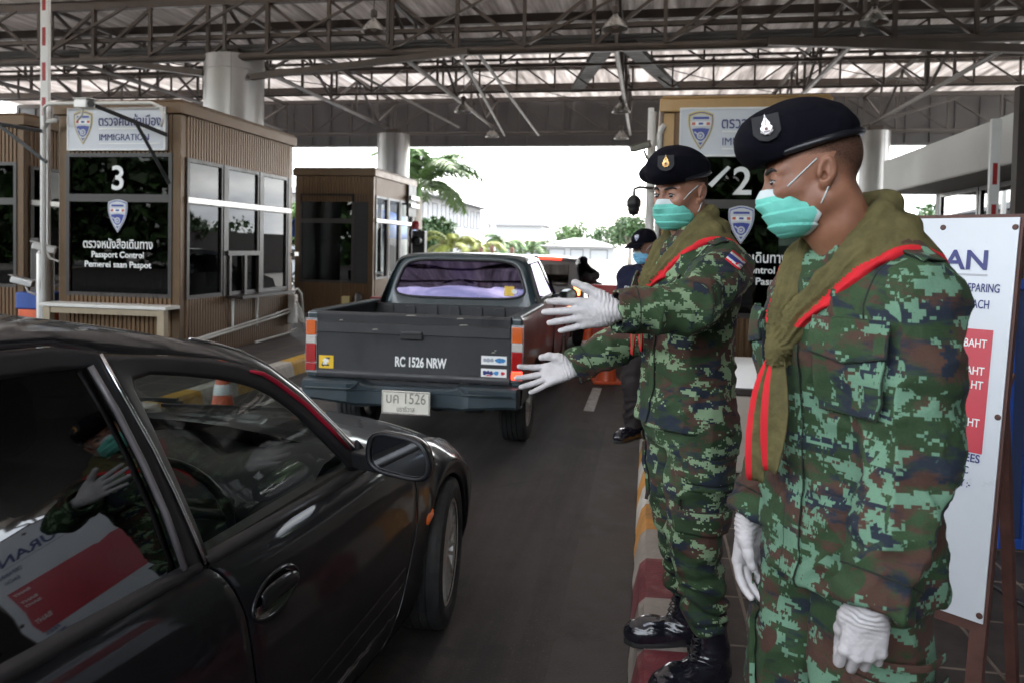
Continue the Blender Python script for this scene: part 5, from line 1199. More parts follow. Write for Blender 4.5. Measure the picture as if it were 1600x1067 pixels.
mb = MB(); mb.grid([[bk(u*f, 1.255 + (v-1.255)*f, -.004) for u, v in win] for f in (1.0, .6, .3, .01)], close=True, flip=True); mb.build('pane', M_gpick, rw, smooth=True)
mb = MB(); mb.box(.47, 1.405, 1.115, .555, 1.412, 1.20, Matrix.Rotation(R(2), 4, 'Z')); mb.v = [(x, bk(x, z, .004).y + (y > 1.42)*.002, z) for x, y, z in mb.v]; o = mb.build('sticker', M_sticky, rw)
mb = MB(); mb.prism([(.512 + .025*math.cos(a), 1.155 + .022*math.sin(a)) for a in [2*math.pi*k/12 for k in range(12)]], .002, plane_M((0, bk(.51, 1.155, .006).y, 0), (1,0,0), (0,0,1))); mb.build('sticker_print', M_letw, o)
mb = MB(); mb.box(-.70, 1.5, .5, .70, 2.5, .9)
for sx in (.34, -.34): mb.box(sx - .25, 1.75, .9, sx + .25, 1.88, 1.18); mb.box(sx - .12, 1.77, 1.18, sx + .12, 1.86, 1.34)
mb.build('cab_interior', M_intr, pk, bevel=.02)
for s in (1, -1):
    # side window and door line
    q = [(1.50,1.09), (1.56,1.40), (2.20,1.415), (2.46,1.09)]
    def sx_(z): return float(np.interp(z, [1.02,1.085,1.16,1.30,1.40,1.445], [.742,.725,.70,.655,.615,.585]))
    mb = MB(); mb.add([(s*(sx_(z) + .006), y, z) for y, z in q], [(0,1,2,3) if s < 0 else (3,2,1,0)]); d = mb.build('side_window', M_gpick, pk)
    mb = MB(); mb.tube([(s*(sx_(z) + .006), y, z) for y, z in q], .010, 6, closed=True); mb.build('window_trim', M_trim, d)
    mb = MB(); mb.tube([(s*.752, 1.47, .55), (s*.757, 1.47, .9), (s*.744, 1.47, 1.04)], .004, 5); mb.tube([(s*.752, 2.50, .55), (s*.757, 2.50, .9), (s*.744, 2.50, 1.04)], .004, 5); mb.build('door_seam', M_trim, pk)
    mb = MB(); mb.box(s*.765 - .012, 1.53, .92, s*.765 + .012, 1.66, .95); mb.build('door_handle', M_black, pk, bevel=.006)
    mb = MB(); mb.sphere((s*.90, 2.42, 1.09), .10, 14, 8, (.95, .45, .70)); mo = mb.build('door_mirror', M_black, pk, smooth=True)
    mb = MB(); mb.grid([[Vector((s*.90 + .080*f*math.cos(a), 2.372, 1.09 + .055*f*math.sin(a))) for a in [2*math.pi*k/20 for k in range(20)]] for f in (1, .5, .01)], close=True); mb.build('mirror_glass', M_mirr, mo)
    mb = MB(); mb.bar((s*.73, 2.42, 1.06), (s*.84, 2.42, 1.08), .03, .03); mb.build('mirror_arm', M_black, mo)
    wheel(pk, (s*.66, .75, .315), s, r=.315, w=.21, rr=.19, spokes=6); wheel(pk, (s*.66, 3.55, .315), s, r=.315, w=.20, rr=.19, spokes=6)
    mb = MB(); rows = []
    for k in range(9):
        z = .42 + (.98 - .42)*k/8; row = []
        for y in np.linspace(2.5, 4.55, 34):
            zz = z if abs(y-3.55) > .37 else max(z, .31 + math.sqrt(.37**2 - (y-3.55)**2) + .008*k); row.append(Vector((s*(.755 - .05*max(0, y-4.1)), y, zz)))
        rows.append(row)
    mb.grid(rows, flip=s < 0); mb.build('front_wing', M_teal, pk, smooth=True)
    mb = MB(); mb.box(s*.62 - .1, 4.52, .68, s*.62 + .1, 4.57, .84); mb.build('headlight', M_clr, pk, bevel=.02)
    mb = MB(); mb.box(s*.765 - .006, 3.98, .80, s*.765 + .012, 4.08, .84); mb.build('side_marker', M_brakeo, pk, bevel=.008)
    mb = MB(); mb.box(s*.66 - .12, .40, .30, s*.66 + .12, .42, .55); mb.build('mud_flap', M_rubber, pk)
mb = MB(); rows = [[Vector((.75*(2*i/12-1), y, z + .035*(1-(2*i/12-1)**2))) for i in range(13)] for y, z in ((2.5, 1.0), (3.2, .985), (4.0, .95), (4.5, .90))]
mb.grid(rows); mb.build('bonnet', M_teal, pk, smooth=True)
mb = MB(); rows = [[Vector((w*(2*i/12-1), y + .08*(1-(2*i/12-1)**2), z)) for i in range(13)] for y, z, w in ((2.52, 1.47, .56), (2.75, 1.25, .66), (2.98, 1.01, .73))]
mb.grid(rows); mb.build('windscreen', M_gpick, pk, smooth=True)
mb = MB(); mb.box(-.76, 4.5, .40, .76, 4.66, .62); mb.box(-.55, 4.5, .64, .55, 4.56, .86); mb.build('front_bumper', M_bump, pk, bevel=.03)
mb = MB(); mb.box(-.5, .1, .34, -.38, 4.4, .48); mb.box(.38, .1, .34, .5, 4.4, .48); mb.tube([(-.6, .75, .315), (.6, .75, .315)], .05, 10); mb.sphere((0, .75, .315), .12, 12, 8); mb.tube([(.2, .2, .36), (.2, 2.5, .36)], .035, 8); mb.box(-.7, .35, .40, .7, 1.3, .50); mb.build('chassis', M_trim, pk)

# ------------------------------------------------------------------ car with lit tail lights farther on
def hatch(name, loc, rz, label, cat, paint, lit, hw=.83, L=4.2, zt=1.42, suv=.0, cov=0):
    t = thing(name, label, cat, loc, rz)
    prof = [(0.0,.34), (.02,.62), (.03,.88), (.10,.93+suv), (.30,zt-.07), (.42,zt-.02), (.8,zt), (1.6,zt), (2.0,zt-.05), (2.75,.95), (3.4,.90), (L-.15,.76), (L,.55), (L,.34)]
    def half(y, z): return hw*(1 - .05*(abs(y - L/2)/(L/2))**3) - (.0 if z < .9 else .34*(z - .9)*.9)
    mb = MB(); rows = []
    for y, z in prof: h = half(y, z); rows.append([Vector((h*(2*i/10 - 1), y - (.03*(1 - (2*i/10-1)**2) if y < .5 else 0), z + .03*(1 - (2*i/10-1)**2)*(z > .9))) for i in range(11)])
    mb.grid(rows); mb.build('body', paint, t, smooth=False, auto=50)
    for s in (1, -1):
        side = [(0.02,.34), (.03,.88), (.30,zt-.07), (.8,zt), (1.6,zt), (2.0,zt-.05), (2.75,.95), (L-.15,.76), (L,.34)]
        mb = MB(); mb.grid([[Vector((s*half(y, z), y, z)) for y, z in side], [Vector((s*half(y, .34), y, .34)) for y, z in side]], flip=s > 0); mb.build('side_panel', paint, t)
        q = [(.45,.96), (.52,zt-.10), (1.6,zt-.08), (2.0,zt-.12), (2.45,.98)]
        mb = MB(); mb.add([(s*(half(y, z) + .006), y, z) for y, z in q], [tuple(range(5)) if s < 0 else tuple(range(4,-1,-1))]); mb.build('side_window', M_grear, t)
        wheel(t, (s*(hw-.11), .75, .30), s, .30, .19, .2, 5); wheel(t, (s*(hw-.11), L-.75, .30), s, .30, .19, .2, 5)
        mb = MB(); mb.box(s*(hw-.10) - .055, -.035, .78, s*(hw-.10) + .055, .06, 1.02); lo = mb.build('tail_light', M_redl, t, bevel=.012)
        mb = MB(); mb.box(s*(hw-.10) - .045, -.04, .84, s*(hw-.10) + .045, -.03, .99); mb.build('lit_lens', lit if s > 0 else M_brake, lo)
    M = plane_M((-.58, .085, .98), (1,0,0), (0,.42,1)); mb = MB(); mb.box(0, 0, 0, 1.16, .34, .01, M); mb.build('rear_window', M_grear, t, bevel=.005)
    mb = MB(); mb.box(.05, .30, zt - .03, .45, .34, zt - .0); mb.build('high_brake_light', M_brake, t)
    mb = MB(); mb.box(-hw*.96, -.10, .34, hw*.96, .02, .56); mb.build('rear_bumper', paint, t, bevel=.03)
    mb = MB(); mb.box(-.20, -.045, .66, .20, -.035, .77); mb.build('number_plate', M_plate, t)
    return t
hatch('parked_car', (-1.80, 11.7, 0), R(1), 'dark grey hatchback with lit brake lights ahead of the pickup', 'car', paint_mat('dark grey paint', (.07,.07,.075), .35, .8, .1), M_brakeo, zt=1.40)
hatch('parked_car', (-11.3, 26, 0), R(80), 'grey car glimpsed behind the post left of booth 3', 'car', paint_mat('mid grey paint', (.2,.22,.24), .35, .8, .1), M_redl)
# ================================================================== implicit surfaces: smooth unions meshed by surface nets
class Field:
    def __init__(s, xs, ys, zs):
        s.ax = [np.asarray(a, np.float32) for a in (xs, ys, zs)]; s.v = np.full([len(a) for a in s.ax], 1.0, np.float32); s.M = Matrix.Identity(4)
    def _do(s, fn, lo, hi, k, sub=False):
        m = k + .03
        cs = [s.M @ Vector((a, b, c)) for a in (lo[0]-m, hi[0]+m) for b in (lo[1]-m, hi[1]+m) for c in (lo[2]-m, hi[2]+m)]
        sl = []
        for i in range(3):
            a = int(np.searchsorted(s.ax[i], min(c[i] for c in cs))); b = int(np.searchsorted(s.ax[i], max(c[i] for c in cs)))
            if b <= a: return
            sl.append(slice(a, b))
        X = s.ax[0][sl[0]][:, None, None]; Y = s.ax[1][sl[1]][None, :, None]; Z = s.ax[2][sl[2]][None, None, :]
        Mi = s.M.inverted()
        P = [Mi[i][0]*X + Mi[i][1]*Y + Mi[i][2]*Z + Mi[i][3] for i in range(3)]
        d = fn(*P).astype(np.float32); a = s.v[tuple(sl)]
        if sub: a2, d2 = -a, d            # max(a, -d) = -min(-a, d)
        else: a2, d2 = a, d
        if k > 0:
            h = np.maximum(k - np.abs(a2 - d2), 0) / k; r = np.minimum(a2, d2) - h*h*k*.25
        else: r = np.minimum(a2, d2)
        s.v[tuple(sl)] = -r if sub else r
    def cone(s, a, b, r1, r2, k=.02, sub=False, flat=None):
        a = np.array(a, float); b = np.array(b, float); ba = b - a; L2 = max(1e-9, float(ba @ ba)); R_ = max(r1, r2)
        def fn(x, y, z):
            px, py, pz = x - a[0], y - a[1], z - a[2]; t = np.clip((px*ba[0] + py*ba[1] + pz*ba[2]) / L2, 0, 1)
            return np.sqrt((px - t*ba[0])**2 + (py - t*ba[1])**2 + (pz - t*ba[2])**2) - (r1 + t*(r2 - r1))
        s._do(fn, np.minimum(a, b) - R_, np.maximum(a, b) + R_, k, sub)
    def chain(s, pts, rs, k=.02):
        for i in range(len(pts) - 1): s.cone(pts[i], pts[i+1], rs[i], rs[i+1], k)
    def ell(s, c, r, k=.02, sub=False, rot=None):
        M0 = s.M
        s.M = M0 @ Matrix.Translation(Vector(c)) @ (rot.to_4x4() if rot else Matrix.Identity(4))
        def fn(x, y, z):
            k0 = np.sqrt((x/r[0])**2 + (y/r[1])**2 + (z/r[2])**2); k1 = np.sqrt((x/r[0]**2)**2 + (y/r[1]**2)**2 + (z/r[2]**2)**2)
            return k0*(k0 - 1) / np.maximum(k1, 1e-6)
        s._do(fn, [-q for q in r], list(r), k, sub); s.M = M0
    def box(s, c, r, rnd, k=.01, sub=False, rot=None):
        M0 = s.M
        s.M = M0 @ Matrix.Translation(Vector(c)) @ (rot.to_4x4() if rot else Matrix.Identity(4))
        def fn(x, y, z):
            qx, qy, qz = np.abs(x) - r[0] + rnd, np.abs(y) - r[1] + rnd, np.abs(z) - r[2] + rnd
            return np.sqrt(np.maximum(qx,0)**2 + np.maximum(qy,0)**2 + np.maximum(qz,0)**2) + np.minimum(np.maximum(qx, np.maximum(qy, qz)), 0) - rnd
        s._do(fn, [-q for q in r], list(r), k, sub); s.M = M0
    def loft(s, secs, k=.03, e=2.3):
        """secs: (z, cx, cy, rx, ry), stacked in z"""
        zz = [q[0] for q in secs]; f = [hermite(zz, [q[i] for q in secs]) for i in (1,2,3,4)]
        zt = np.linspace(zz[0], zz[-1], 80); tab = [np.array([g(z) for z in zt]) for g in f]
        def fn(x, y, z):
            zc = np.clip(z, zz[0], zz[-1]); cx, cy, rx, ry = [np.interp(zc, zt, q) for q in tab]
            a = np.abs(x - cx)/rx; b = np.abs(y - cy)/ry
            k0 = (a**e + b**e)**(1/e); g = np.sqrt((a/rx)**2 + (b/ry)**2) / np.maximum(np.sqrt(a*a + b*b), 1e-6)
            d = (k0 - 1)/np.maximum(g, 1e-6); c = np.maximum(zz[0] - z, z - zz[-1])
            return np.where(c > 0, np.sqrt(np.maximum(d, 0)**2 + c*c), np.maximum(d, c))
        R1 = max(q[3] for q in secs) + max(abs(q[1]) for q in secs); R2 = max(q[4] for q in secs) + max(abs(q[2]) for q in secs)
        s._do(fn, (-R1, -R2, zz[0]), (R1, R2, zz[-1]), k)
    def grid(s):
        return np.meshgrid(*s.ax, indexing='ij')
    def mesh(s, smooth=1):
        v = s.v; n = v.shape; ins = v < 0
        c = [ins[i:n[0]-1+i, j:n[1]-1+j, k:n[2]-1+k] for i in (0,1) for j in (0,1) for k in (0,1)]
        cnt = sum(q.astype(np.int8) for q in c); act = (cnt > 0) & (cnt < 8); idx = -np.ones(act.shape, np.int64); I = np.argwhere(act); idx[act] = np.arange(len(I))
        acc = np.zeros((len(I), 3)); num = np.zeros(len(I)); off = [(i,j,k) for i in (0,1) for j in (0,1) for k in (0,1)]
        A = [s.ax[q].astype(np.float64) for q in range(3)]
        for p in range(8):
            for q in range(p+1, 8):
                d = [off[q][i] - off[p][i] for i in range(3)]
                if sum(d) != 1 or min(d) < 0: continue
                ip = I + off[p]; iq = I + off[q]; a = v[ip[:,0], ip[:,1], ip[:,2]].astype(np.float64); b = v[iq[:,0], iq[:,1], iq[:,2]].astype(np.float64)
                m = (a < 0) != (b < 0); t = np.where(m, a/np.where(m, a - b, 1), 0)
                P = np.stack([A[i][ip[:,i]]*(1-t) + A[i][iq[:,i]]*t for i in range(3)], 1); acc[m] += P[m]; num[m] += 1
        V = acc / num[:,None]; F = []
        for ax in range(3):
            o = [1 if i == ax else 0 for i in range(3)]
            a = ins[:n[0]-o[0], :n[1]-o[1], :n[2]-o[2]]; b = ins[o[0]:, o[1]:, o[2]:]
            E = np.argwhere(a != b); u, w = [i for i in range(3) if i != ax]
            ok = (E[:,u] > 0) & (E[:,w] > 0) & (E[:,u] < n[u]-1) & (E[:,w] < n[w]-1); E = E[ok]
            if not len(E): continue
            def cell(du, dw):
                q = E.copy(); q[:,u] += du; q[:,w] += dw; return idx[q[:,0], q[:,1], q[:,2]]
            f = np.stack([cell(-1,-1), cell(0,-1), cell(0,0), cell(-1,0)], 1)
            fl = a[E[:,0], E[:,1], E[:,2]] != (ax == 1); f[~fl] = f[~fl][:, ::-1]; F.append(f)
        F = np.concatenate(F)
        for _ in range(smooth):
            e = np.concatenate([F[:, [0,1]], F[:, [1,2]], F[:, [2,3]], F[:, [3,0]]]); sm = np.zeros_like(V); ct = np.zeros(len(V))
            for d in range(3): sm[:, d] = np.bincount(e[:,0], V[e[:,1], d], len(V)) + np.bincount(e[:,1], V[e[:,0], d], len(V))
            ct = np.bincount(e.ravel(), minlength=len(V)); V = .5*V + .5*sm/np.maximum(ct, 1)[:,None]
        return V, F
def normals(V, F):
    n = np.cross(V[F[:,2]] - V[F[:,0]], V[F[:,3]] - V[F[:,1]]); N = np.zeros_like(V)
    for i in range(4):
        for d in range(3): N[:, d] += np.bincount(F[:,i], n[:, d], len(V))
    return N / np.maximum(np.linalg.norm(N, axis=1), 1e-9)[:,None]
def vnoise(P, seed=0):
    i = np.floor(P).astype(np.int64); f = P - i; f = f*f*(3 - 2*f)
    def h(a, b, c):
        q = (a*374761393 + b*668265263 + c*2147483647 + seed*974634777) & 0xffffffff; q = ((q ^ (q >> 13)) * 1274126177) & 0xffffffff; return ((q ^ (q >> 16)) & 0xffff) / 65535.0
    r = 0
    for a in (0,1):
        for b in (0,1):
            for c in (0,1): r = r + h(i[:,0]+a, i[:,1]+b, i[:,2]+c) * np.where(a, f[:,0], 1-f[:,0]) * np.where(b, f[:,1], 1-f[:,1]) * np.where(c, f[:,2], 1-f[:,2])
    return r
def folds(P, seed, amp, sc=(9, 9, 5)):
    """soft ridged cloth folds"""
    Q = P * np.array(sc); w = np.stack([vnoise(Q*.6 + 3, seed+1), vnoise(Q*.6 + 9, seed+2), vnoise(Q*.6 + 17, seed+3)], 1)
    a = vnoise(Q + w*1.6, seed); b = vnoise(Q*2.3 + w*2, seed+5)
    return amp*((1 - np.abs(2*a - 1)*1.6) + .35*(1 - np.abs(2*b - 1)*1.6))
def ridges(P, seed, sc, amp, p=1.8):
    """drawn-out creases: narrow crests, broad troughs"""
    Q = P*np.array(sc); w = np.stack([vnoise(Q*.5 + 3.1*i, seed + i + 1) for i in range(3)], 1); r = 1 - np.abs(2*vnoise(Q + w*1.3, seed) - 1); return amp*(2.2*r**p - .7)
def rng_axis(lo, hi, h): return np.arange(lo, hi + h, h)
def mixed_axis(lo, hi, H, a, b, h):
    return np.unique(np.round(np.concatenate([np.arange(lo, a, H), np.arange(max(a, lo), min(b, hi), h), np.arange(min(b, hi), hi + H, H)]), 5))
def set_attr(o, name, val):
    a = o.data.attributes.new(name, 'FLOAT', 'POINT'); a.data.foreach_set('value', np.asarray(val, np.float32))
# ------------------------------------------------------------------ people's materials
def skin_mat(name, c, hair=(.022,.015,.012)):
    m, nt, P, N, K = nodes_mat(name); tc = N('ShaderNodeTexCoord')
    n1 = N('ShaderNodeTexNoise'); n1.inputs['Scale'].default_value = 18; n1.inputs['Detail'].default_value = 7; K(tc.outputs['Object'], n1.inputs['Vector'])
    r = N('ShaderNodeValToRGB'); r.color_ramp.elements[0].position = .3; r.color_ramp.elements[1].position = .7
    r.color_ramp.elements[0].color = (c[0]*.76, c[1]*.70, c[2]*.68, 1); r.color_ramp.elements[1].color = (c[0]*1.12, c[1]*1.1, c[2]*1.08, 1); K(n1.outputs['Fac'], r.inputs['Fac'])
    at = N('ShaderNodeAttribute'); at.attribute_name = 'hair'
    n2 = N('ShaderNodeTexNoise'); n2.inputs['Scale'].default_value = 620; n2.inputs['Detail'].default_value = 3; K(tc.outputs['Object'], n2.inputs['Vector'])
    ad = N('ShaderNodeMath'); ad.operation = 'MULTIPLY_ADD'; ad.inputs[1].default_value = .9; ad.inputs[2].default_value = -.45; K(n2.outputs['Fac'], ad.inputs[0])
    a2 = N('ShaderNodeMath'); a2.operation = 'ADD'; K(at.outputs['Fac'], a2.inputs[0]); K(ad.outputs[0], a2.inputs[1])
    mr = N('ShaderNodeMapRange'); mr.inputs['From Min'].default_value = .22; mr.inputs['From Max'].default_value = .85; mr.inputs['To Max'].default_value = .93; K(a2.outputs[0], mr.inputs['Value'])
    x = N('ShaderNodeMix'); x.data_type = 'RGBA'; K(mr.outputs[0], x.inputs['Factor']); K(r.outputs[0], x.inputs['A']); x.inputs['B'].default_value = (*hair, 1); K(x.outputs['Result'], P.inputs['Base Color'])
    rr = N('ShaderNodeMapRange'); rr.inputs['To Min'].default_value = .46; rr.inputs['To Max'].default_value = .9; K(mr.outputs[0], rr.inputs['Value']); K(rr.outputs[0], P.inputs['Roughness'])
    sp = N('ShaderNodeMapRange'); sp.inputs['To Min'].default_value = .45; sp.inputs['To Max'].default_value = .08; K(mr.outputs[0], sp.inputs['Value']); K(sp.outputs[0], P.inputs['Specular IOR Level'])
    P.inputs['Subsurface Weight'].default_value = .12; P.inputs['Subsurface Radius'].default_value = (.012, .004, .002); P.inputs['Subsurface Scale'].default_value = .6
    n3 = N('ShaderNodeTexNoise'); n3.inputs['Scale'].default_value = 420; n3.inputs['Detail'].default_value = 3; K(tc.outputs['Object'], n3.inputs['Vector'])
    b = N('ShaderNodeBump'); b.inputs['Strength'].default_value = .32; b.inputs['Distance'].default_value = .002; K(n3.outputs['Fac'], b.inputs['Height']); K(b.outputs[0], P.inputs['Normal'])
    return m
def camo_mat(name, light, seed=0., cell=.0056, dark=(.024,.046,.020), brown=(.066,.034,.025), navy=(.016,.022,.034), lf=1.0):
    """woven digital camouflage: square-edged light patches over soft brown, navy and green ones"""
    m, nt, P, N, K = nodes_mat(name); tc = N('ShaderNodeTexCoord')
    ab = N('ShaderNodeVectorMath'); ab.operation = 'ABSOLUTE'; K(tc.outputs['Normal'], ab.inputs[0]); sx = N('ShaderNodeSeparateXYZ'); K(ab.outputs[0], sx.inputs[0])
    po = N('ShaderNodeSeparateXYZ'); K(tc.outputs['Object'], po.inputs[0])
    def math2(op, a, b=None, c=None):
        n = N('ShaderNodeMath'); n.operation = op
        for i, q in enumerate((a, b, c)):
            if q is None: continue
            if isinstance(q, (int, float)): n.inputs[i].default_value = q
            else: K(q, n.inputs[i])
        return n.outputs[0]
    gx = math2('GREATER_THAN', sx.outputs[0], sx.outputs[1])          # faces along x: use y across, else x across
    mx = N('ShaderNodeMix'); K(gx, mx.inputs['Factor']); K(po.outputs[0], mx.inputs['A']); K(po.outputs[1], mx.inputs['B']); acr = mx.outputs['Result']
    mw = N('ShaderNodeMix'); K(gx, mw.inputs['Factor']); K(po.outputs[1], mw.inputs['A']); K(po.outputs[0], mw.inputs['B']); dep = mw.outputs['Result']
    sn = lambda q: math2('SNAP', q, cell)
    def vec(u, w, z, s=(1,1,1)):
        c = N('ShaderNodeCombineXYZ'); K(math2('MULTIPLY', u, s[0]), c.inputs[0]); K(math2('MULTIPLY', w, s[1]), c.inputs[1]); K(math2('MULTIPLY', z, s[2]), c.inputs[2]); return c.outputs[0]
    dl = math2('MULTIPLY', dep, .35); off = math2('ADD', dl, seed)
    def noise(v, s, det, rough, dist=0.):
        n = N('ShaderNodeTexNoise'); n.inputs['Scale'].default_value = s; n.inputs['Detail'].default_value = det; n.inputs['Roughness'].default_value = rough; n.inputs['Distortion'].default_value = dist; K(v, n.inputs['Vector']); return n.outputs['Fac']
    def thr(v, a, b):
        r = N('ShaderNodeMapRange'); r.inputs['From Min'].default_value = a; r.inputs['From Max'].default_value = b; K(v, r.inputs['Value']); return r.outputs[0]
    fibre = noise(tc.outputs['Object'], 330, 2, .6)
    jit = math2('MULTIPLY_ADD', fibre, .10, -.05)
    pix = vec(sn(acr), off, sn(po.outputs[2]), (.62, 1, 1.15)); soft = vec(acr, off, po.outputs[2], (.50, 1, 1.25))
    f_light = thr(noise(pix, 16.5, 6, .68, .35), .549, .551)
    off2 = math2('ADD', off, 5.3)
    pix2 = vec(sn(acr), off2, sn(po.outputs[2]), (.7, 1, 1.2)); soft2 = vec(acr, off2, po.outputs[2], (.55, 1, 1.3)); soft3 = vec(acr, math2('ADD', off, 11.7), po.outputs[2], (.5, 1, 1.5))
    f_brown = thr(math2('ADD', noise(soft2, 8.5, 5, .62, .4), jit), .505, .56); f_navy = thr(math2('ADD', noise(soft3, 11.5, 5, .62, .4), jit), .535, .60)
    f_navyp = thr(noise(pix2, 10.5, 4, .62), .64, .642)
    gv = thr(math2('ADD', noise(soft, 5, 4, .6), jit), .35, .65)
    def mix(f, a, b):
        x = N('ShaderNodeMix'); x.data_type = 'RGBA'; K(f, x.inputs['Factor'])
        for q, i in ((a, 'A'), (b, 'B')):
            if isinstance(q, tuple): x.inputs[i].default_value = (*q, 1)
            else: K(q, x.inputs[i])
        return x.outputs['Result']
    c = mix(gv, tuple(q*.78 for q in dark), tuple(q*1.45 for q in dark)); c = mix(f_brown, c, brown); c = mix(f_navy, c, navy); c = mix(f_light, c, light); c = mix(f_navyp, c, navy)
    vr = N('ShaderNodeMapRange'); vr.inputs['To Min'].default_value = .80; vr.inputs['To Max'].default_value = 1.18; K(fibre, vr.inputs['Value'])
    hs = N('ShaderNodeHueSaturation'); K(c, hs.inputs['Color']); K(vr.outputs[0], hs.inputs['Value']); K(hs.outputs[0], P.inputs['Base Color'])
    P.inputs['Roughness'].default_value = .82; P.inputs['Specular IOR Level'].default_value = .22; P.inputs['Sheen Weight'].default_value = .02
    n4 = noise(tc.outputs['Object'], 46, 4, .55); b0 = N('ShaderNodeBump'); b0.inputs['Strength'].default_value = .42; b0.inputs['Distance'].default_value = .006; K(n4, b0.inputs['Height'])
    n5 = noise(tc.outputs['Object'], 900, 2, .5); b = N('ShaderNodeBump'); b.inputs['Strength'].default_value = .18; b.inputs['Distance'].default_value = .001; K(n5, b.inputs['Height']); K(b0.outputs[0], b.inputs['Normal']); K(b.outputs[0], P.inputs['Normal'])
    return m
M_camoF = camo_mat('camouflage cloth bluish', (.122,.226,.152), 0.0)
M_camoR = camo_mat('camouflage cloth yellowish', (.185,.265,.155), 7.4, cell=.0052)
M_skinF = skin_mat('tan skin', (.255,.118,.072)); M_skinR = skin_mat('tan skin lighter', (.275,.135,.088)); M_skinO = skin_mat('officer skin', (.24,.12,.08))
M_beret = mat('black beret felt', (.0042,.0042,.0075), .95, var=.15, vs=40, bump=.2, bs=500, spec=.08)
M_bband = mat('black leather band', (.010,.010,.013), .32, var=.1, vs=20)
M_boot = mat('polished black leather', (.008,.008,.013), .2, var=.15, vs=8, bump=.12, bs=60, coat=.5, rvar=.3)
M_sole = mat('boot rubber', (.012,.012,.012), .6, var=.15)
M_olive = mat('olive neckerchief cloth', (.098,.084,.034), .85, var=.26, vs=26, bump=.7, bs=42, spec=.2)
M_redtrim = mat('red cloth trim', (.52,.018,.026), .75, var=.08, vs=20, spec=.2)
M_maskw = mat('white mask cloth', (.52,.58,.58), .8, var=.04, spec=.2)
M_maskt = mat('turquoise mask cloth', (.15,.50,.42), .8, var=.06, vs=30, bump=.12, bs=160, spec=.2)
M_maskb = mat('light blue mask cloth', (.22,.50,.72), .8, var=.06, spec=.2)
M_glove = mat('white latex glove', (.46,.435,.44), .42, var=.08, vs=30, bump=.3, bs=75, spec=.4, dirt=.22, ds=22, dcol=(.30,.26,.22))
M_silver = mat('silver badge metal', (.50,.48,.48), .32, metal=1, var=.15, vs=90); M_gold = mat('gold badge metal', (.85,.58,.26), .25, metal=1, var=.15, vs=90)
M_eye = mat('eye white', (.38,.33,.30), .15, var=.05); M_iris = mat('dark iris', (.010,.006,.004), .06, var=.1, coat=1); M_brow = mat('dark eyebrow', (.014,.011,.010), .8, var=.2)
M_lash = M_brow
from mathutils.bvhtree import BVHTree
M_seam_shade = mat('seam and edge shade', (.010,.016,.010), .9)  # sewn seams, and painted shade lines round pockets and flaps
def head_prims(F, M, ears=True):
    F.M = M
    F.ell((-.009, 0, .043), (.091, .077, .088), .02); F.ell((.028, 0, -.022), (.064, .062, .078), .03)
    for s in (1, -1):
        F.cone((-.005, s*.051, -.050), (.058, s*.018, -.082), .024, .021, .025)
        F.ell((.056, s*.043, -.020), (.026, .022, .022), .02)
        F.cone((.076, s*.010, .021), (.062, s*.046, .021), .0135, .0115, .014)
    F.ell((.068, 0, -.086), (.020, .020, .017), .02); F.cone((.083, 0, .012), (.103, 0, -.030), .0085, .0120, .012)
    for s in (1, -1): F.ell((.094, s*.013, -.036), (.0125, .0095, .0085), .008)
    F.ell((.087, 0, -.057), (.012, .024, .012), .014)
    for s in (1, -1):
        F.ell((.092, s*.031, .002), (.016, .019, .011), .016, sub=True)
        F.ell((.0735, s*.0315, .0015), (.0152, .0158, .0140), .006)
    for s in (1, -1): F.ell((.089, s*.0325, .0010), (.014, .0150, .0034), .0025, sub=True, rot=Matrix.Rotation(-s*R(4), 3, 'X'))
    if ears:
        for s in (1, -1):
            Me = M @ Matrix.Translation((-.014, s*.076, .000)) @ Matrix.Rotation(s*R(9), 4, 'Z') @ Matrix.Rotation(-R(12), 4, 'Y') @ Matrix.Rotation(-s*R(8), 4, 'X'); F.M = Me
            F.ell((0, s*.004, .003), (.0190, .0092, .0285), .006); F.ell((.003, s*.003, -.024), (.010, .006, .010), .008)
            F.ell((.003, s*.0135, .006), (.0118, .0072, .0190), .004, sub=True); F.ell((.007, s*.008, -.008), (.0085, .0085, .0085), .003, sub=True)
            F.cone((-.002, s*.007, -.004), (-.004, s*.007, .018), .0035, .003, .004)
            F.ell((.013, s*.004, -.006), (.0045, .005, .007), .004)
    F.M = Matrix.Identity(4)
def xf(V, M): A = np.array(M); return V @ A[:3,:3].T + A[:3,3]
def bvh_of(V, F): return BVHTree.FromPolygons([Vector(p) for p in V], [list(map(int, f)) for f in F])
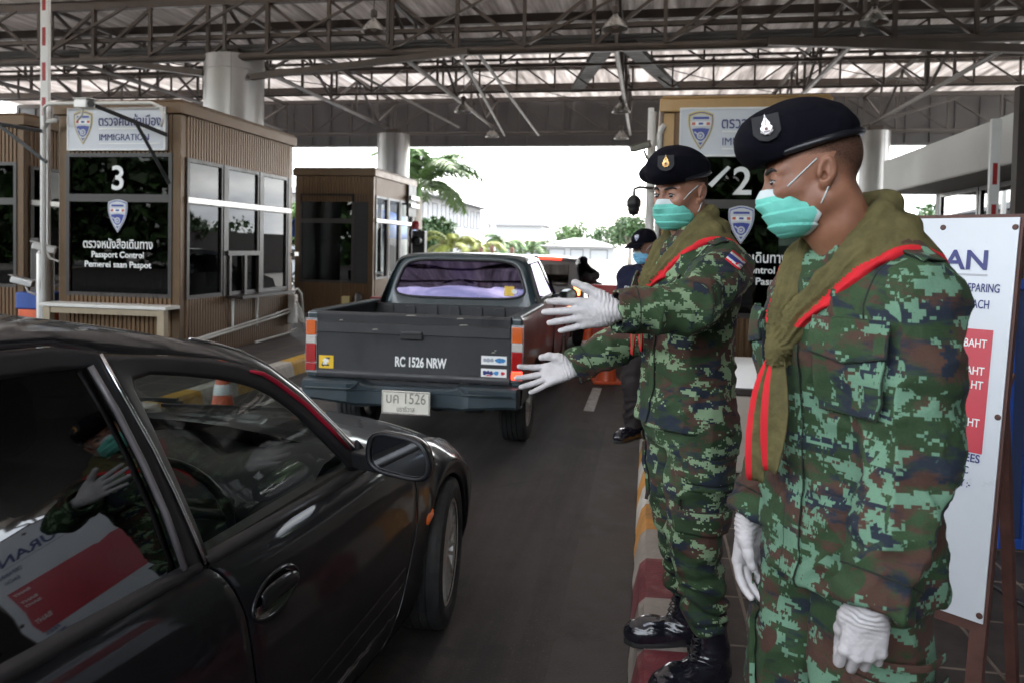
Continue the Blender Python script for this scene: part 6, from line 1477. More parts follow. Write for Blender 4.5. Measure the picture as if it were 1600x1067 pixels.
def patch(bvh, o, d, u, v, w, h, off, th, name, m, parent, nu=10, nv=10, shape=None, reach=.5, bev=.0015, seam=True):
    """a thin cloth panel laid on the surface met from o in direction d"""
    d = Vector(d).normalized(); u = Vector(u).normalized(); v = Vector(v).normalized(); rows = []; last = None
    for j in range(nv + 1):
        row = []
        for i in range(nu + 1):
            a, b = (i/nu - .5)*w, (j/nv - .5)*h
            if shape: a, b = shape(a, b)
            p = Vector(o) + u*a + v*b; hit = bvh.ray_cast(p, d, reach)
            ok = hit[0] is not None and (last is None or abs((hit[0] - p).dot(d) - last) < .05); q = hit[0] - d*off if ok else None
            if ok: last = (hit[0] - p).dot(d)
            row.append(q)
        rows.append(row)
    # even out
    mb = MB(); idx = {}
    for j, r in enumerate(rows):
        for i, q in enumerate(r):
            if q is not None: idx[j, i] = len(mb.v); mb.v.append(tuple(q))
    for j in range(nv):
        for i in range(nu):
            k = [(j, i), (j, i+1), (j+1, i+1), (j+1, i)]
            if all(a in idx for a in k): mb.f.append([idx[a] for a in k]); mb.mi.append(0)
    if not mb.f: return None
    me = mb.build(name, m, parent, smooth=True)
    ps = me.data.polygons; n = sum((p.normal for p in ps), Vector())
    if n.dot(d) > 0:
        me.data.flip_normals()
    ed = {}
    for fc in mb.f:
        for a, b in zip(fc, fc[1:] + fc[:1]): ed[a, b] = 1
    bd = {a: b for a, b in ed if (b, a) not in ed}
    if seam and bd:
        a = a0 = next(iter(bd)); lp = []
        while True:
            lp.append(Vector(mb.v[a]) - d*(th*.6)); a = bd.get(a)
            if a is None or a == a0 or len(lp) > 400: break
        s_ = MB(); s_.tube(lp, .0016, 6, closed=True); s_.build('seam', M_seam_shade, me if parent.parent is None else parent, smooth=True)  # dark line round the panel: stitching plus painted edge shade
    q = me.modifiers.new('solid', 'SOLIDIFY'); q.thickness = th; q.offset = 1
    if bev: q = me.modifiers.new('bevel', 'BEVEL'); q.width = bev; q.segments = 2
    return me
def hand(name, M, sgn, curls, splay, thumb, parent, m, h=.0022, sc=1.0, lenk=1.0):
    """local frame: x towards the fingers, y*sgn towards the thumb, z out of the back of the hand"""
    ax = rng_axis(-.05, .22, h); F = Field(ax, rng_axis(-.085, .105, h), rng_axis(-.11, .05, h))
    if sgn < 0: F.ax[1] = np.asarray(rng_axis(-.105, .085, h), np.float32); F.v = np.full([len(a) for a in F.ax], 1.0, np.float32)
    kn = [(.088, .031, .002), (.094, .010, .004), (.089, -.011, .002), (.080, -.030, -.002)]; kn = [(a, b*sgn, c) for a, b, c in kn]
    wr = [(.004, .014*sgn, 0), (.002, .005*sgn, .002), (.002, -.005*sgn, .002), (.004, -.014*sgn, 0)]
    F.cone((-.05, 0, 0), (.01, 0, 0), .0265, .0245, .01); F.ell((.01, 0, 0), (.035, .029, .020), .012)
    for a, b in zip(wr, kn): F.cone(a, b, .0135, .0115, .012)
    F.ell((.055, .002*sgn, -.006), (.042, .034, .0125), .014); F.ell((.035, -.026*sgn, -.009), (.034, .013, .013), .012)
    Ls = [(.040, .025, .021), (.044, .028, .022), (.041, .026, .022), (.032, .021, .019)]; rad = [(.0103, .0095, .0088, .0076), (.0105, .0097, .009, .0078), (.0100, .0093, .0087, .0075), (.0090, .0083, .0077, .0066)]
    for i in range(4):
        p = np.array(kn[i]); a = 0.0; sp = splay[i]*sgn
        for j in range(3):
            a += curls[i][j]; d = np.array([math.cos(a)*math.cos(sp), math.cos(a)*math.sin(sp), -math.sin(a)]); q = p + d*Ls[i][j]*lenk
            F.cone(p, q, rad[i][j], rad[i][j+1], .004 if j == 0 else .0015); p = q
    tp = [np.array((x, y*sgn, z)) for x, y, z in thumb]; F.chain(tp, [.0165, .0150, .0108, .0100, .0078][:len(tp)], .010)
    F.ell(tp[0]*.6 + tp[1]*.4, (.022, .017, .016), .012)
    V, Q = F.mesh(1); N_ = normals(V, Q)
    # loose latex: rings at the wrist, creases in the palm
    wv = np.exp(-((V[:,0] - .0)/.030)**2)*.0018*np.sin(V[:,0]*620 + 5*vnoise(V*60, 3)) + folds(V, 31, .0007, (60, 60, 90))
    V = V + N_*wv[:,None]
    V = xf(V*sc, M); return np_mesh(name, V, Q if True else Q[:, ::-1], m, parent)
def frame(o, x, z):
    x = Vector(x).normalized(); z = Vector(z); z = (z - x*z.dot(x)).normalized(); y = z.cross(x); M = Matrix((x, y, z)).transposed().to_4x4(); M.translation = Vector(o); return M
def ribbon(name, pts, wid, side, parent, m, mt, edge=.18, both=True, thick=.0025, wave=.0):
    rows = []; n = 10
    for k, p in enumerate(pts):
        w = wid[k]; sd = Vector(side[k]).normalized(); t = (Vector(pts[min(k+1, len(pts)-1)]) - Vector(pts[max(k-1, 0)])).normalized(); nr = t.cross(sd)
        rows.append([Vector(p) + sd*w*(f - .5) + nr*wave*math.sin(f*math.pi*2 + k*.5) for f in (0, edge*.5, edge, .35, .5, .65, 1-edge, 1-edge*.5, 1)])
    mb = MB(); mb.grid(rows); o = mb.build(name, [m, mt], parent, smooth=True)
    for i, pl in enumerate(o.data.polygons):
        c = i % 8
        if c in (0, 1) or (both and c in (6, 7)): pl.material_index = 1
    q = o.modifiers.new('sub', 'SUBSURF'); q.levels = 1; q.render_levels = 2
    q = o.modifiers.new('solid', 'SOLIDIFY'); q.thickness = thick; q.offset = 0; return o
TORSO = [(.80, .005, 0, .152, .212), (.90, .006, 0, .148, .203), (1.03, .008, 0, .142, .190), (1.15, .012, 0, .146, .196), (1.27, .012, 0, .148, .204), (1.36, -.002, 0, .128, .196), (1.43, -.018, 0, .092, .135), (1.475, -.026, 0, .070, .080)]
def torso_prims(F, M, off=0., secs=TORSO, k=.03):
    F.M = M; F.loft([(z - (off if i == 0 else 0) , cx, cy, rx + off, ry + off) for i, (z, cx, cy, rx, ry) in enumerate(secs)], k); F.M = Matrix.Identity(4)
def person(c):
    root = c['loc']; zr = root[2]
    rel = lambda p: (p[0] - root[0], p[1] - root[1], p[2] - zr)
    T = Matrix.Rotation(c['phi'], 4, 'Z'); hc = rel(c['head']); Mh = Matrix.Translation(hc) @ Matrix.Rotation(c['hyaw'], 4, 'Z') @ Matrix.Rotation(c['hpitch'], 4, 'Y') @ Matrix.Rotation(c.get('hroll', 0), 4, 'X') @ Matrix.Scale(c.get('hsc', .955), 4)
    secs = c.get('torso', TORSO); fine = c.get('fine', .0023); hj = c.get('hj', .0058)
    arms = {k: [rel(p) for p in v] for k, v in c['arms'].items()}; legs = {k: [rel(p) for p in v] for k, v in c['legs'].items()}
    pts = [p for v in arms.values() for p in v] + [p for v in legs.values() for p in v] + [hc]
    lo = [min(p[i] for p in pts) - .24 for i in range(3)]; hi = [max(p[i] for p in pts) + .24 for i in range(3)]
    # ---------------- body, one continuous surface (head and neck fine, the clothed rest coarse)
    F = Field(mixed_axis(lo[0], hi[0], .014, hc[0]-.135, hc[0]+.135, fine), mixed_axis(lo[1], hi[1], .014, hc[1]-.135, hc[1]+.135, fine), mixed_axis(-.02, hi[2], .016, hc[2]-.20, hc[2]+.16, fine))
    torso_prims(F, T, -.03, [(max(z, .80), cx, cy, rx, ry) for z, cx, cy, rx, ry in secs], .03)
    for v in arms.values(): F.chain(v, [.052, .042, .018], .03)
    for v in legs.values(): F.chain(v, [.085, .058, .042, .035][:len(v)], .04)
    nb = T @ Vector((-.022, 0, secs[-1][0] - .06)); h0 = Mh @ Vector((-.026, 0, -.055)); h1 = Mh @ Vector((-.030, 0, -.10))
    F.cone(h0, h1, .054, .051, .03); F.cone(h1, nb, .051, .060, .03)
    for s in (1, -1): F.cone(Mh @ Vector((-.035, s*.045, -.03)), T @ Vector((.03, s*.02, secs[-1][0] - .05)), .014, .012, .035)
    F.cone(Mh @ Vector((.012, 0, -.10)), T @ Vector((.018, 0, secs[-1][0] - .07)), .028, .03, .03)
    head_prims(F, Mh)
    V, Q = F.mesh(1)
    body = np_mesh('person', V, Q, c['skin'], None); body.location = root; tag(body, c['label'], 'person', c.get('group'))
    X = xf(V, Mh.inverted()); x, y, z = X[:,0], X[:,1], X[:,2]
    bd = np.interp(z, [-.075, -.05, -.02, .005, .03, .055, .09], [-.075, -.052, -.030, -.010, .028, .052, .066]) - x
    near = (z > -.085) & (np.abs(y) < .098) & (np.abs(x) < .13); earm = (np.abs(x + .012) < .026) & (np.abs(z) < .036) & (np.abs(y) > .073)
    hv = np.clip(bd/.075 + .10, 0, 1)*near*np.where(earm, 0, 1)*np.clip((z + .085)/.03, 0, 1); set_attr(body, 'hair', hv*c.get('hairk', .72))
    hb = bvh_of(X, Q) if len(V) < 400000 else None
    # ---------------- eyes, brows, lashes
    for s in (1, -1):
        mb = MB(); mb.sphere(Mh @ Vector((.0735, s*.0315, .001)), .0128, 18, 12); e = mb.build('eye', M_eye, body, smooth=True)
        g = Vector((1, c.get('gaze', 0), -.12)).normalized(); mb = MB(); q = Vector((.0735, s*.0315, .001)) + g*.0078; mb.sphere(Mh @ q, .0080, 16, 10); mb.build('iris', M_iris, e, smooth=True)
        def onf(yy, zz, o=.0):
            r = hb.ray_cast(Vector((.16, yy, zz)), Vector((-1, 0, 0)), .16); return Mh @ ((r[0] if r[0] is not None else Vector((.08, yy, zz))) + Vector((o, 0, 0)))
        mb = MB(); mb.tube([onf(s*a, b, .0008) for a, b in ((.012,.0190), (.018,.0215), (.028,.0250), (.038,.0260), (.046,.0235), (.052,.0195))], [.0016, .0035, .0042, .0038, .0028, .0010], 8); mb.build('eyebrow', M_brow, body, smooth=True)
        mb = MB(); mb.tube([onf(s*a, b, .0006) for a, b in ((.0200,.0030), (.026,.0062), (.033,.0070), (.040,.0058), (.0465,.0022))], [.0007, .0012, .0013, .0014, .0008], 6); mb.build('eyelash', M_lash, body, smooth=True)
    # ---------------- jacket
    F = Field(rng_axis(lo[0], hi[0], hj), rng_axis(lo[1], hi[1], hj), rng_axis(secs[0][0] - .04, secs[-1][0] + .06, hj))
    torso_prims(F, T, 0, secs)
    for key, v in arms.items():
        ar = c.get('sleeve' + key, c.get('sleeve', (.082, .074, .066, .060)))
        s = 1 if key == 'L' else -1; sh, el, wr = [Vector(p) for p in v]
        inn = T @ Vector((-.015, s*.085, secs[-2][0] - .035)); F.cone(inn, sh, .058, ar[0]*.86, .035)
        mid = sh.lerp(el, .5); F.chain([sh, mid, el], [ar[0], (ar[0]+ar[1])*.5, ar[1]], .022)
        d = (wr - el).normalized(); F.chain([el, el.lerp(wr, .55), wr + d*.012], [ar[1], ar[2], ar[3]], .022)
        F.cone(wr - d*.050, wr + d*.012, ar[3]*1.02 + .003, ar[3]*1.0 + .004, .004)
        def half(x, y, z, p0=wr, n=d): t = (x - p0[0])*n[0] + (y - p0[1])*n[1] + (z - p0[2])*n[2]; return np.maximum(-t, np.sqrt((x-p0[0])**2 + (y-p0[1])**2 + (z-p0[2])**2) - .10)
        F._do(half, np.array(wr) - .1, np.array(wr) + .1, .004, True)
        F.cone(wr - d*.035, wr + d*.05, ar[3]*.78, ar[3]*.80, .004, sub=True)
    V, Q = F.mesh(2); N_ = normals(V, Q); L_ = xf(V, T.inverted())
    sh_ = L_ + .45*L_[:, [2]]*np.array((.6, 1, 0)) + c.get('seed', 0); sh2 = L_ - .8*L_[:, [2]]*np.array((.5, 1, 0)) + c.get('seed', 0)
    amp = ridges(sh_, 5, (12, 12, 3.2), .0062) + ridges(sh2, 11, (19, 19, 6), .0034) + ridges(L_ + 5, 19, (9, 9, 16), .0030) + folds(L_, 17, .0010, (34, 34, 26))
    for key, v in arms.items():     # gathers at the elbow, along the forearm
        sh, el, wr = [np.array(p) for p in v]; t = (V - el) @ ((wr - sh)/np.linalg.norm(wr - sh)); r = np.linalg.norm(V - el, axis=1)
        amp += np.exp(-(r/.11)**2)*.0085*(.45 - np.abs(np.sin(t*48 + 4.5*vnoise(V*13, 8)))) + np.exp(-((np.linalg.norm(V - wr, axis=1) - .09)/.05)**2)*.0026*np.sin(t*130 + 6*vnoise(V*16, 9))
        ap = np.array(T @ Vector((.04, (1 if key == 'L' else -1)*.165, secs[-3][0] - .10))); ra = np.linalg.norm(V - ap, axis=1); amp += np.exp(-(ra/.09)**2)*.004*np.sin((L_[:,1]*(1 if key == 'L' else -1) + L_[:,2]*.8)*110 + 5*vnoise(V*12, 4))
    wst = np.exp(-((L_[:,2] - secs[2][0])/.09)**2)*(np.hypot(L_[:,0], L_[:,1]) < .24); amp += wst*.0050*(.45 - np.abs(np.sin(L_[:,2]*52 + 5*vnoise(L_*9, 6))))
    V = V + N_*(amp - amp.mean())[:,None]
    jk = np_mesh(c.get('jname', 'jacket'), V, Q, c['cloth'], body); jb = bvh_of(V, Q)
    Y3 = T.to_3x3()
    def tl(v): return T @ Vector(v)
    def td(v): return Y3 @ Vector(v)
    if c.get('pockets', True):
        zc = secs[4][0] - .045
        for s in (1, -1):
            d = td((-1, -s*.42, 0)); u = td((-.42*s, s*1.0, 0)) * s; o = tl((.36, s*.24, zc)); uu = td((-.42, 1.0*1, 0)) if s > 0 else td((.42, 1.0, 0))
            patch(jb, o, d, uu, (0,0,1), .130, .150, .006, .010, 'chest_pocket', c['cloth'], jk, shape=lambda a, b: (a*(1 - .08*(b < -.05)), b))
            patch(jb, tl((.36, s*.24, zc + .062)), d, uu, (0,0,1), .140, .062, .017, .006, 'pocket_flap', c['cloth'], jk, shape=lambda a, b: (a, b - .014*(1 - abs(a)/.069)*(b < 0)*(-b/.03)))
            patch(jb, tl((.005, s*.162, secs[-1][0] + .15)), (0,0,-1), td((1,0,0)), td((0,1,0)), .046, .075, .004, .004, 'shoulder_strap', c['cloth'], jk, nu=5)
        # front placket
        patch(jb, tl((.36, .012, secs[2][0] + .0)), td((-1, 0, 0)), td((0,1,0)), (0,0,1), .045, .46, .003, .003, 'placket', c['cloth'], jk, nu=3, nv=30)
    # ---------------- seams
    def ring_seam(cen, axis, n=40, far=.2, m=None, tilt=0):
        axis = Vector(axis).normalized(); u = axis.orthogonal().normalized(); w = axis.cross(u); lp = []
        for k in range(n):
            dd = u*math.cos(2*math.pi*k/n) + w*math.sin(2*math.pi*k/n); hit = jb.ray_cast(Vector(cen) + dd*far, -dd, far)
            if hit[0] is not None: lp.append(hit[0] + dd*.0004)
        if len(lp) > 8:
            s_ = MB(); s_.tube(lp, .0017, 6, closed=True); s_.build('seam', M_seam_shade, jk, smooth=True)
    if c.get('pockets', True):
        for key, v in arms.items():
            s = 1 if key == 'L' else -1; sh, el, wr = [Vector(p) for p in v]; ring_seam(wr + (el - wr).normalized()*.055, wr - el, far=.11)
            inn = T @ Vector((-.015, s*.085, secs[-2][0] - .03)); ax = (sh - inn).normalized(); pts_ = []
            for k in range(26):
                a = math.pi*(-.15 + 1.3*k/25); dd = Vector((0,0,1))*math.sin(a) + (T.to_3x3() @ Vector((1,0,0)))*math.cos(a)*1.0; hit = jb.ray_cast(sh - ax*.012 + dd*.2, -dd, .2)
                if hit[0] is not None and (hit[0] - sh).length < .14: pts_.append(hit[0] + dd*.0004)
            if len(pts_) > 6:
                s_ = MB(); s_.tube(pts_, .0018, 6); s_.build('seam', M_seam_shade, jk, smooth=True)
    # ---------------- neckerchief
    if c.get('scarf'):
        hs = c.get('hs', .0045); zt = secs[-1][0]; F = Field(rng_axis(-.30, .30, hs), rng_axis(-.30, .30, hs), rng_axis(zt - .27, zt + .105, hs))
        torso_prims(F, Matrix.Identity(4), .011, secs)
        for key in arms: s = 1 if key == 'L' else -1; F.cone((-.015, s*.085, secs[-2][0] - .035), T.inverted() @ Vector(arms[key][0]), .058 + .011, ar[0]*.86 + .011, .035)
        x, y, z = F.grid(); ay = np.abs(y); dz = zt - z
        wo = np.interp(dz, [-.06, .0, .03, .08, .14, .20, .235], [.30, .205, .168, .125, .083, .045, .010]); fr = ay - wo
        bk = (.125 + .0 - .75*ay) * -1 + dz - .05
        t = np.clip((x + .05)/.06, 0, 1); reg = fr*t + bk*(1 - t)
        wi = np.interp(dz, [-.08, .0, .05, .10, .15, .19], [.075, .062, .047, .031, .012, -.05]); inn = np.where(x > .02, wi - ay, -1)
        F.v = np.maximum(F.v, np.maximum(reg, inn)).astype(np.float32)
        for s in (1, -1):
            F.chain([(-.050, s*.0, zt + .048), (-.040, s*.040, zt + .044), (-.002, s*.062, zt + .020), (.045, s*.064, zt - .030)], [.015, .016, .017, .016], .035)
            F.chain([(-.082, s*.0, zt - .004), (-.070, s*.050, zt - .002), (-.015, s*.082, zt - .010), (.050, s*.072, zt - .052), (.098, s*.050, zt - .105), (.140, s*.026, zt - .175), (.160, s*.010, zt - .225)], [.019, .021, .023, .024, .023, .020, .016], .02)
            F.chain([(-.02, s*.11, zt - .012), (.07, s*.088, zt - .075), (.150, s*.022, zt - .205)], [.022, .022, .014], .02)
        F.ell((.168, 0, zt - .235), (.024, .026, .030), .008); F.cone((.172, .0, zt - .205), (.172, .0, zt - .262), .014, .016, .01)
        V, Q = F.mesh(1); N_ = normals(V, Q)
        a = np.arctan2(V[:,1], V[:,0] + .02); rr = np.hypot(V[:,1], zt - .235 - V[:,2]); an = np.arctan2(np.abs(V[:,1]), V[:,2] - (zt - .26))
        V = V + N_*(.0085*(1 - 2*np.abs(np.sin(an*19 + 2.2*vnoise(V*18, 2))))*np.clip(rr/.06, 0, 1)*np.exp(-(rr/.27)**2)*np.clip((V[:,0] + .02)/.06, 0, 1) + folds(V, 3, .0022, (18, 18, 10)))[:,None]
        dzv = zt - V[:,2]; wov = np.interp(dzv, [-.06, .0, .03, .08, .14, .20, .235], [.30, .205, .168, .125, .083, .045, .010]); frv = np.abs(V[:,1]) - wov; bkv = -(.125 - .75*np.abs(V[:,1])) + dzv - .05; tv = np.clip((V[:,0] + .05)/.06, 0, 1); rv = frv*tv + bkv*(1 - tv)
        Vw = xf(V, T); sc_ = np_mesh('neckerchief', Vw, Q, [M_olive, M_redtrim], body, midx=((rv[Q].mean(1) > -.017) & (dzv[Q].mean(1) < .192)).astype(int))
        for nm, tp in c['scarf'].items():
            P3 = [tl(p) for p in tp['pts']]; ribbon('neckerchief_end', P3, tp['w'], [td(v) for v in tp['side']], sc_, M_olive, M_redtrim, tp.get('edge', .2), tp.get('both', True), .003, tp.get('wave', .004))
    # ---------------- trousers
    if c.get('trousers', True):
        zl = min(p[2] for v in legs.values() for p in v); zcut = c.get('leg_cut', 0)
        F = Field(rng_axis(lo[0], hi[0], .0085), rng_axis(lo[1], hi[1], .0085), rng_axis(max(-.02, zcut - .03), 1.02, .0085)); F.M = T
        F.loft([(.78, -.005, 0, .125, .17), (.86, -.004, 0, .130, .178), (.98, 0, 0, .12, .165)], .03); F.M = Matrix.Identity(4)
        lr = c.get('leg_r', (.120, .098, .080, .070))
        for v in legs.values():
            F.chain([v[0], [.5*(v[0][i] + v[1][i]) for i in range(3)], v[1]], [lr[0], lr[0]*.5 + lr[1]*.5, lr[1]], .03)
            k = np.array(v[1]); a = np.array(v[2]); F.chain([k, k*.45 + a*.55, a*.92 + k*.08, a], [lr[1], lr[2], lr[2]*1.02, lr[3]], .02)
        V, Q = F.mesh(2); N_ = normals(V, Q)
        amp = ridges(V + 2, 21, (13, 13, 5), .0058) + ridges(V + 7, 25, (9, 9, 17), .0042)
        for v in legs.values():
            k = np.array(v[1]); a = np.array(v[2]); amp += np.exp(-(np.linalg.norm(V - k, axis=1)/.16)**2)*.009*(.45 - np.abs(np.sin(V[:,2]*40 + 5*vnoise(V*9, 2)))) + np.exp(-((V[:,2] - a[2] - .06)/.09)**2)*.006*np.sin(V[:,2]*95 + 8*vnoise(V*10, 4))
        V = V + N_*(amp - amp.mean())[:,None]; tr = np_mesh('trousers', V, Q, c.get('tcloth', c['cloth']), body); tb = bvh_of(V, Q)
        for key, v in legs.items():
            if not c.get('cargo', True): break
            s = 1 if key == 'L' else -1; k = np.array(v[0])*.52 + np.array(v[1])*.48; o = Vector(k) + td((0, s*.4, 0)) + td((.02, 0, 0)); d = td((0, -s, 0))
            cd = c.get('cargo_dz', 0)
            patch(tb, o + Vector((0,0,-.03 + cd)), d, td((1,0,0)), (0,0,1), .165, .20, .010, .012, 'cargo_pocket', c.get('tcloth', c['cloth']), tr, 12, 12); patch(tb, o + Vector((0,0,.065 + cd)), d, td((1,0,0)), (0,0,1), .175, .075, .024, .004, 'cargo_flap', c.get('tcloth', c['cloth']), tr, 12, 6)
            if c.get('button'):
                q = o + Vector((0,0,.055 + cd)) + td((-.045, 0, 0)); r = tb.ray_cast(q, d, .6)
                if r[0] is not None:
                    mb = MB(); Mb = frame(r[0] - d*.030, (0,0,1), -d); mb.lathe([(.0005, .002), (.004, .002), (.0065, .0035), (.0085, .003), (.0085, 0)], n=18, M=Mb.to_3x3().to_4x4(), c=Mb.translation); mb.build('button', mat('greenish button', (.30,.36,.28), .4), tr, smooth=True)
    # ---------------- boots
    for key, v in legs.items():
        if not c.get('boots', True): break
        an = Vector(v[2]); fd = Vector(c['feet'][key]).normalized(); Mf = frame((an.x, an.y, 0) if len(v) < 4 else (v[3][0], v[3][1], v[3][2]), fd, (0,0,1)); top = Mf.inverted() @ an
        F = Field(rng_axis(-.14, .25, .0042), rng_axis(-.12, .12, .0042), rng_axis(.012, max(.26, top.z + .05), .0042)); 
        F.chain([(-.045, 0, .055), (.03, 0, .058), (.12, .0, .052), (.165, 0, .046)], [.042, .043, .042, .038], .03); F.ell((.155, 0, .042), (.062, .048, .038), .02); F.ell((.10, 0, .03), (.11, .044, .028), .02)
        F.chain([(-.03, 0, .06), (-.022, 0, .12), (top.x, top.y, max(.22, top.z + .03))], [.046, .052, .060], .03); F.ell((-.055, 0, .045), (.036, .037, .04), .02)
        V, Q = F.mesh(1); N_ = normals(V, Q); cz = np.exp(-((V[:,2] - .105)/.035)**2)*np.clip((V[:,0] + .02)/.05, 0, 1); V = V + N_*(cz*.0022*np.sin(V[:,2]*330 + 5*vnoise(V*40, 2)) + folds(V, 4, .0010, (25, 25, 25)))[:,None]
        bo = np_mesh('boot', xf(V, Mf), Q, M_boot, body)
        mb = MB(); out = [(-.088 + 0, 0), (-.075, .030), (-.04, .038), (.02, .036), (.09, .047), (.14, .050), (.19, .038), (.218, .012), (.218, -.012), (.19, -.038), (.14, -.050), (.09, -.047), (.02, -.036), (-.04, -.038), (-.075, -.030)]
        mb.prism(out, .026, Mf); mb.prism([(x*1.0, y*1.0) for x, y in out if x < .0], .012, Mf @ Matrix.Translation((0,0,-.0)))
        mb.build('sole', M_sole, bo, bevel=.006)
        mb = MB()
        for i in range(7):
            zz = .098 + i*.020; xx = .048 - i*.0052
            for s in (1, -1): mb.tube([Mf @ Vector((xx + .008, s*.018, zz)), Mf @ Vector((xx + .020, 0, zz + .008)), Mf @ Vector((xx + .006, -s*.018, zz + .016))], .0028, 5)
        mb.build('lace', M_black, bo, smooth=True)
    # ---------------- gloved hands
    for key, hd_ in c.get('hands', {}).items():
        hand('glove', frame(rel(hd_['o']), hd_['x'], hd_['z']), hd_['sgn'], hd_['curls'], hd_['splay'], hd_['thumb'], body, M_glove, hd_.get('h', .0024), hd_.get('sc', 1.0))
    # ---------------- face mask
    fm = c.get('mask')
    if fm:
        F = Field(rng_axis(-.01, .15, .0022), rng_axis(-.085, .085, .0022), rng_axis(-.145, .005, .0022))
        F.ell((.046, 0, -.056), (.064, .0660, .060), .02); F.cone((.086, 0, -.004), (.106, 0, -.034), .0115, .014, .025); F.ell((.060, 0, -.086), (.034, .040, .031), .02); F.ell((.026, 0, -.078), (.05, .066, .036), .02)
        x, y, z = F.grid(); zb = [-.125, -.108, -.078, -.056, -.049, -.037, -.010, .01]; xb_ = [.045, .022, .006, .004, .040, .056, .060, .062]
        ztop = -.012 + .10*np.clip(x - .085, 0, 1)*1.0 - .0; zbot = -.116 + .25*np.clip(np.abs(y) - .02, 0, 1) * .3
        F.v = np.maximum(F.v, np.maximum(np.interp(z, zb, xb_) - x, np.maximum(z - ztop, zbot - z))).astype(np.float32)
        V, Q = F.mesh(1); N_ = normals(V, Q)
        fan = (V[:,2] + .062)*(1 - .35*np.clip((.09 - V[:,0])/.08, 0, 1)); ph = fan/.0235; saw = (ph - np.floor(ph)); mid = (V[:,2] < -.026) & (V[:,2] > -.106)
        V = V + N_*(np.where(mid, .0046*(saw - .5), 0) + folds(V, 6, .0010, (30, 30, 30)))[:,None]
        xe = V[:,0] - np.interp(V[:,2], zb, xb_); wh = (V[:,2] > -.027) | ((xe < .0105) & (V[:,2] < -.058)); Vw = xf(V, Mh)
        mk = np_mesh('face_mask', Vw, Q, [fm, M_maskw], body, midx=(wh[Q].mean(1) > .5).astype(int))
        for s in (1, -1):
            for p0, p1 in (((.061, s*.056, -.015), (.000, s*.078, .028)), ((.006, s*.068, -.060), (-.012, s*.078, -.030))):
                lp = []
                for k in range(9):
                    q = Vector(p0).lerp(Vector(p1), k/8); r = hb.ray_cast(Vector((q.x, s*.2, q.z)), Vector((0, -s, 0)), .2); yy = abs(r[0].y) + .0016 if r[0] is not None and abs(r[0].y) < .086 else abs(q.y)
                    lp.append(Mh @ Vector((q.x, s*max(abs(q.y) - .006, yy), q.z)))
                mb = MB(); mb.tube(lp, .0013, 6); mb.build('ear_loop', M_maskw, mk, smooth=True)
    # ---------------- headgear
    if c.get('beret'):
        F = Field(rng_axis(-.14, .17, .003), rng_axis(-.135, .125, .003), rng_axis(.02, .175, .003))
        F.ell((.018, -.004, .088), (.108, .093, .074), .02); F.ell((.082, .012, .086), (.060, .064, .048), .03); F.ell((-.045, 0, .082), (.048, .068, .035), .03); F.ell((.02, -.085, .075), (.085, .042, .032), .03)
        x, y, z = F.grid(); zb = .060 - .115*x*1.0 + .0*y; F.v = np.maximum(F.v, zb - .006 - z).astype(np.float32)
        V, Q = F.mesh(2); N_ = normals(V, Q); V = V + N_*(folds(V, 9, .0045, (10, 10, 15)) - .001)[:,None]
        br = np_mesh('beret', xf(V, Mh), Q, M_beret, body); bb = bvh_of(V, Q)
        mb = MB(); ring = []
        for k in range(56):
            a = 2*math.pi*k/56; rx = .103 if math.cos(a) > 0 else .0985; xx = -.004 + rx*math.cos(a); yy = .0855*math.sin(a); ring.append(Mh @ Vector((xx, yy, .0585 - .115*xx)))
        mb.tube(ring, .0072, 8, closed=True); mb.build('band', M_bband, br, smooth=True)
        a = R(c.get('badge_az', 46)); d = Vector((-math.cos(a), -math.sin(a), -.10)).normalized(); hit = bb.ray_cast(Vector((.02, .0, .097)) - d*.3, d, .4)
        if hit[0] is not None:
            nn = hit[1]; nn = nn if nn.dot(d) < 0 else -nn; xr = Vector((0,0,1)).cross(nn).normalized(); upv = nn.cross(xr); Mb = Mh @ plane_M(hit[0] + nn*.0025, xr, upv)
            mb = MB(); mb.prism([(-.026,.026), (-.027,-.012), (-.016,-.026), (0,-.031), (.016,-.026), (.027,-.012), (.026,.026)][::-1], .0025, Mb @ Matrix.Translation((0,0,-.004))); mb.build('badge_patch', mat('black badge felt', (.012,.012,.014), .8), br, bevel=.001)
            mb = MB(); Z = lambda q: Mb @ Matrix.Translation((0,0,q))
            tear = [(0,.028), (.0018,.020), (.0045,.013), (.0085,.007), (.0075,.003), (.0118,-.002), (.0105,-.007), (.0122,-.011), (.0085,-.0155), (.004,-.019), (0,-.0175)]; tear = [(x, y) for x, y in tear] + [(-x, y) for x, y in tear[-2:0:-1]]
            mb.prism(tear[::-1], .002, Z(.0)); circ = lambda r, cy, n=16: [(r*math.cos(2*math.pi*i/n), cy + r*math.sin(2*math.pi*i/n)) for i in range(n)]
            mb.prism([(x*.62, y*.62 - .002) for x, y in tear[::-1]], .0015, Z(.002)); mb.prism(circ(.0052, -.0068), .0012, Z(.0035))
            for i in range(11):
                aa = math.pi*(1.05 + .9*i/10); mb.sphere(Mb @ Vector((.0098*math.cos(aa), -.0072 + .0098*math.sin(aa), .0025)), .0018, 8, 6)
            for yy in (.004, .009, .014, .019): mb.sphere(Mb @ Vector((0, yy, .003)), .0024 - yy*.05, 8, 6)
            mb.build('badge', c.get('badge', M_silver), br, bevel=.0004, seg=1)
            mb = MB(); mb.prism(circ(.0036, -.0068), .001, Z(.0047)); mb.prism([(-.006,-.0105), (.006,-.0105), (.0045,-.0125), (-.0045,-.0125)][::-1], .001, Z(.0036)); mb.build('badge_inlay', mat('dark red enamel', (.10,.02,.02), .3), br)
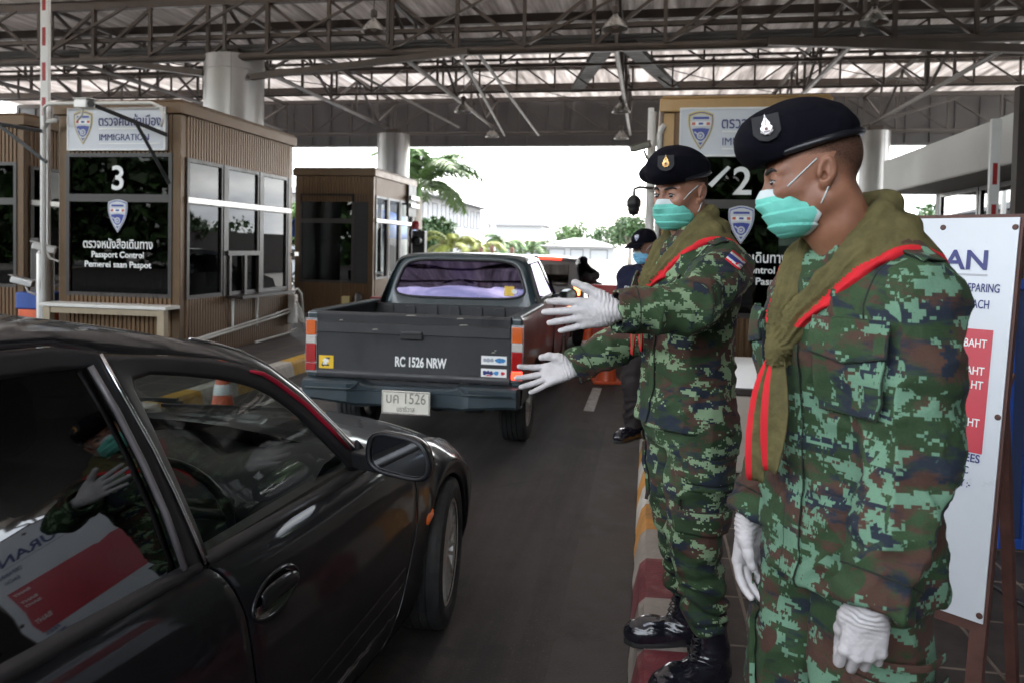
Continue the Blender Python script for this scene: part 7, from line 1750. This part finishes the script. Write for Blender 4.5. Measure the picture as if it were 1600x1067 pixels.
    if c.get('cap'):
        F = Field(rng_axis(-.14, .14, .004), rng_axis(-.12, .12, .004), rng_axis(.02, .16, .004)); F.ell((-.006, 0, .062), (.108, .088, .083), .02); x, y, z = F.grid(); F.v = np.maximum(F.v, .042 - .0*x - z).astype(np.float32)
        V, Q = F.mesh(1); cp = np_mesh('cap', xf(V, Mh), Q, M_beret, body)
        mb = MB(); rows = [[Mh @ Vector((.062 + f*(.045 + .085*math.cos(a*.9)), (.074 + .004*f)*math.sin(a), .050 - .022*f*f - .012*f*math.sin(a)**2)) for a in np.linspace(-1.35, 1.35, 15)] for f in (0, .3, .6, 1)]
        mb.grid(rows); mb.build('peak', M_beret, cp, smooth=True, solid=.003)
        crest(Mh @ plane_M((.097, .022, .088), (-.22, 1, 0), (-.35, -.05, 1)), .036, .046, cp, pale=True)
    return body, jk, jb, T
# ================================================================== the people
C3 = lambda *a: [tuple(R(q) for q in t) for t in a]
NEUT = [(.012,.014,-.006), (.036,.034,-.014), (.066,.046,-.020), (.092,.050,-.022)]
# front soldier ----------------------------------------------------
frontS = person(dict(loc=(.40, 1.60, .15), phi=R(205), label='soldier in bluish digital camouflage nearest the camera, white gloved hands hanging down', group=None,
    head=(.312, 1.582, 1.700), hyaw=R(176), hpitch=R(11), hroll=R(0), skin=M_skinF, cloth=M_camoF, fine=.0022, hj=.0052, hs=.004, gaze=.10,
    torso=[(.775, .0, 0, .140, .195), (.87, .0, 0, .134, .190), (1.00, .0, 0, .126, .182), (1.12, .004, 0, .130, .190), (1.24, .008, 0, .136, .198), (1.33, -.002, 0, .120, .188), (1.40, -.014, 0, .093, .140), (1.455, -.020, 0, .068, .081)],
    arms=dict(L=[(.458, 1.458, 1.470), (.453, 1.418, 1.210), (.374, 1.338, .966)], R=[(.350, 1.750, 1.462), (.345, 1.80, 1.17), (.230, 1.735, .966)]), sleeveL=(.084, .077, .067, .056), sleeveR=(.080, .066, .056, .048),
    legs=dict(L=[(.43, 1.52, .93), (.42, 1.49, .60), (.43, 1.54, .30)], R=[(.36, 1.68, .93), (.33, 1.70, .60), (.35, 1.72, .30)]), leg_r=(.108, .090, .075, .066), leg_cut=0, feet=dict(L=(-.95, -.3, 0), R=(-.9, -.45, 0)),
    hands=dict(L=dict(o=(.373, 1.336, .968), x=(-.10, .06, -1), z=(-.10, -1, -.12), sgn=-1, curls=C3((26, 92, 50), (32, 98, 52), (34, 98, 52), (32, 94, 50)), splay=[.06, .0, -.04, -.08], thumb=[(.012,.018,-.008), (.035,.032,-.018), (.066,.036,-.030), (.095,.030,-.040)], sc=.90, h=.0018),
               R=dict(o=(.228, 1.732, .965), x=(.02, -.04, -1), z=(-.55, .75, -.1), sgn=1, curls=C3((18, 26, 16), (22, 30, 18), (24, 34, 20), (26, 34, 20)), splay=[.05, .0, -.04, -.08], thumb=[(.012,.014,-.008), (.036,.028,-.022), (.064,.030,-.034), (.088,.026,-.040)], sc=.95)),
    scarf=dict(a=dict(pts=[(.172, .006, 1.205), (.178, .010, 1.16), (.184, .020, 1.10), (.186, .018, 1.04), (.184, .012, .985)], w=[.026, .046, .054, .050, .036], side=[(-.3, 1, 0), (-.5, 1, 0), (-.8, 1, 0), (-.4, 1, 0), (-.2, 1, 0)], edge=.26, both=False),
               b=dict(pts=[(.170, -.010, 1.205), (.182, -.022, 1.15), (.192, -.028, 1.08), (.196, -.024, 1.02), (.190, -.030, .955)], w=[.026, .040, .046, .042, .036], side=[(-.2, 1, 0), (-.7, 1, 0), (-.1, 1, 0), (-.6, 1, 0), (-.9, 1, 0)], edge=.3, both=False)),
    mask=M_maskt, beret=True, badge=M_silver, badge_az=52, button=True, seed=0, cargo_dz=-.02))
# rear soldier -----------------------------------------------------
rearS = person(dict(loc=(.140, 2.555, .15), phi=R(203), label='soldier in yellowish digital camouflage waving cars on with both gloved hands', group=None,
    head=(.098, 2.556, 1.734), hyaw=R(224), hpitch=R(7), hroll=R(-2), skin=M_skinR, cloth=M_camoR, fine=.0027, hj=.0062, hs=.005, gaze=.15, hairk=1.0,
    torso=[(.845, .012, 0, .148, .195), (.93, .010, 0, .138, .186), (1.04, .010, 0, .128, .176), (1.16, .012, 0, .134, .184), (1.28, .012, 0, .140, .190), (1.36, -.002, 0, .122, .186), (1.43, -.014, 0, .090, .135), (1.48, -.020, 0, .066, .078)],
    arms=dict(L=[(.226, 2.405, 1.495), (.118, 2.165, 1.395), (-.088, 2.085, 1.385)], R=[(.085, 2.72, 1.495), (-.035, 2.66, 1.265), (-.245, 2.615, 1.145)]), sleeve=(.082, .074, .062, .055),
    legs=dict(L=[(.185, 2.47, .98), (.160, 2.46, .66), (.212, 2.51, .37)], R=[(.11, 2.64, .98), (.120, 2.66, .66), (.160, 2.76, .37)]), leg_r=(.108, .088, .066, .058), feet=dict(L=(-.80, -.6, 0), R=(-1, -.12, 0)),
    hands=dict(L=dict(o=(-.092, 2.084, 1.384), x=(-.97, .10, -.12), z=(.06, -1, .05), sgn=-1, curls=C3((4, 8, 4), (3, 6, 4), (4, 6, 4), (4, 8, 6)), splay=[.10, .02, -.08, -.17], thumb=[(.010,.020,-.004), (.034,.044,-.004), (.066,.066,-.002), (.094,.082,.0)], sc=1.03),
               R=dict(o=(-.25, 2.612, 1.142), x=(-.95, .0, -.30), z=(-.10, .82, -.56), sgn=1, curls=C3((10, 12, 8), (6, 8, 6), (4, 8, 6), (4, 8, 6)), splay=[.16, .02, -.14, -.30], thumb=[(.012,.020,-.008), (.036,.040,-.018), (.062,.052,-.024), (.088,.054,-.026)], sc=1.05)),
    scarf=dict(a=dict(pts=[(.172, .006, 1.235), (.178, .012, 1.19), (.182, .022, 1.13), (.180, .026, 1.08)], w=[.024, .052, .05, .02], side=[(.2, 1, 0), (.3, 1, 0), (.1, 1, 0), (.3, 1, 0)], edge=.24, both=True),
               b=dict(pts=[(.170, -.010, 1.235), (.182, -.024, 1.18), (.186, -.030, 1.12), (.186, -.034, 1.06)], w=[.024, .050, .05, .02], side=[(.0, 1, 0), (-.3, 1, 0), (.2, 1, 0), (.1, 1, 0)], edge=.24, both=True)),
    mask=M_maskt, beret=True, badge=M_gold, badge_az=28, seed=3.7))
# stripes patch on the rear soldier's upper sleeve
jb = rearS[2]; RL = Vector((.140, 2.555, .15))
def small_patch(bvh, target, w, h, off, m, name, par, roll=0, off2=0):
    d = (Vector(target) - Vector((0, 0, 1.55))).normalized(); o = Vector(target) - RL - d*.25; u = d.cross(Vector((0,0,1))).normalized(); v = u.cross(d)
    if roll: u, v = u*math.cos(roll) + v*math.sin(roll), v*math.cos(roll) - u*math.sin(roll)
    return patch(bvh, o + v*off2, d, u, v, w, h, off, .001, name, m, par, 6, 4, bev=0, seam=False)
FLW = mat('white flag stripe', (.55,.53,.52), .8); FLB = mat('blue flag stripe', (.03,.04,.20), .8)
small_patch(jb, (.255, 2.372, 1.525), .052, .034, .002, M_redtrim, 'flag_patch', rearS[1], R(-38)); small_patch(jb, (.255, 2.372, 1.525), .052, .023, .0034, FLW, 'flag_stripe', rearS[1], R(-38)); small_patch(jb, (.255, 2.372, 1.525), .052, .011, .0048, FLB, 'flag_stripe', rearS[1], R(-38))
tb_ = [o for o in rearS[0].children if o.name.startswith('trousers')][0]; tbv = BVHTree.FromPolygons([v.co for v in tb_.data.vertices], [list(p.vertices) for p in tb_.data.polygons])
small_patch(tbv, (.139, 2.442, 1.025), .020, .050, .006, FLW, 'white_tag', tb_, R(20))
# immigration officer behind ---------------------------------------
M_navy = mat('navy uniform cloth', (.010,.012,.030), .85, var=.2, vs=12, spec=.2); M_dtro = mat('dark brown trousers', (.016,.011,.011), .8, var=.2)
off = person(dict(loc=(.02, 5.75, .15), phi=R(245), label='officer in a navy vest, black cap and blue mask behind the rear soldier', group=None,
    head=(-.035, 5.70, 1.57), hyaw=R(228), hpitch=R(12), skin=M_skinO, cloth=M_navy, tcloth=M_dtro, fine=.004, hj=.010, hairk=1.0, jname='vest', pockets=False, cargo=False,
    torso=[(.74, .01, 0, .13, .185), (.84, .01, 0, .13, .18), (.95, .01, 0, .128, .175), (1.05, .012, 0, .13, .18), (1.14, .012, 0, .13, .185), (1.22, 0, 0, .115, .175), (1.28, -.015, 0, .085, .12), (1.33, -.02, 0, .064, .075)],
    arms=dict(L=[(.17, 5.70, 1.36), (.22, 5.60, 1.12), (.10, 5.45, 1.02)], R=[(-.16, 5.80, 1.36), (-.18, 5.72, 1.12), (-.10, 5.52, 1.02)]), sleeve=(.070, .060, .052, .045),
    legs=dict(L=[(.09, 5.72, .90), (.09, 5.68, .56), (.09, 5.72, .27)], R=[(-.07, 5.76, .90), (-.10, 5.70, .56), (-.08, 5.74, .27)]), leg_r=(.105, .082, .066, .058), feet=dict(L=(-.3, -1, 0), R=(-.6, -.8, 0)),
    mask=M_maskb, cap=True))
jb = off[2]; T = off[3]
o = patch(jb, T @ Vector((.3, -.02, .99)), T.to_3x3() @ Vector((-1, 0, 0)), T.to_3x3() @ Vector((0,1,0)), (0,0,1), .30, .05, .004, .002, 'reflective_strip', mat('beige reflective strip', (.50,.46,.36), .4), off[1], 14, 3)
mb = MB()
for i, zz in enumerate((1.115, 1.075)):
    r = jb.ray_cast(T @ Vector((.3, -.06, zz)), T.to_3x3() @ Vector((-1, 0, 0)), .4)
    p = r[0] if r[0] is not None else T @ Vector((.14, -.06, zz))
    text_mb(mb, ('ตม.สะเดา', 'IMMIGRATION')[i], .036, Matrix.Translation(T.to_3x3() @ Vector((.012, 0, 0))) @ plane_M(p, T.to_3x3() @ Vector((-.08, 1, 0)), (0,0,1)), .001, .01, width=.15)
mb.build('vest_lettering', M_letw, off[1])
# man in black leaning to the hatchback, and three heads beyond the pickup
person(dict(loc=(-.90, 13.2, 0), phi=R(190), label='man in black leaning towards the hatchback window', group=None,
    head=(-1.10, 13.1, 1.30), hyaw=R(185), hpitch=R(25), skin=M_beret, cloth=mat('black shirt', (.012,.012,.014), .8), tcloth=M_dtro, fine=.008, hj=.016, hairk=1.6, pockets=False, cargo=False, jname='shirt',
    torso=[(.70, .0, 0, .12, .165), (.78, .01, 0, .12, .165), (.85, .03, 0, .12, .165), (.93, .06, 0, .12, .17), (1.01, .10, 0, .12, .17), (1.08, .13, 0, .11, .165), (1.13, .16, 0, .085, .12), (1.17, .18, 0, .06, .07)],
    arms=dict(L=[(-1.02, 12.95, 1.06), (-1.22, 12.92, .92), (-1.38, 13.0, 1.02)], R=[(-1.04, 13.30, 1.06), (-1.24, 13.34, .9), (-1.4, 13.25, 1.0)]), sleeve=(.066, .056, .048, .042),
    legs=dict(L=[(-.88, 13.10, .84), (-.9, 13.08, .48), (-.86, 13.1, .12)], R=[(-.90, 13.28, .84), (-.95, 13.3, .48), (-.88, 13.3, .12)]), leg_r=(.10, .08, .066, .058), feet=dict(L=(-1, 0, 0), R=(-1, 0, 0))))
for k, (x, y, lb) in enumerate(((-5.62, 25.6, 'dark haired pedestrian whose head tops the pickup roof, leftmost of three'), (-5.2, 25.4, 'dark haired pedestrian above the pickup roof, middle of three'), (-4.62, 26.0, 'dark haired pedestrian above the pickup roof, rightmost of three'))):
    hz = (1.42, 1.50, 1.45)[k]; s = hz/1.73
    person(dict(loc=(x, y, 0), phi=R(250 + 20*k), label=lb, group='pedestrians beyond the pickup', head=(x - .02, y - .03, hz), hyaw=R(250 + 20*k), hpitch=R(5), skin=M_skinO, cloth=[M_navy, M_blackp, M_maskb][k], tcloth=M_dtro, fine=.014, hj=.022, hairk=2.0, pockets=False, cargo=False, jname='shirt', boots=False,
        torso=[(z*s*.98, cx, cy, rx, ry) for z, cx, cy, rx, ry in TORSO], arms=dict(L=[(x + .17, y - .05, 1.36*s), (x + .2, y - .05, 1.08*s), (x + .18, y - .1, .85*s)], R=[(x - .17, y + .05, 1.36*s), (x - .2, y, 1.08*s), (x - .18, y - .1, .85*s)]), sleeve=(.066, .056, .048, .042),
        legs=dict(L=[(x + .08, y, .86*s), (x + .08, y, .46*s), (x + .08, y, .05)], R=[(x - .08, y, .86*s), (x - .08, y, .46*s), (x - .08, y, .05)]), leg_r=(.10, .08, .066, .058), feet=dict(L=(0, -1, 0), R=(0, -1, 0))))
